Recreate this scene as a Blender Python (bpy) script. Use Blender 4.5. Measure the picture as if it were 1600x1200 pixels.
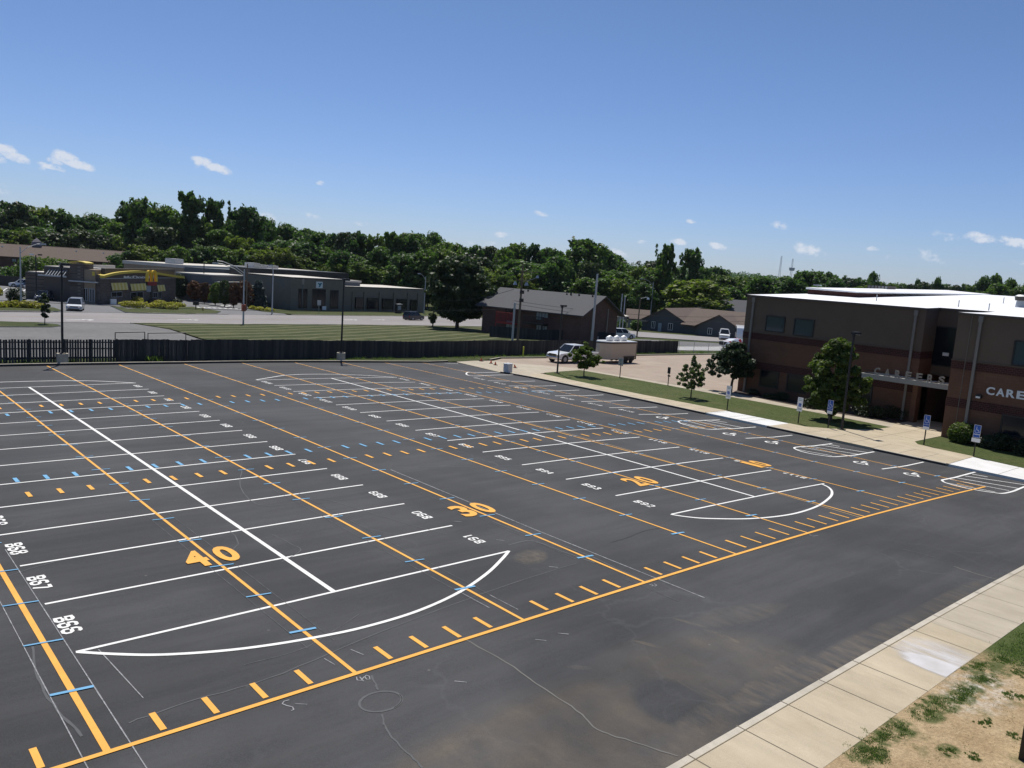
import bpy, bmesh, math, random
import numpy as np
from mathutils import Vector, Matrix
from math import radians, sin, cos, pi
for o in list(bpy.data.objects): bpy.data.objects.remove(o)
SC = bpy.context.scene; COL = SC.collection
rng = np.random.default_rng(7); random.seed(7)
# ------------------------------------------------------------ camera
F_PX = 1232.07; YAW, PIT, ROL = 0.73576, 0.14023, -0.07023
CAM = np.array([-3.34437, -12.769, 8.10753])
cy, sy, cp, sp, cr, sr = cos(YAW), sin(YAW), cos(PIT), sin(PIT), cos(ROL), sin(ROL)
FW = np.array([sy*cp, cy*cp, -sp]); _r = np.array([cy, -sy, 0.]); _d = np.cross(FW, _r)
RT = cr*_r + sr*_d; DN = -sr*_r + cr*_d
cam = bpy.data.cameras.new('camera'); co = bpy.data.objects.new('camera', cam); COL.objects.link(co)
cam.sensor_width = 36; cam.lens = 36*F_PX/1600; cam.clip_start = 0.3; cam.clip_end = 20000
co.matrix_world = Matrix(((RT[0], -DN[0], -FW[0], CAM[0]), (RT[1], -DN[1], -FW[1], CAM[1]), (RT[2], -DN[2], -FW[2], CAM[2]), (0, 0, 0, 1)))
SC.camera = co
# ------------------------------------------------------------ light
SUN_EL = radians(62); SUN_AZ = math.atan2(0.47, 0.88)
SKY_STRENGTH = 0.075; SUN_STRENGTH = 4.2; EXPOSURE = 0.25
SC.view_settings.view_transform = 'Standard'; SC.view_settings.look = 'None'
SC.view_settings.exposure = EXPOSURE; SC.view_settings.gamma = 1
SD = Vector((sin(SUN_AZ)*cos(SUN_EL), cos(SUN_AZ)*cos(SUN_EL), sin(SUN_EL)))
sun = bpy.data.lights.new('sun', 'SUN'); sun.energy = SUN_STRENGTH; sun.angle = radians(0.53); sun.color = (1, 0.955, 0.88)
so = bpy.data.objects.new('sun', sun); COL.objects.link(so); so.location = (0, 0, 60)
so.rotation_euler = SD.to_track_quat('Z', 'Y').to_euler()
W = bpy.data.worlds.new('World'); SC.world = W; W.use_nodes = True
SC.cycles.max_bounces = 6; SC.cycles.transparent_max_bounces = 8; SC.cycles.volume_bounces = 0
def pix_dir(u, v):
    d = FW + (u-800)/F_PX*RT + (v-600)/F_PX*DN
    return d/np.linalg.norm(d)
def build_world():
    nt = W.node_tree; N = nt.nodes; Lk = nt.links; N.clear()
    out = N.new('ShaderNodeOutputWorld'); bg = N.new('ShaderNodeBackground'); bg.inputs['Strength'].default_value = SKY_STRENGTH
    sky = N.new('ShaderNodeTexSky'); sky.sky_type = 'NISHITA'; sky.sun_disc = False
    sky.sun_elevation = SUN_EL; sky.sun_rotation = SUN_AZ
    sky.altitude = 150; sky.air_density = 1.0; sky.dust_density = 0.35; sky.ozone_density = 2.2
    tc = N.new('ShaderNodeTexCoord')
    # fair-weather clouds: soft noise-broken puffs at fixed directions of the sky
    def mth(op, a, b=None):
        m = N.new('ShaderNodeMath'); m.operation = op
        for i, x in enumerate((a, b)):
            if x is None: continue
            if isinstance(x, (int, float)): m.inputs[i].default_value = x
            else: Lk.new(x, m.inputs[i])
        return m.outputs[0]
    nrm = N.new('ShaderNodeVectorMath'); nrm.operation = 'NORMALIZE'; Lk.new(tc.outputs['Generated'], nrm.inputs[0])
    def noise(scale, detail, rough, squash):
        mp = N.new('ShaderNodeMapping'); mp.inputs['Scale'].default_value = (1, 1, squash); Lk.new(nrm.outputs[0], mp.inputs[0])
        n = N.new('ShaderNodeTexNoise'); n.inputs['Scale'].default_value = scale; n.inputs['Detail'].default_value = detail
        n.inputs['Roughness'].default_value = rough; Lk.new(mp.outputs[0], n.inputs['Vector']); return n.outputs['Fac']
    n1 = noise(95, 8, 0.66, 1.5)
    # (u, v, half width px, half height px, strength)
    clouds = [(8,235,17,11,1),(26,246,22,8,1),(-22,238,26,15,.95),(100,246,22,10,1),(122,257,27,7.5,1),(82,261,24,5.5,.85),(66,263,8,4,.6),(84,251,17,7,.7),(317,253,20,9,1),(338,262,26,8.5,1),(318,263,16,7,.6),(0,296,14,9,.6),(125,296,18,4,.3),(502,286,9,5,.8),
      (488,338,16,6,.7),(566,350,14,5,.65),(534,349,10,4,.4),(418,340,18,10,.8),(845,334,17,5,.75),(784,367,14,6,.8),(766,380,16,6,.65),(738,380,16,5,.5),(856,284,7,3,.25),
      (965,395,26,10,.7),(1004,378,11,5,.75),(1078,346,15,4,.7),(1059,378,15,7,1),(1094,396,13,7,.55),(1122,385,18,6,1),(1218,352,15,8,.7),(1262,390,32,11,.85),
      (1223,389,10,5,.45),(1364,388,13,5,.75),(1386,402,30,6,.35),(1452,396,18,8,.65),(1456,405,28,7,.6),(1478,369,30,9,.5),(1532,371,24,9,.95),(1588,379,26,8,1),(1535,394,14,7,.35),(1597,411,18,5,.6),(1362,415,20,5,.25),(1190,405,12,4,.3),(-60,250,26,12,.8),(1680,372,40,12,.8),(1750,330,34,12,.8)]
    tot = None
    for (u, v, a, b, s) in clouds:
        c = pix_dir(u, v); r = np.cross(c, [0, 0, 1]); r /= np.linalg.norm(r); up = np.cross(r, c)
        def dot(vec, k):
            n = N.new('ShaderNodeVectorMath'); n.operation = 'DOT_PRODUCT'; Lk.new(nrm.outputs[0], n.inputs[0])
            n.inputs[1].default_value = tuple(float(x)*k for x in vec); return n.outputs['Value']
        ct, st_ = cos(radians(-11 if a > 14 else 0)), sin(radians(-11 if a > 14 else 0)); r2_, up2 = r*ct+up*st_, up*ct-r*st_
        dx = dot(r2_, F_PX/a); dy = dot(up2, F_PX/b); dz = dot(c, 1)
        r2 = mth('ADD', mth('MULTIPLY', dx, dx), mth('MULTIPLY', dy, dy))
        m = mth('MULTIPLY', mth('SUBTRACT', 1.25, r2), 0.9)
        m = mth('MAXIMUM', m, 0.0); m = mth('MULTIPLY', mth('MINIMUM', m, 1.0), s)
        m = mth('MULTIPLY', m, mth('GREATER_THAN', dz, 0.0))
        tot = m if tot is None else mth('MAXIMUM', tot, m)
    # threshold against noise
    k = mth('ADD', mth('MULTIPLY', tot, 0.74), mth('SUBTRACT', mth('MULTIPLY', n1, 1.7), 1.17))
    mr = N.new('ShaderNodeMapRange'); mr.inputs['From Min'].default_value = 0.0; mr.inputs['From Max'].default_value = 0.42; Lk.new(k, mr.inputs['Value'])
    al = mth('MULTIPLY', mr.outputs[0], mth('MINIMUM', mth('MULTIPLY', tot, 1.3), 0.95))
    hs = N.new('ShaderNodeHueSaturation'); hs.inputs['Saturation'].default_value = 1.0; hs.inputs['Value'].default_value = 1.0
    Lk.new(sky.outputs[0], hs.inputs['Color'])
    tint = N.new('ShaderNodeMix'); tint.data_type = 'RGBA'; tint.blend_type = 'MULTIPLY'; tint.inputs[0].default_value = 1
    Lk.new(hs.outputs[0], tint.inputs[6])
    sp = N.new('ShaderNodeSeparateXYZ'); Lk.new(nrm.outputs[0], sp.inputs[0])
    tm = N.new('ShaderNodeMix'); tm.data_type = 'RGBA'; tm.inputs[6].default_value = SKY_LOW; tm.inputs[7].default_value = SKY_HIGH
    Lk.new(mth('MINIMUM', mth('MAXIMUM', mth('MULTIPLY', sp.outputs[2], 2.2), 0.0), 1.0), tm.inputs[0]); Lk.new(tm.outputs[2], tint.inputs[7])
    mx = N.new('ShaderNodeMix'); mx.data_type = 'RGBA'; Lk.new(al, mx.inputs[0]); Lk.new(tint.outputs[2], mx.inputs[6])
    mx.inputs[7].default_value = CLOUD_COL
    Lk.new(mx.outputs[2], bg.inputs['Color']); Lk.new(bg.outputs[0], out.inputs[0])
SKY_LOW = (.72, .83, 1.20, 1); SKY_HIGH = (.60, .73, .87, 1); CLOUD_COL = (7.6, 8.2, 9.3, 1)
build_world()

# ------------------------------------------------------------ terrain heights (metres)
CC = np.array([-0.19493, -0.15871, 0.08991, 0.16122, -0.1545, -0.12788, 0.08504])
def gz(x, y):
    x = np.asarray(x, float); y = np.asarray(y, float)
    X = np.clip(x, -12, 42.); Yc = np.clip(y, -16, 50.); a = X/20; b = Yc/30
    z = CC[0]*a + CC[1]*b + CC[2]*a*a + CC[3]*a*b + CC[4]*b*b + CC[5]*a**3 + CC[6]*np.maximum(0, a-1.5)**2*4
    z = z - 0.012*np.maximum(0, np.minimum(x, 110)-42) - 0.016*np.maximum(0, np.minimum(y, 150)-50)
    d = np.hypot(x+3, y+12); t = np.clip((d-420)/1300, 0, 1); t = t*t*(3-2*t)
    z = z + t*(24 + 9*np.sin(x*0.0031+1)*np.cos(y*0.0027) + 5*np.sin(x*0.008)*np.sin(y*0.009+2))
    return z
def gzf(x, y): return float(gz(x, y))
def at(u, v, h=0):
    """the ground point under picture direction (u, v)"""
    d = pix_dir(u, v); t = 60.
    for _ in range(80):
        P = CAM + d*t; t = .5*t + .5*(gzf(P[0], P[1])+h-CAM[2])/d[2]
        t = min(t, 3000)
    return CAM + d*t
def far(u, v, D):
    d = pix_dir(u, v); return CAM + d*(D/math.hypot(d[0], d[1]))

# ------------------------------------------------------------ materials
MATS = {}
def lin(c):
    return tuple(((x/255)/12.92 if x/255 <= .04045 else ((x/255+.055)/1.055)**2.4) for x in c)
def mat(name, col, rough=0.8, metal=0.0, noise=None, bump=0.0, spec=0.5, emit=None, trans=None, coat=0):
    if name in MATS: return MATS[name]
    m = bpy.data.materials.new(name); m.use_nodes = True; nt = m.node_tree; b = nt.nodes['Principled BSDF']
    b.inputs['Base Color'].default_value = (*col, 1); b.inputs['Roughness'].default_value = rough; b.inputs['Metallic'].default_value = metal
    b.inputs['Specular IOR Level'].default_value = spec; b.inputs['Coat Weight'].default_value = coat
    if emit: b.inputs['Emission Color'].default_value = (*emit[0], 1); b.inputs['Emission Strength'].default_value = emit[1]
    if noise:
        sc, amt = noise[0], noise[1]
        tc = nt.nodes.new('ShaderNodeTexCoord'); n = nt.nodes.new('ShaderNodeTexNoise'); n.inputs['Scale'].default_value = sc
        n.inputs['Detail'].default_value = 6; n.inputs['Roughness'].default_value = 0.6
        mp = nt.nodes.new('ShaderNodeMapping'); mp.inputs['Scale'].default_value = noise[2] if len(noise) > 2 else (1, 1, 1)
        nt.links.new(tc.outputs['Object'], mp.inputs[0]); nt.links.new(mp.outputs[0], n.inputs['Vector'])
        r = nt.nodes.new('ShaderNodeValToRGB'); r.color_ramp.elements[0].position = .3; r.color_ramp.elements[1].position = .72
        r.color_ramp.elements[0].color = (*[c*(1-amt) for c in col], 1); r.color_ramp.elements[1].color = (*[min(1, c*(1+amt)) for c in col], 1)
        nt.links.new(n.outputs['Fac'], r.inputs[0]); nt.links.new(r.outputs[0], b.inputs['Base Color'])
        if bump:
            bp = nt.nodes.new('ShaderNodeBump'); bp.inputs['Strength'].default_value = bump; nt.links.new(n.outputs['Fac'], bp.inputs['Height'])
            nt.links.new(bp.outputs[0], b.inputs['Normal'])
    MATS[name] = m; return m
class G:
    """small node-graph helper"""
    def __init__(s, name):
        s.m = bpy.data.materials.new(name); s.m.use_nodes = True; s.nt = s.m.node_tree; s.b = s.nt.nodes['Principled BSDF']
        s.tc = s.nt.nodes.new('ShaderNodeTexCoord'); MATS[name] = s.m
    def L(s, a, b): s.nt.links.new(a, b)
    def noise(s, scale, detail=5, rough=.55, stretch=(1, 1, 1), rot=0, loc=(0, 0, 0)):
        mp = s.nt.nodes.new('ShaderNodeMapping'); mp.inputs['Scale'].default_value = stretch; mp.inputs['Rotation'].default_value = (0, 0, rot); mp.inputs['Location'].default_value = loc
        n = s.nt.nodes.new('ShaderNodeTexNoise'); n.inputs['Scale'].default_value = scale; n.inputs['Detail'].default_value = detail; n.inputs['Roughness'].default_value = rough
        s.L(s.tc.outputs['Object'], mp.inputs[0]); s.L(mp.outputs[0], n.inputs['Vector']); return n.outputs['Fac']
    def ramp(s, f, stops):
        r = s.nt.nodes.new('ShaderNodeValToRGB'); e = r.color_ramp.elements
        while len(e) < len(stops): e.new(.5)
        for i, (p, c) in enumerate(stops):
            e[i].position = p; e[i].color = (c, c, c, 1) if isinstance(c, (int, float)) else (*c, 1)
        s.L(f, r.inputs[0]); return r.outputs[0]
    def mix(s, f, a, b, mode='MIX'):
        m = s.nt.nodes.new('ShaderNodeMix'); m.data_type = 'RGBA'; m.blend_type = mode
        for i, x in ((0, f), (6, a), (7, b)):
            if isinstance(x, (int, float)): m.inputs[i].default_value = x
            elif isinstance(x, tuple): m.inputs[i].default_value = (*x, 1)
            else: s.L(x, m.inputs[i])
        return m.outputs[2]
    def math(s, op, a, b=0.):
        m = s.nt.nodes.new('ShaderNodeMath'); m.operation = op
        for i, x in ((0, a), (1, b)):
            if isinstance(x, (int, float)): m.inputs[i].default_value = x
            else: s.L(x, m.inputs[i])
        return m.outputs[0]
    def xyz(s):
        n = s.nt.nodes.new('ShaderNodeSeparateXYZ'); s.L(s.tc.outputs['Object'], n.inputs[0]); return n.outputs
    def blob(s, x0, y0, rx, ry, rot=0):
        """1 inside an ellipse on the ground, falling to 0"""
        o = s.xyz(); c_, s_ = cos(rot), sin(rot)
        dx = s.math('SUBTRACT', o[0], x0); dy = s.math('SUBTRACT', o[1], y0)
        ax = s.math('DIVIDE', s.math('ADD', s.math('MULTIPLY', dx, c_), s.math('MULTIPLY', dy, s_)), rx)
        ay = s.math('DIVIDE', s.math('SUBTRACT', s.math('MULTIPLY', dy, c_), s.math('MULTIPLY', dx, s_)), ry)
        r2 = s.math('ADD', s.math('MULTIPLY', ax, ax), s.math('MULTIPLY', ay, ay))
        return s.math('MAXIMUM', s.math('SUBTRACT', 1., r2), 0.)
    def bump(s, f, st, dist=.05):
        b = s.nt.nodes.new('ShaderNodeBump'); b.inputs['Strength'].default_value = st; b.inputs['Distance'].default_value = dist; s.L(f, b.inputs['Height']); s.L(b.outputs[0], s.b.inputs['Normal'])
    def out(s, c, rough=.85, spec=.5):
        if isinstance(c, tuple): s.b.inputs['Base Color'].default_value = (*c, 1)
        else: s.L(c, s.b.inputs['Base Color'])
        if isinstance(rough, (int, float)): s.b.inputs['Roughness'].default_value = rough
        else: s.L(rough, s.b.inputs['Roughness'])
        s.b.inputs['Specular IOR Level'].default_value = spec; return s.m

def asphalt_mat():
    g = G('sealed asphalt')
    base = g.ramp(g.noise(.22, 6, .6), [(.3, (.036, .0365, .039)), (.7, (.048, .048, .050))])
    streak = g.ramp(g.noise(.9, 5, .65, (.10, 1.6, 1)), [(.35, .84), (.65, 1.16)])
    c = g.mix(1., base, streak, 'MULTIPLY')
    fine = g.mix(1., g.ramp(g.noise(48, 3, .75), [(.3, .66), (.7, 1.34)]), g.ramp(g.noise(9, 5, .7), [(.3, .92), (.7, 1.08)]), 'MULTIPLY')
    c = g.mix(1., c, fine, 'MULTIPLY')
    # old cracks sealed over: slightly lighter veins
    vor = g.nt.nodes.new('ShaderNodeTexVoronoi'); vor.feature = 'DISTANCE_TO_EDGE'; vor.inputs['Scale'].default_value = .26
    wob = g.nt.nodes.new('ShaderNodeMapping'); g.L(g.tc.outputs['Object'], wob.inputs[0])
    nn = g.nt.nodes.new('ShaderNodeTexNoise'); nn.inputs['Scale'].default_value = 1.4; nn.inputs['Detail'].default_value = 4; g.L(wob.outputs[0], nn.inputs['Vector'])
    add = g.nt.nodes.new('ShaderNodeVectorMath'); add.operation = 'MULTIPLY_ADD'; add.inputs[1].default_value = (1.1, 1.1, 0); g.L(nn.outputs['Color'], add.inputs[0]); g.L(g.tc.outputs['Object'], add.inputs[2])
    g.L(add.outputs[0], vor.inputs['Vector'])
    vein = g.ramp(vor.outputs['Distance'], [(0, 1.), (.016, 0.)])
    vm = g.math('MULTIPLY', vein, g.ramp(g.noise(.12, 3), [(.5, 0.), (.62, .45)]))
    c = g.mix(vm, c, (.078, .079, .083))
    # washed-in dirt near the south walk and small stains
    sm = lambda f, k: g.math('MINIMUM', g.math('MULTIPLY', f, k), 1.)
    n = g.ramp(g.noise(.8, 6, .62, (1.2, .55, 1), rot=radians(-8)), [(.30, .25), (.66, 1.)])
    film = sm(g.blob(5.9, -4.5, 4.6, 2.25, radians(2)), 2.2)
    film = g.math('MAXIMUM', film, g.math('MULTIPLY', sm(g.blob(11.2, -3.7, 2.9, 1.5, radians(-18)), 1.6), .7))
    film = g.math('MULTIPLY', g.math('MULTIPLY', film, n), .50)
    tongue = g.math('SUBTRACT', 1., sm(g.blob(9.15, -4.35, 1.0, .85, radians(60)), 2.6))
    film = g.math('MULTIPLY', film, tongue)
    ridge = g.ramp(g.noise(3, 5, .6), [(.3, .35), (.7, 1.)])
    st_ = None
    for (x_, y_, rx, ry, ro, k_) in ((10.05, -4.5, 1.05, .20, -88, .75), (10.8, -2.55, .55, .10, -62, .7), (12.65, -3.2, .6, .13, -82, .7), (11.7, -5.1, 2.2, .42, 4, .55), (15.0, -5.35, 4.5, .42, 0, .6), (20.5, -5.4, 3.5, .3, 0, .35), (9.0, -5.2, 1.6, .45, 8, .5), (14.2, -2.7, 1.8, .5, -10, .3), (12.6, -2.3, .5, .08, -70, .5), (8.6, -2.35, .3, .1, -40, .4)):
        q_ = g.math('MULTIPLY', sm(g.blob(x_, y_, rx, ry, radians(ro)), 1.7), k_); st_ = q_ if st_ is None else g.math('MAXIMUM', st_, q_)
    st_ = g.math('MULTIPLY', st_, g.ramp(g.noise(1.5, 6, .65, (2.4, .6, 1), rot=radians(-14)), [(.38, .1), (.62, 1.)]))
    d4 = g.math('MULTIPLY', sm(g.blob(12.3, 3.15, .75, .5, .4), 1.4), g.ramp(g.noise(6, 4, .7), [(.3, .1), (.7, .7)]))
    dd = g.math('MAXIMUM', g.math('MAXIMUM', film, st_), d4)
    dm = g.math('MULTIPLY', dd, g.ramp(g.noise(22, 4, .7), [(.25, .65), (.7, 1.)]))
    c = g.mix(dm, c, g.ramp(g.noise(1.2, 4), [(.3, (.125, .10, .072)), (.7, (.21, .165, .115))]))
    spk = g.nt.nodes.new('ShaderNodeTexVoronoi'); spk.inputs['Scale'].default_value = 1.1; g.L(g.tc.outputs['Object'], spk.inputs['Vector'])
    sp_ = g.math('MULTIPLY', g.ramp(spk.outputs['Distance'], [(.018, 1.), (.05, 0.)]), g.ramp(g.noise(.5, 2), [(.5, 0.), (.6, .7)]))
    c = g.mix(sp_, c, (.16, .155, .15))
    lane = g.ramp(g.noise(.55, 5, .7, (.18, 1.5, 1), rot=radians(12), loc=(9, 2, 0)), [(.44, 0.), (.60, 1.)])
    c = g.mix(g.math('MULTIPLY', lane, .38), c, (.072, .071, .074))
    pt = g.ramp(g.noise(.16, 3, .5, loc=(4, 0, 0)), [(.42, .80), (.58, 1.08)]); c = g.mix(1., c, pt, 'MULTIPLY')
    # dark tyre scuffs around the loading spot
    sc = g.math('MULTIPLY', g.blob(31.6, 8.8, 3.0, 2.4, .3), g.ramp(g.noise(1.1, 4, .6, (1, 3, 1), rot=.5), [(.5, 0.), (.62, .6)]))
    c = g.mix(sc, c, (.024, .024, .026))
    g.bump(g.noise(70, 3, .7), .35, .01)
    return g.out(c, g.ramp(g.noise(.9, 5, .65, (.10, 1.6, 1)), [(.3, .78), (.7, .92)]), .35)
def concrete_mat(name, a, b, stain=.25, sc=.6, fine=.12):
    g = G(name)
    c = g.ramp(g.noise(sc, 6, .6), [(.3, a), (.7, b)])
    c = g.mix(1., c, g.ramp(g.noise(60, 3, .7), [(.3, 1-fine), (.7, 1+fine)]), 'MULTIPLY')
    c = g.mix(1., c, g.ramp(g.noise(2.2, 5, .7, (1, .25, 1), rot=.1), [(.35, 1-stain*.5), (.65, 1.02)]), 'MULTIPLY')
    g.bump(g.noise(50, 3, .7), .2, .01)
    return g.out(c, .88, .3)
def grass_mat(name, a, b, dry=(.16, .15, .06), dryamt=.35, stripes=None):
    g = G(name)
    c = g.ramp(g.noise(3.5, 7, .7), [(.3, a), (.7, b)])
    c = g.mix(1., c, g.ramp(g.noise(30, 4, .8), [(.25, .55), (.75, 1.5)]), 'MULTIPLY')
    c = g.mix(g.math('MULTIPLY', g.ramp(g.noise(.35, 6, .65), [(.48, 0.), (.7, 1.)]), dryamt), c, dry)
    if stripes:
        o = g.xyz(); ang, per, amt = stripes
        s = g.math('ADD', g.math('MULTIPLY', o[0], cos(ang)), g.math('MULTIPLY', o[1], sin(ang)))
        s = g.math('ADD', s, g.math('MULTIPLY', g.noise(.12, 3), 1.6))
        w = g.math('SINE', g.math('MULTIPLY', s, 2*pi/per))
        c = g.mix(g.math('MULTIPLY', g.math('MAXIMUM', g.math('SUBTRACT', w, .55), 0.), amt), c, (.15, .15, .085))
    g.bump(g.noise(25, 5, .8), .9, .08)
    return g.out(c, .95, .15)
M_ASPH = asphalt_mat()
M_WALK = concrete_mat('tan broom-finished concrete', (.40, .335, .235), (.50, .425, .31))
M_WALK2 = concrete_mat('grey-tan concrete', (.37, .32, .245), (.45, .395, .31))
M_WHITECON = concrete_mat('new white concrete', (.62, .61, .59), (.72, .71, .70), .1)
M_KERB = concrete_mat('kerb concrete', (.42, .38, .31), (.54, .49, .41), .3, 1.5)
M_TANLOT = concrete_mat('old exposed-aggregate concrete', (.30, .235, .185), (.37, .30, .24), .3, .25)
M_ROAD = concrete_mat('worn concrete road', (.225, .208, .205), (.275, .256, .25), .15, .15)
M_GREYLOT = concrete_mat('old grey asphalt', (.13, .127, .125), (.175, .17, .165), .3, .12)
M_MCDLOT = concrete_mat('grey parking asphalt', (.14, .14, .145), (.175, .175, .18), .2, .12)
M_GRASS = grass_mat('mown lawn grass', (.045, .062, .018), (.098, .122, .04), dryamt=.6, dry=(.13, .12, .055))
M_LAWN = grass_mat('striped mown lawn', (.034, .046, .014), (.062, .074, .026), stripes=(radians(118), 3.1, 2.4), dryamt=.45)
M_FIELD = grass_mat('rough grass', (.034, .048, .014), (.072, .085, .03), dryamt=.45, dry=(.12, .11, .055))
M_MULCH = mat('dark bark mulch', (.045, .03, .022), .95, noise=(9, .5), bump=.6)
def paint_mat(name, col, wear=.5, rough=.78):
    g = G(name)
    c = g.ramp(g.noise(1.3, 5, .6), [(.3, tuple(x*.88 for x in col)), (.7, tuple(min(1, x*1.06) for x in col))])
    c = g.mix(1., c, g.ramp(g.noise(60, 3, .75), [(.3, .86), (.7, 1.08)]), 'MULTIPLY')
    w = g.math('MULTIPLY', g.ramp(g.noise(38, 5, .8), [(.60, 0.), (.72, 1.)]), g.math('MULTIPLY', g.ramp(g.noise(.9, 4, .6), [(.35, .25), (.7, 1.)]), wear))
    return g.out(g.mix(w, c, (.07, .07, .07)), rough, .3)
M_YEL = paint_mat('yellow road paint', (.80, .40, .075)); M_YELFAINT = paint_mat('thin yellow road paint', (.36, .24, .12), .9)
M_KERBSHADE = mat('kerb face with painted shade', (.045, .042, .04), .8, noise=(2, .3))  # shade on the kerb's upright face, put into a dark colour
M_WHT = paint_mat('white road paint', (.78, .77, .75), .55); M_BLU = paint_mat('light blue paint', (.16, .38, .60), .6)
M_CHALK = mat('chalk dust', (.27, .27, .28), .95, noise=(8, .45))
M_CHALKF = mat('faint chalk dust', (.105, .105, .11), .95, noise=(5, .4))
M_SEAL = mat('rubbery crack sealer', (.054, .056, .060), .7, noise=(3, .15))
M_BLACKTAR = mat('open crack', (.025, .025, .025), .9)
M_STEEL = mat('galvanised steel', (.42, .44, .46), .5, .6, noise=(3, .12))
M_DKMETAL = mat('dark bronze painted metal', (.022, .021, .020), .45, .2)
M_BLACK = mat('black painted metal', (.012, .012, .013), .5)
M_RUBBER = mat('black rubber', (.02, .02, .02), .85)
M_GLASS = mat('dark window glass', (.010, .014, .020), .12, 0, spec=.35)
M_GLASSB = mat('glass with painted sky reflection', (.022, .050, .072), .05, .1, spec=.8)  # bluish base colour carries a painted reflection of the sky
M_WOODP = mat('weathered pole wood', (.17, .125, .085), .9, noise=(4, .3, (8, 8, .4)), bump=.3)
M_BARK = mat('tree bark', (.085, .065, .045), .95, noise=(5, .35, (3, 3, .6)), bump=.6)
M_CHROME = mat('chrome', (.7, .7, .72), .15, 1)
M_WHITEP = mat('white gloss paint', (.78, .78, .76), .3, coat=.4)
def leaf_mat(name, a, b, trans=.35, rand=.35):
    g = G(name); nt = g.nt
    geo = nt.nodes.new('ShaderNodeNewGeometry'); oi = nt.nodes.new('ShaderNodeObjectInfo')
    c = g.ramp(geo.outputs['Random Per Island'], [(0, a), (1, b)])
    c = g.mix(1., c, g.ramp(oi.outputs['Random'], [(0, (1-rand, 1-rand*.8, 1-rand*.7)), (.5, (1., 1., 1.)), (1, (1+rand*.9, 1+rand*.5, 1-rand*.3))]), 'MULTIPLY')
    g.L(c, g.b.inputs['Base Color']); g.b.inputs['Roughness'].default_value = .55; g.b.inputs['Specular IOR Level'].default_value = .35
    tr = nt.nodes.new('ShaderNodeBsdfTranslucent'); c2 = g.mix(1., c, (1.0, 1.25, .55), 'MULTIPLY'); g.L(c2, tr.inputs['Color'])
    mx = nt.nodes.new('ShaderNodeMixShader'); mx.inputs[0].default_value = trans
    o = nt.nodes['Material Output']; g.L(g.b.outputs[0], mx.inputs[1]); g.L(tr.outputs[0], mx.inputs[2]); g.L(mx.outputs[0], o.inputs[0])
    return g.m
M_LEAF = leaf_mat('woodland leaves', (.042, .085, .026), (.115, .185, .055), .45)
M_LEAFD = leaf_mat('dark maple leaves', (.030, .048, .020), (.075, .108, .044), .25)
M_LEAFY = leaf_mat('yellow-green leaves', (.075, .115, .026), (.17, .22, .055), .45)
M_LEAFG = leaf_mat('ornamental pear leaves', (.045, .075, .015), (.15, .19, .04), .4, 0)
M_LEAFO = leaf_mat('grey-green young leaves', (.06, .09, .035), (.15, .19, .075), .4, .1)
M_LEAFR = leaf_mat('reddish leaves', (.10, .045, .035), (.17, .085, .05), .25)
M_SPRUCE = leaf_mat('blue spruce needles', (.035, .055, .055), (.085, .115, .115), .1)
M_SHRUBY = leaf_mat('golden shrub leaves', (.26, .23, .035), (.46, .40, .08), .4, .1)
M_HEDGE = leaf_mat('dark shrub leaves', (.018, .03, .012), (.05, .07, .025), .15, .15)
M_WEED = leaf_mat('weed blades', (.06, .10, .028), (.17, .22, .075), .5, 0)

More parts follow.
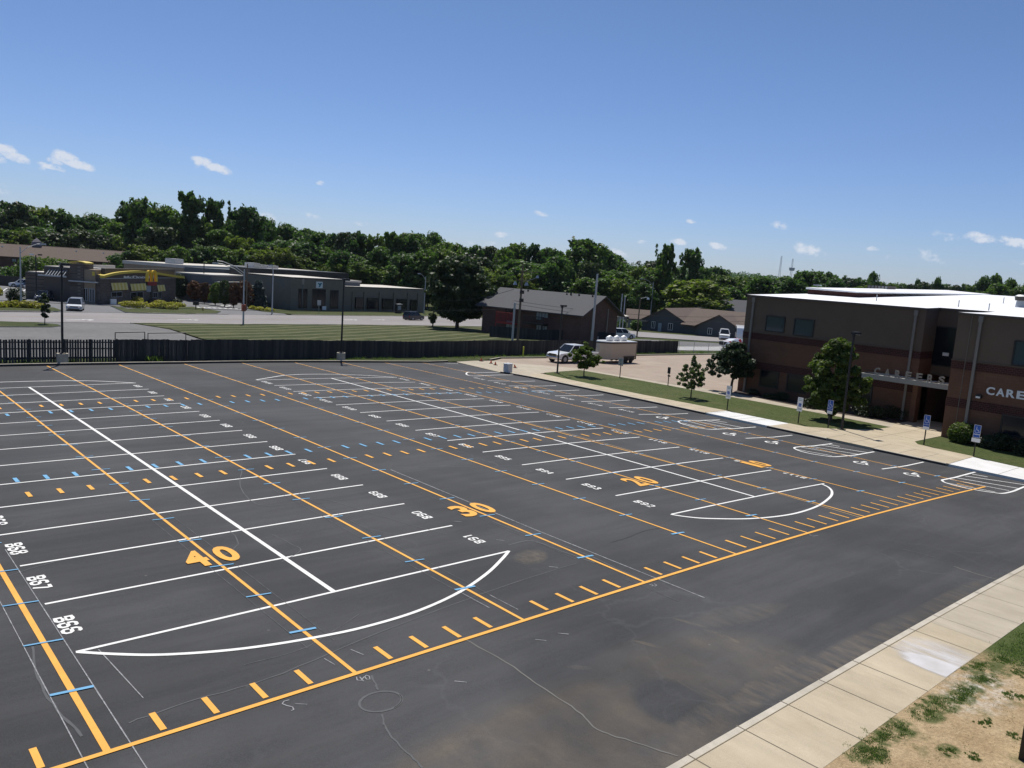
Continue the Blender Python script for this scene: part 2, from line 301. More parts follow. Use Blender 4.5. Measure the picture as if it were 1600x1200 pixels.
# ------------------------------------------------------------ object helpers
def tag(o, label=None, cat=None, group=None, kind=None):
    if label: o['label'] = label
    if cat: o['category'] = cat
    if group: o['group'] = group
    if kind: o['kind'] = kind
    return o
def thing(name, label, cat, loc=(0, 0, 0), rz=0, group=None):
    o = bpy.data.objects.new(name, None); COL.objects.link(o); o.location = loc; o.rotation_euler = (0, 0, rz); o.empty_display_size = .3
    return tag(o, label, cat, group)
def copy_tree(o, parent=None):
    c = o.copy(); COL.objects.link(c); c.parent = parent
    for ch in list(o.children): copy_tree(ch, c)
    return c
class MB:
    def __init__(s): s.v = []; s.f = []; s.mi = []; s.mats = []
    def _m(s, m):
        if m is None: return 0
        if m not in s.mats: s.mats.append(m)
        return s.mats.index(m)
    def add(s, vs, fs, m=None):
        n = len(s.v); s.v += [tuple(float(a) for a in p) for p in vs]; k = s._m(m)
        for f in fs: s.f.append(tuple(n+i for i in f)); s.mi.append(k)
        return s
    def quad(s, a, b, c, d, m=None): return s.add([a, b, c, d], [(0, 1, 2, 3)], m)
    def box(s, x0, x1, y0, y1, z0, z1, m=None, M=None):
        vs = [(x, y, z) for z in (z0, z1) for y in (y0, y1) for x in (x0, x1)]
        if M is not None: vs = [tuple(M @ Vector(p)) for p in vs]
        return s.add(vs, [(0, 2, 3, 1), (4, 5, 7, 6), (0, 1, 5, 4), (2, 6, 7, 3), (1, 3, 7, 5), (0, 4, 6, 2)], m)
    def bbox(s, x0, x1, y0, y1, z0, z1, b, m=None):
        """box with chamfered vertical and top edges"""
        def ring(i, z): return [(x0+i+b, y0+i, z), (x1-i-b, y0+i, z), (x1-i, y0+i+b, z), (x1-i, y1-i-b, z), (x1-i-b, y1-i, z), (x0+i+b, y1-i, z), (x0+i, y1-i-b, z), (x0+i, y0+i+b, z)]
        vs = ring(0, z0)+ring(0, z1-b)+ring(b, z1); fs = [tuple(range(7, -1, -1)), tuple(range(16, 24))]
        for k in (0, 8):
            for i in range(8): j = (i+1) % 8; fs.append((k+i, k+j, k+8+j, k+8+i))
        return s.add(vs, fs, m)
    def tube(s, pts, rad, n=8, m=None, cap=True):
        pts = [Vector(p) for p in pts]; rad = rad if hasattr(rad, '__len__') else [rad]*len(pts); base = len(s.v); k = s._m(m)
        for i, p in enumerate(pts):
            t = (pts[min(i+1, len(pts)-1)]-pts[max(i-1, 0)]).normalized(); a = t.orthogonal().normalized() if i == 0 else (a - t*a.dot(t)).normalized(); b = t.cross(a)
            for j in range(n):
                q = 2*pi*j/n; s.v.append(tuple(p + (a*cos(q)+b*sin(q))*rad[i]))
        for i in range(len(pts)-1):
            for j in range(n):
                j2 = (j+1) % n; s.f.append((base+i*n+j, base+i*n+j2, base+(i+1)*n+j2, base+(i+1)*n+j)); s.mi.append(k)
        if cap:
            s.f.append(tuple(base+j for j in range(n-1, -1, -1))); s.mi.append(k)
            s.f.append(tuple(base+(len(pts)-1)*n+j for j in range(n))); s.mi.append(k)
        return s
    def cone(s, p, q, r0, r1, n=16, m=None): return s.tube([p, q], [r0, r1], n, m)
    def prism(s, poly, axis, a, b, m=None):
        """poly of 2D pts extruded from a to b along axis ('y': pts are (x,z); 'x': (y,z); 'z': (x,y))"""
        def P(p, t): return {'y': (p[0], t, p[1]), 'x': (t, p[0], p[1]), 'z': (p[0], p[1], t)}[axis]
        n = len(poly); vs = [P(p, a) for p in poly]+[P(p, b) for p in poly]
        fs = [tuple(range(n)), tuple(range(2*n-1, n-1, -1))]+[(i, i+n, (i+1) % n+n, (i+1) % n) for i in range(n)]
        return s.add(vs, fs, m)
    def loft(s, rings, m=None, cap=True):
        n = len(rings[0]); base = len(s.v); k = s._m(m)
        for r in rings: s.v += [tuple(p) for p in r]
        for i in range(len(rings)-1):
            for j in range(n): j2 = (j+1) % n; s.f.append((base+i*n+j, base+i*n+j2, base+(i+1)*n+j2, base+(i+1)*n+j)); s.mi.append(k)
        if cap: s.f += [tuple(base+j for j in range(n-1, -1, -1)), tuple(base+(len(rings)-1)*n+j for j in range(n))]; s.mi += [k, k]
        return s
    def build(s, name, m=None, parent=None, smooth=False, fixn=True):
        me = bpy.data.meshes.new(name); me.from_pydata(s.v, [], s.f)
        for q in (s.mats if s.mats else [m]): me.materials.append(q)
        if s.mats: me.polygons.foreach_set('material_index', s.mi)
        if fixn:
            bm = bmesh.new(); bm.from_mesh(me); bmesh.ops.recalc_face_normals(bm, faces=bm.faces); bm.to_mesh(me); bm.free()
        if smooth:
            me.polygons.foreach_set('use_smooth', [True]*len(me.polygons))
        me.update(); o = bpy.data.objects.new(name, me); COL.objects.link(o); o.parent = parent
        return o
def M_at(x, y, z, rz=0): return Matrix.Translation((x, y, z)) @ Matrix.Rotation(rz, 4, 'Z')

# ground sheets -------------------------------------------------
def patch(name, poly, off, m, res=2., kind='structure', label=None, skirt=0., skirtm=None, zfun=None):
    """a polygon draped over the terrain at height off (optional vertical skirt below its edge)"""
    zf = zfun or (lambda x, y: gz(x, y)+off)
    bm = bmesh.new(); vs = [bm.verts.new((p[0], p[1], 0)) for p in poly]; bm.faces.new(vs)
    bmesh.ops.triangulate(bm, faces=bm.faces)
    xs = [p[0] for p in poly]; ys = [p[1] for p in poly]
    for ax, lo, hi in ((0, min(xs), max(xs)), (1, min(ys), max(ys))):
        k = math.floor(lo/res)+1
        while k*res < hi:
            c = [0, 0, 0]; n = [0, 0, 0]; c[ax] = k*res; n[ax] = 1
            bmesh.ops.bisect_plane(bm, geom=bm.verts[:]+bm.edges[:]+bm.faces[:], plane_co=c, plane_no=n); k += 1
    for v in bm.verts: v.co.z = float(zf(v.co.x, v.co.y))
    for f in bm.faces:
        if f.normal.z < 0: f.normal_flip()
    bmesh.ops.recalc_face_normals(bm, faces=bm.faces)
    bm.faces.ensure_lookup_table()
    if sum(f.normal.z for f in bm.faces) < 0:
        for f in bm.faces: f.normal_flip()
    me = bpy.data.meshes.new(name); bm.to_mesh(me); bm.free(); me.materials.append(m)
    if skirt:
        P = []
        for i in range(len(poly)):
            a, b = np.array(poly[i]), np.array(poly[(i+1) % len(poly)]); n = max(1, int(np.linalg.norm(b-a)/1.))
            P += [a+(b-a)*j/n for j in range(n)]
        mb = MB(); n = len(P)
        vs = [(p[0], p[1], float(zf(*p))) for p in P]+[(p[0], p[1], float(zf(*p))-skirt) for p in P]
        mb.add(vs, [(i, (i+1) % n, (i+1) % n+n, i+n) for i in range(n)])
        me2 = bpy.data.meshes.new(name+'_edge'); me2.from_pydata(mb.v, [], mb.f)
        bm = bmesh.new(); bm.from_mesh(me); bm.from_mesh(me2)
        n0 = len(me.polygons); bm.faces.ensure_lookup_table()
        if skirtm:
            me.materials.append(skirtm)
            for f in bm.faces[n0:]: f.material_index = 1
        bm.to_mesh(me); bm.free(); bpy.data.meshes.remove(me2)
    o = bpy.data.objects.new(name, me); COL.objects.link(o)
    if kind: o['kind'] = kind
    if label: o['label'] = label
    return o
def resample(pts, step):
    out = [np.array(pts[0], float)]
    for a, b in zip(pts[:-1], pts[1:]):
        a, b = np.array(a, float), np.array(b, float); n = max(1, int(math.ceil(np.linalg.norm(b-a)/step)))
        out += [a+(b-a)*j/n for j in range(1, n+1)]
    return out
def smooth_curve(pts, closed=False, n=8):
    P = [np.array(p, float) for p in pts]; out = []
    for i in range(len(P)-1):
        p0 = P[max(i-1, 0)]; p1 = P[i]; p2 = P[i+1]; p3 = P[min(i+2, len(P)-1)]
        for j in range(n):
            t = j/n; out.append(.5*((2*p1)+(-p0+p2)*t+(2*p0-5*p1+4*p2-p3)*t*t+(-p0+3*p1-3*p2+p3)*t**3))
    out.append(P[-1]); return out
def strip(mb, pts, w, off, m=None, step=1., ragged=0.):
    """painted stripe lying on the ground along pts"""
    P = resample([p[:2] for p in pts], step); n = len(P); Lf = []; Rf = []
    for i in range(n):
        t = P[min(i+1, n-1)]-P[max(i-1, 0)]; t = t/np.linalg.norm(t); nn = np.array([-t[1], t[0]])
        ww = w*(1+ragged*(rng.random()-.5))
        a = P[i]+nn*ww/2; b = P[i]-nn*ww/2
        Lf.append((a[0], a[1], gzf(*a)+off)); Rf.append((b[0], b[1], gzf(*b)+off))
    vs = Lf+Rf; mb.add(vs, [(i, i+n, i+1+n, i+1) for i in range(n-1)], m)
def kerb(name, pts, w=.18, h=.14, m=None, label=None, kind='structure', face=None):
    P = resample(pts, 1.5); n = len(P); rings = []
    for i in range(n):
        t = P[min(i+1, n-1)]-P[max(i-1, 0)]; t = t/np.linalg.norm(t); nn = np.array([-t[1], t[0]])
        a = P[i]; b = P[i]+nn*w; za = gzf(*a); ch = .025
        rings.append([(a[0], a[1], za-.25), (a[0]+nn[0]*.015, a[1]+nn[1]*.015, za+h-ch), (a[0]+nn[0]*ch*1.5, a[1]+nn[1]*ch*1.5, za+h), (b[0], b[1], za+h), (b[0], b[1], za-.25)])
    mb = MB(); mb.loft(rings, m)
    if face:
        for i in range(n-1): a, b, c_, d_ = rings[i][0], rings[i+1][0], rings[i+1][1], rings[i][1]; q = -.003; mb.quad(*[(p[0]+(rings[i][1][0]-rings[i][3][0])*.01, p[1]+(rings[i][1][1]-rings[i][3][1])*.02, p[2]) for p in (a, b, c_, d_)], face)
    o = mb.build(name, fixn=False); o['kind'] = kind; return o

def font_geo(txt, offset=0., extrude=0., spacing=1.):
    cu = bpy.data.curves.new('t', 'FONT'); cu.body = txt; cu.size = 1; cu.offset = offset; cu.extrude = extrude; cu.resolution_u = 4; cu.space_character = spacing
    o = bpy.data.objects.new('t', cu); COL.objects.link(o)
    me = o.to_mesh(); vs = [tuple(v.co) for v in me.vertices]; fs = [tuple(p.vertices) for p in me.polygons]; o.to_mesh_clear()
    bpy.data.objects.remove(o); bpy.data.curves.remove(cu); return vs, fs
def fit_geo(vs, w, h):
    """scale flat text to w x h with its lower left corner at 0"""
    x0 = min(v[0] for v in vs); x1 = max(v[0] for v in vs); y0 = min(v[1] for v in vs); y1 = max(v[1] for v in vs)
    return [((v[0]-x0)/(x1-x0)*w, (v[1]-y0)/(y1-y0)*h, v[2]) for v in vs]

# ============================================================ GROUND
def ground():
    c = np.arange(-60, 260.1, 4.); g1 = [-60]
    s = 4.
    while g1[-1] > -7000: s *= 1.22; g1.append(g1[-1]-s)
    g2 = [260]; s = 4.
    while g2[-1] < 9000: s *= 1.18; g2.append(g2[-1]+s)
    ax = np.array(sorted(set(list(c)+g1+g2)))
    X, Yg = np.meshgrid(ax, ax, indexing='ij'); Z = gz(X, Yg)
    # keep the base sheet clearly below the paved sheets that lie on it
    n = len(ax); vs = np.stack([X.ravel(), Yg.ravel(), Z.ravel()-0.05], 1)
    idx = np.arange(n*n).reshape(n, n)
    q = np.stack([idx[:-1, :-1], idx[1:, :-1], idx[1:, 1:], idx[:-1, 1:]], -1).reshape(-1, 4)
    me = bpy.data.meshes.new('ground'); me.from_pydata(vs.tolist(), [], q.tolist()); me.materials.append(M_FIELD); me.update()
    o = bpy.data.objects.new('ground', me); COL.objects.link(o); o['kind'] = 'structure'
ground()
KFAR = [(-30, 51.2), (2, 50.3), (8, 49.9), (18, 49.0), (28, 48.9), (36.4, 49.1), (44.5, 49.8)]
KEAST = [(44.55, 40.9), (44.9, 38), (44.9, 36), (44.95, 28), (44.75, 20), (44.75, 10), (44.9, 3), (45.2, -3), (45.3, -30)]
lot = KFAR+[(45.4, 49.4), (44.9, 45.2), (44.5, 41.8)]+KEAST+[(-30, -30)]
patch('parking_lot', lot, 0., M_ASPH, 1.)
kerb('far_kerb', KFAR, .16, .17, M_KERB, face=M_KERBSHADE)
kerb('east_kerb', [(44.3, 41.6), (44.6, 40.9), (44.9, 38), (44.9, 36), (44.95, 28), (44.78, 19.5)], .16, .15, M_KERB, face=M_KERBSHADE)
for i, k in enumerate(([(44.77, 14.5), (44.75, 10.3)], [(44.78, 7.3), (44.9, 3.2)])): kerb('east_kerb', k, .16, .15, M_KERB, face=M_KERBSHADE)
# grass verge by the back fence
patch('grass_verge', KFAR+[(50, 50.9), (53.7, 52.4), (61, 52.3), (80, 54.0), (93, 54.6), (104, 54.6), (126, 54.3), (126, 57.5), (94, 59.8), (70, 57), (48, 55.5), (30, 53.2), (10, 53), (-30, 54)], .06, M_FIELD, 2.)
# walks on the east side
OW = [(47.7, 40.6), (47.4, 34.7), (47.15, 27.2), (47.5, 21), (47.6, 15), (47.6, 12.8)]
RAISE = .14
patch('apron', [(45.4, 49.4), (44.9, 45.2), (44.5, 41.8), (44.9, 38), (47.6, 38.8), (48.3, 40.4), (54.9, 41.4), (57, 43.2), (52, 47.6), (50.8, 50.2), (48.5, 50.6), (45.6, 49.9)], .035, M_WALK2, 1.5)
patch('tan_parking_lot', [(48.5, 50.7), (51, 50.4), (53.7, 52.2), (61, 52.1), (80, 53.8), (104, 54.4), (126, 54.1), (126, 20), (59, 26), (57.2, 25), (55.6, 30), (55, 36), (54.9, 41.4), (57, 43.2), (52, 47.6)], .02, M_TANLOT, 2.)
kerb('tan_lot_kerb', [(51, 50.9), (53.7, 52.5), (61, 52.4), (80, 54.1), (104, 54.7), (126, 54.4)], .16, .14, M_KERB, face=M_KERBSHADE)
def slab(name, poly, m, off=RAISE): return patch(name, poly, off, m, 1.5, skirt=.3)
slab('east_sidewalk', [(45.06, 36), (45.1, 28), (44.94, 19.5), (47.55, 19.5)]+[(47.15, 27.2), (47.4, 34.7), (47.7, 39.5), (46.5, 39.7), (45.06, 38.3)], M_WALK)
slab('white_walk_panels', [(44.94, 19.5), (44.93, 14.4), (47.6, 14.4), (47.55, 19.5)], M_WHITECON, RAISE-.02)
slab('east_sidewalk', [(44.93, 14.4), (44.92, 7.2), (45.05, 3.1), (49.4, 3.2), (49.5, 5.2), (49.7, 6.6), (50.6, 7.15), (55.2, 7.2), (62.4, 7.2), (62.4, 11.15), (57.3, 11.15), (54.9, 10.5), (52.0, 10.6), (49.0, 12.0), (47.6, 13.2), (47.6, 14.4)], M_WALK)
slab('white_walk_panels', [(45.05, 3.1), (45.35, -3), (45.4, -30), (48.3, -30), (48.6, -3), (49.2, 3.2)], M_WHITECON, RAISE-.02)
slab('building_path', [(54.9, 10.5), (57.3, 11.15), (56.7, 16), (57, 21), (57.8, 25.4), (56.5, 28), (56, 35), (55.6, 41.2), (54.6, 41.4), (55.0, 34), (55.1, 24), (55.2, 15)], M_WALK2)
patch('east_lawn', [(47.6, 38.4), (47.4, 34.7), (47.15, 27.2), (47.5, 21), (47.6, 15), (47.6, 13.2), (49.0, 12.0), (52.0, 10.6), (54.9, 10.5), (55.2, 15), (55.1, 24), (55.0, 34), (54.6, 41.3), (48.6, 40.2)], RAISE-.01, M_GRASS, 1.5)
patch('entrance_lawn', [(55.2, 7.15), (50.6, 7.15), (49.7, 6.6), (49.45, 5.2), (49.2, 3.2), (48.6, -3), (48.3, -30), (56, -30), (55.2, 2)], RAISE-.01, M_GRASS, 1.5)
patch('planting_bed', [(57.3, 11.3), (56.7, 16), (57, 21), (57.8, 25.6), (60.2, 26.6), (60.2, 11.3)], RAISE-.01, M_MULCH, 1.5)
# lawn joints on the walks
def joints():
    mb = MB(); z = RAISE+.004; s = .022
    def ln(a, b, zo=z): 
        mb2 = MB(); strip(mb, [a, b], s, zo)
    for y in np.arange(16.1, 39, 1.55): ln((45.08, y), (47.4, y+.0))
    for y in (11.9, 10.4, 8.9, 7.4, 5.9, 4.6): ln((45.0, y), (47.7, y))
    for y in (16.9,): ln((44.95, y), (47.6, y), RAISE-.016)
    for y in (.6, -2, -4.6, -7): ln((45.2, y), (48.8, y), RAISE-.016)
    ln((47.7, 4.0), (47.7, 13)); ln((51.5, 7.3), (51.5, 10.6)); ln((55.2, 7.3), (55.2, 10.5)); ln((47.7, 9), (62, 9.1))
    for y in np.arange(13, 40, 1.6): ln((55.15, y), (56.8, y))
    o = mb.build('walk_joints', mat('dark walk joint', (.12, .10, .075), .95)); o['kind'] = 'structure'  # dark joint lines between the walk slabs
joints()
# near sidewalk along the school wall
NW0, NW1, KT = -5.72, -7.36, .16
kerb('near_kerb', [(60, NW0), (-20, NW0)], .17, .15, M_KERB)
patch('near_sidewalk', [(-20, NW0-.17), (60, NW0-.17), (60, NW1), (-20, NW1)], .15, M_WALK, 1.5, skirt=.3)
def near_details():
    mb = MB(); m = mat('sidewalk joint', (.15, .125, .09), .95)
    for x in np.arange(-3.2, 40, 1.55): strip(mb, [(x+.05, NW0-.0), (x+.08, NW1)], .02, .155)
    strip(mb, [(-20, NW0-.19), (60, NW0-.19)], .016, .155)
    mb.build('sidewalk_joints', m)['kind'] = 'structure'
    # darker slabs past x=18 and spilled white paint
    patch('near_sidewalk', [(17.95, NW0-.21), (44, NW0-.21), (44, NW1), (17.95, NW1)], .1535, M_WALK2, 1.5)
    g = G('dried white paint spill')
    c = g.ramp(g.noise(1.2, 5, .6), [(.3, (.52, .50, .49)), (.7, (.70, .69, .71))]); g.out(c, .7)
    nz = g.ramp(g.noise(1.5, 5, .6, (2.6, .45, 1)), [(.32, .25), (.68, 1.3)])
    al = g.math('MULTIPLY', g.blob(15.42, -7.25, .52, 1.15, radians(6)), 2.4)
    al = g.math('MAXIMUM', al, g.math('MULTIPLY', g.blob(15.95, -6.85, 1.0, 1.15), .75))
    al = g.math('MINIMUM', g.math('MULTIPLY', al, nz), .85)
    g.L(al, g.b.inputs['Alpha'])
    patch('paint_spill', [(13.6, -5.95), (17.3, -5.95), (17.3, NW1+.01), (13.6, NW1+.01)], .1565, g.m, 1.)
near_details()
# dirt and weeds beside the walk
def dirt_mat():
    g = G('dry dirt with thin grass')
    c = g.ramp(g.noise(1.1, 6, .65), [(.3, (.36, .255, .145)), (.7, (.50, .38, .23))])
    c = g.mix(1., c, g.ramp(g.noise(16, 5, .75), [(.28, .62), (.72, 1.25)]), 'MULTIPLY')
    c = g.mix(g.math('MULTIPLY', g.blob(14.9, -8.0, 1.6, .8), g.ramp(g.noise(4, 4), [(.4, 0.), (.7, 1.)])), c, (.62, .58, .52))
    gr = g.math('MULTIPLY', g.ramp(g.noise(.75, 6, .68, loc=(3.1, 7.7, 0)), [(.55, 0.), (.64, 1.)]), .55)
    tw = g.math('MULTIPLY', g.ramp(g.noise(7, 5, .8, (1, 1.6, 1)), [(.58, 0.), (.66, 1.)]), .55); c = g.mix(tw, c, (.20, .135, .075))
    wob_ = g.ramp(g.noise(3.5, 5, .75), [(.38, 0.), (.55, 1.)])
    for (u_, v_, s_) in ((1470, 1110, .42), (1450, 1125, .4), (1500, 1100, .35), (1510, 1088, .4), (1538, 1072, .4), (1400, 1150, .42), (1376, 1163, .35), (1350, 1185, .45), (1480, 1185, .25), (1525, 1050, .5), (1575, 1045, .6), (1560, 1060, .3)):
        q_ = at(u_, v_); gr = g.math('MAXIMUM', gr, g.math('MULTIPLY', g.math('MINIMUM', g.math('MULTIPLY', g.blob(float(q_[0]), float(q_[1]), s_*1.3, s_*.9), 2.), .85), wob_))
    o = g.xyz()
    gr2 = g.math('MULTIPLY', g.math('MAXIMUM', g.math('MINIMUM', g.math('SUBTRACT', o[0], 16.6), 1.), 0.), .95)
    c = g.mix(g.math('MAXIMUM', gr, gr2), c, g.ramp(g.noise(18, 5, .8), [(.3, (.03, .05, .014)), (.75, (.10, .14, .04))]))
    g.bump(g.noise(9, 6, .75), .9, .06)
    return g.out(c, .97, .1)
patch('dirt_verge', [(-20, NW1), (60, NW1), (60, -30), (-20, -30)], .146, dirt_mat(), 1.5)

# ---------------- beyond the fence
patch('side_road', [(-45, 54.2), (27, 54.2), (27.1, 69.5), (28.3, 82.4), (26.6, 90.2), (10, 89.5), (-45, 84)], .05, M_GREYLOT, 3.)
patch('road_island', [(-45, 84.5), (-20, 83), (11.5, 82.4), (16.2, 82.5), (17.4, 84), (17.5, 86), (16, 88.3), (12.7, 89.6), (-10, 88.5), (-45, 86)], .14, M_FIELD, 3., skirt=.2, skirtm=M_KERB)
NEARR = [(-60, 83.5), (-20, 85.2), (10, 89.6), (26.4, 90.4), (45.7, 97.6), (62.2, 100.8), (85.3, 103.8), (96, 104.6), (112, 104), (122, 99)]
FARR = [(135, 112), (128, 134), (108.7, 137.4), (79.2, 128.0), (56.1, 121.6), (43.7, 118), (32.8, 112.7), (22.1, 108.1), (15.3, 106.6), (-20, 101), (-60, 98.5)]
patch('main_road', NEARR+FARR, .07, M_ROAD, 3.)
patch('mown_lawn', [(26.7, 90.4), (28.5, 82.4), (27.4, 69.5), (27.2, 54.6), (48, 55.6), (70, 57), (94, 59.8), (106, 58), (108, 80), (112, 103.8), (96, 104.3), (85.3, 103.4), (62.2, 100.4), (45.7, 97.2)], .10, M_LAWN, 3.)
kerb('road_kerb', [(26.4, 90.3), (45.7, 97.5), (62.2, 100.7), (85.3, 103.7), (96, 104.5)], .2, .15, M_KERB)
kerb('road_kerb', [(108.7, 137.3), (79.2, 127.9), (64, 124.1)], .25, .18, M_KERB)
kerb('road_kerb', [(50.4, 120.0), (43.7, 117.9), (35.5, 113.8)], .25, .2, M_KERB)
kerb('road_kerb', [(21.5, 107.9), (15.3, 106.6), (-20, 101), (-60, 98.5)], .3, .22, M_KERB)
patch('cross_street', [(112, 104), (122, 99), (117, 84.5), (131.8, 70.4), (160, 45), (190, 20), (200, 32), (168, 58), (143.6, 77.9), (131.4, 96.5), (135, 112), (128, 134), (118, 130)], .065, M_ROAD, 3.)
patch('grey_side_lot', [(94, 59.9), (126, 57.6), (150, 45), (160, 40), (152, 48), (128, 67.2), (112, 79), (107, 80), (106, 62)], .09, M_GREYLOT, 3.)
patch('grey_side_lot', [(94, 59.9), (126, 57.6), (124, 64.5), (100, 66)], .13, concrete_mat('light concrete drive', (.34, .335, .33), (.42, .415, .41)), 3.)
# burger restaurant block
patch('restaurant_parking', [(-60, 99), (-20, 101.6), (15.3, 107.2), (22.1, 108.7), (32.8, 113.3), (43.7, 118.5), (56.1, 122.1), (63.5, 124.6), (66, 132), (72, 160), (88, 225), (-10, 225), (-60, 200)], .06, M_MCDLOT, 4.)
def poly_px(pts): return [tuple(at(u, v)[:2]) for u, v in pts]
patch('restaurant_island', poly_px([(172, 479), (200, 484), (300, 480.5), (345, 488), (338, 491), (290, 492), (215, 490.5), (196, 489.5)]), .2, M_FIELD, 3., skirt=.3, skirtm=M_KERB)
patch('restaurant_island', poly_px([(-60, 474), (0, 475), (60, 480), (84, 482.5), (97, 487), (90, 488.3), (0, 487), (-60, 486)]), .2, M_FIELD, 3., skirt=.3, skirtm=M_KERB)
patch('community_lawn', [(66, 124.8), (79.2, 128.6), (108.7, 138), (128, 134.6), (134, 150), (120, 158), (90, 150), (70, 150), (63, 140), (62.5, 133)], .12, M_FIELD, 3.)
patch('community_drive', poly_px([(664, 481), (690, 479), (690, 487), (668, 484.5)]), .17, M_ROAD, 3.)
def road_marks():
    mb = MB()
    for (u, v) in ((545, 500.5), (589, 500.5), (120, 501), (290, 500.5)):
        p = at(u, v); d = np.array([.95, .31]); n = np.array([-d[1], d[0]])
        a = p[:2]-d*1.4; b = p[:2]+d*1.0
        strip(mb, [a, b], .45, .09, step=3); strip(mb, [b-n*.6, b+d*1.1], .4, .092, step=3); strip(mb, [b+n*.6, b+d*1.1], .4, .094, step=3)
    mb.build('lane_arrows', M_WHT)['kind'] = 'structure'
    mb = MB()
    for (a, b) in (((312, 480.5), (378, 484)), ((305, 470), (312, 471)), ((345, 478), (352, 477)), ((350, 480), (360, 478))):
        strip(mb, [at(*a)[:2], at(*b)[:2]], .35, .08, step=3)
    for k in range(9):
        u = 308+k*8.5; strip(mb, [at(u, 480.3+k*.35)[:2], at(u+3.5, 481.2+k*.35)[:2]], .6, .085, step=3)
    for u0 in range(-60, 60, 16): strip(mb, [at(u0, 455.5)[:2], at(u0+7, 451)[:2]], .2, .075, step=4)
    mb.build('bay_lines', M_WHT)['kind'] = 'structure'
    mb = MB(); strip(mb, [(-40, 93), (15, 98), (30, 101.5), (60, 111.5), (85, 116.5), (112, 121)], .16, .085, M_YELFAINT, 3); mb.build('road_centre_line')['kind'] = 'structure'
road_marks()

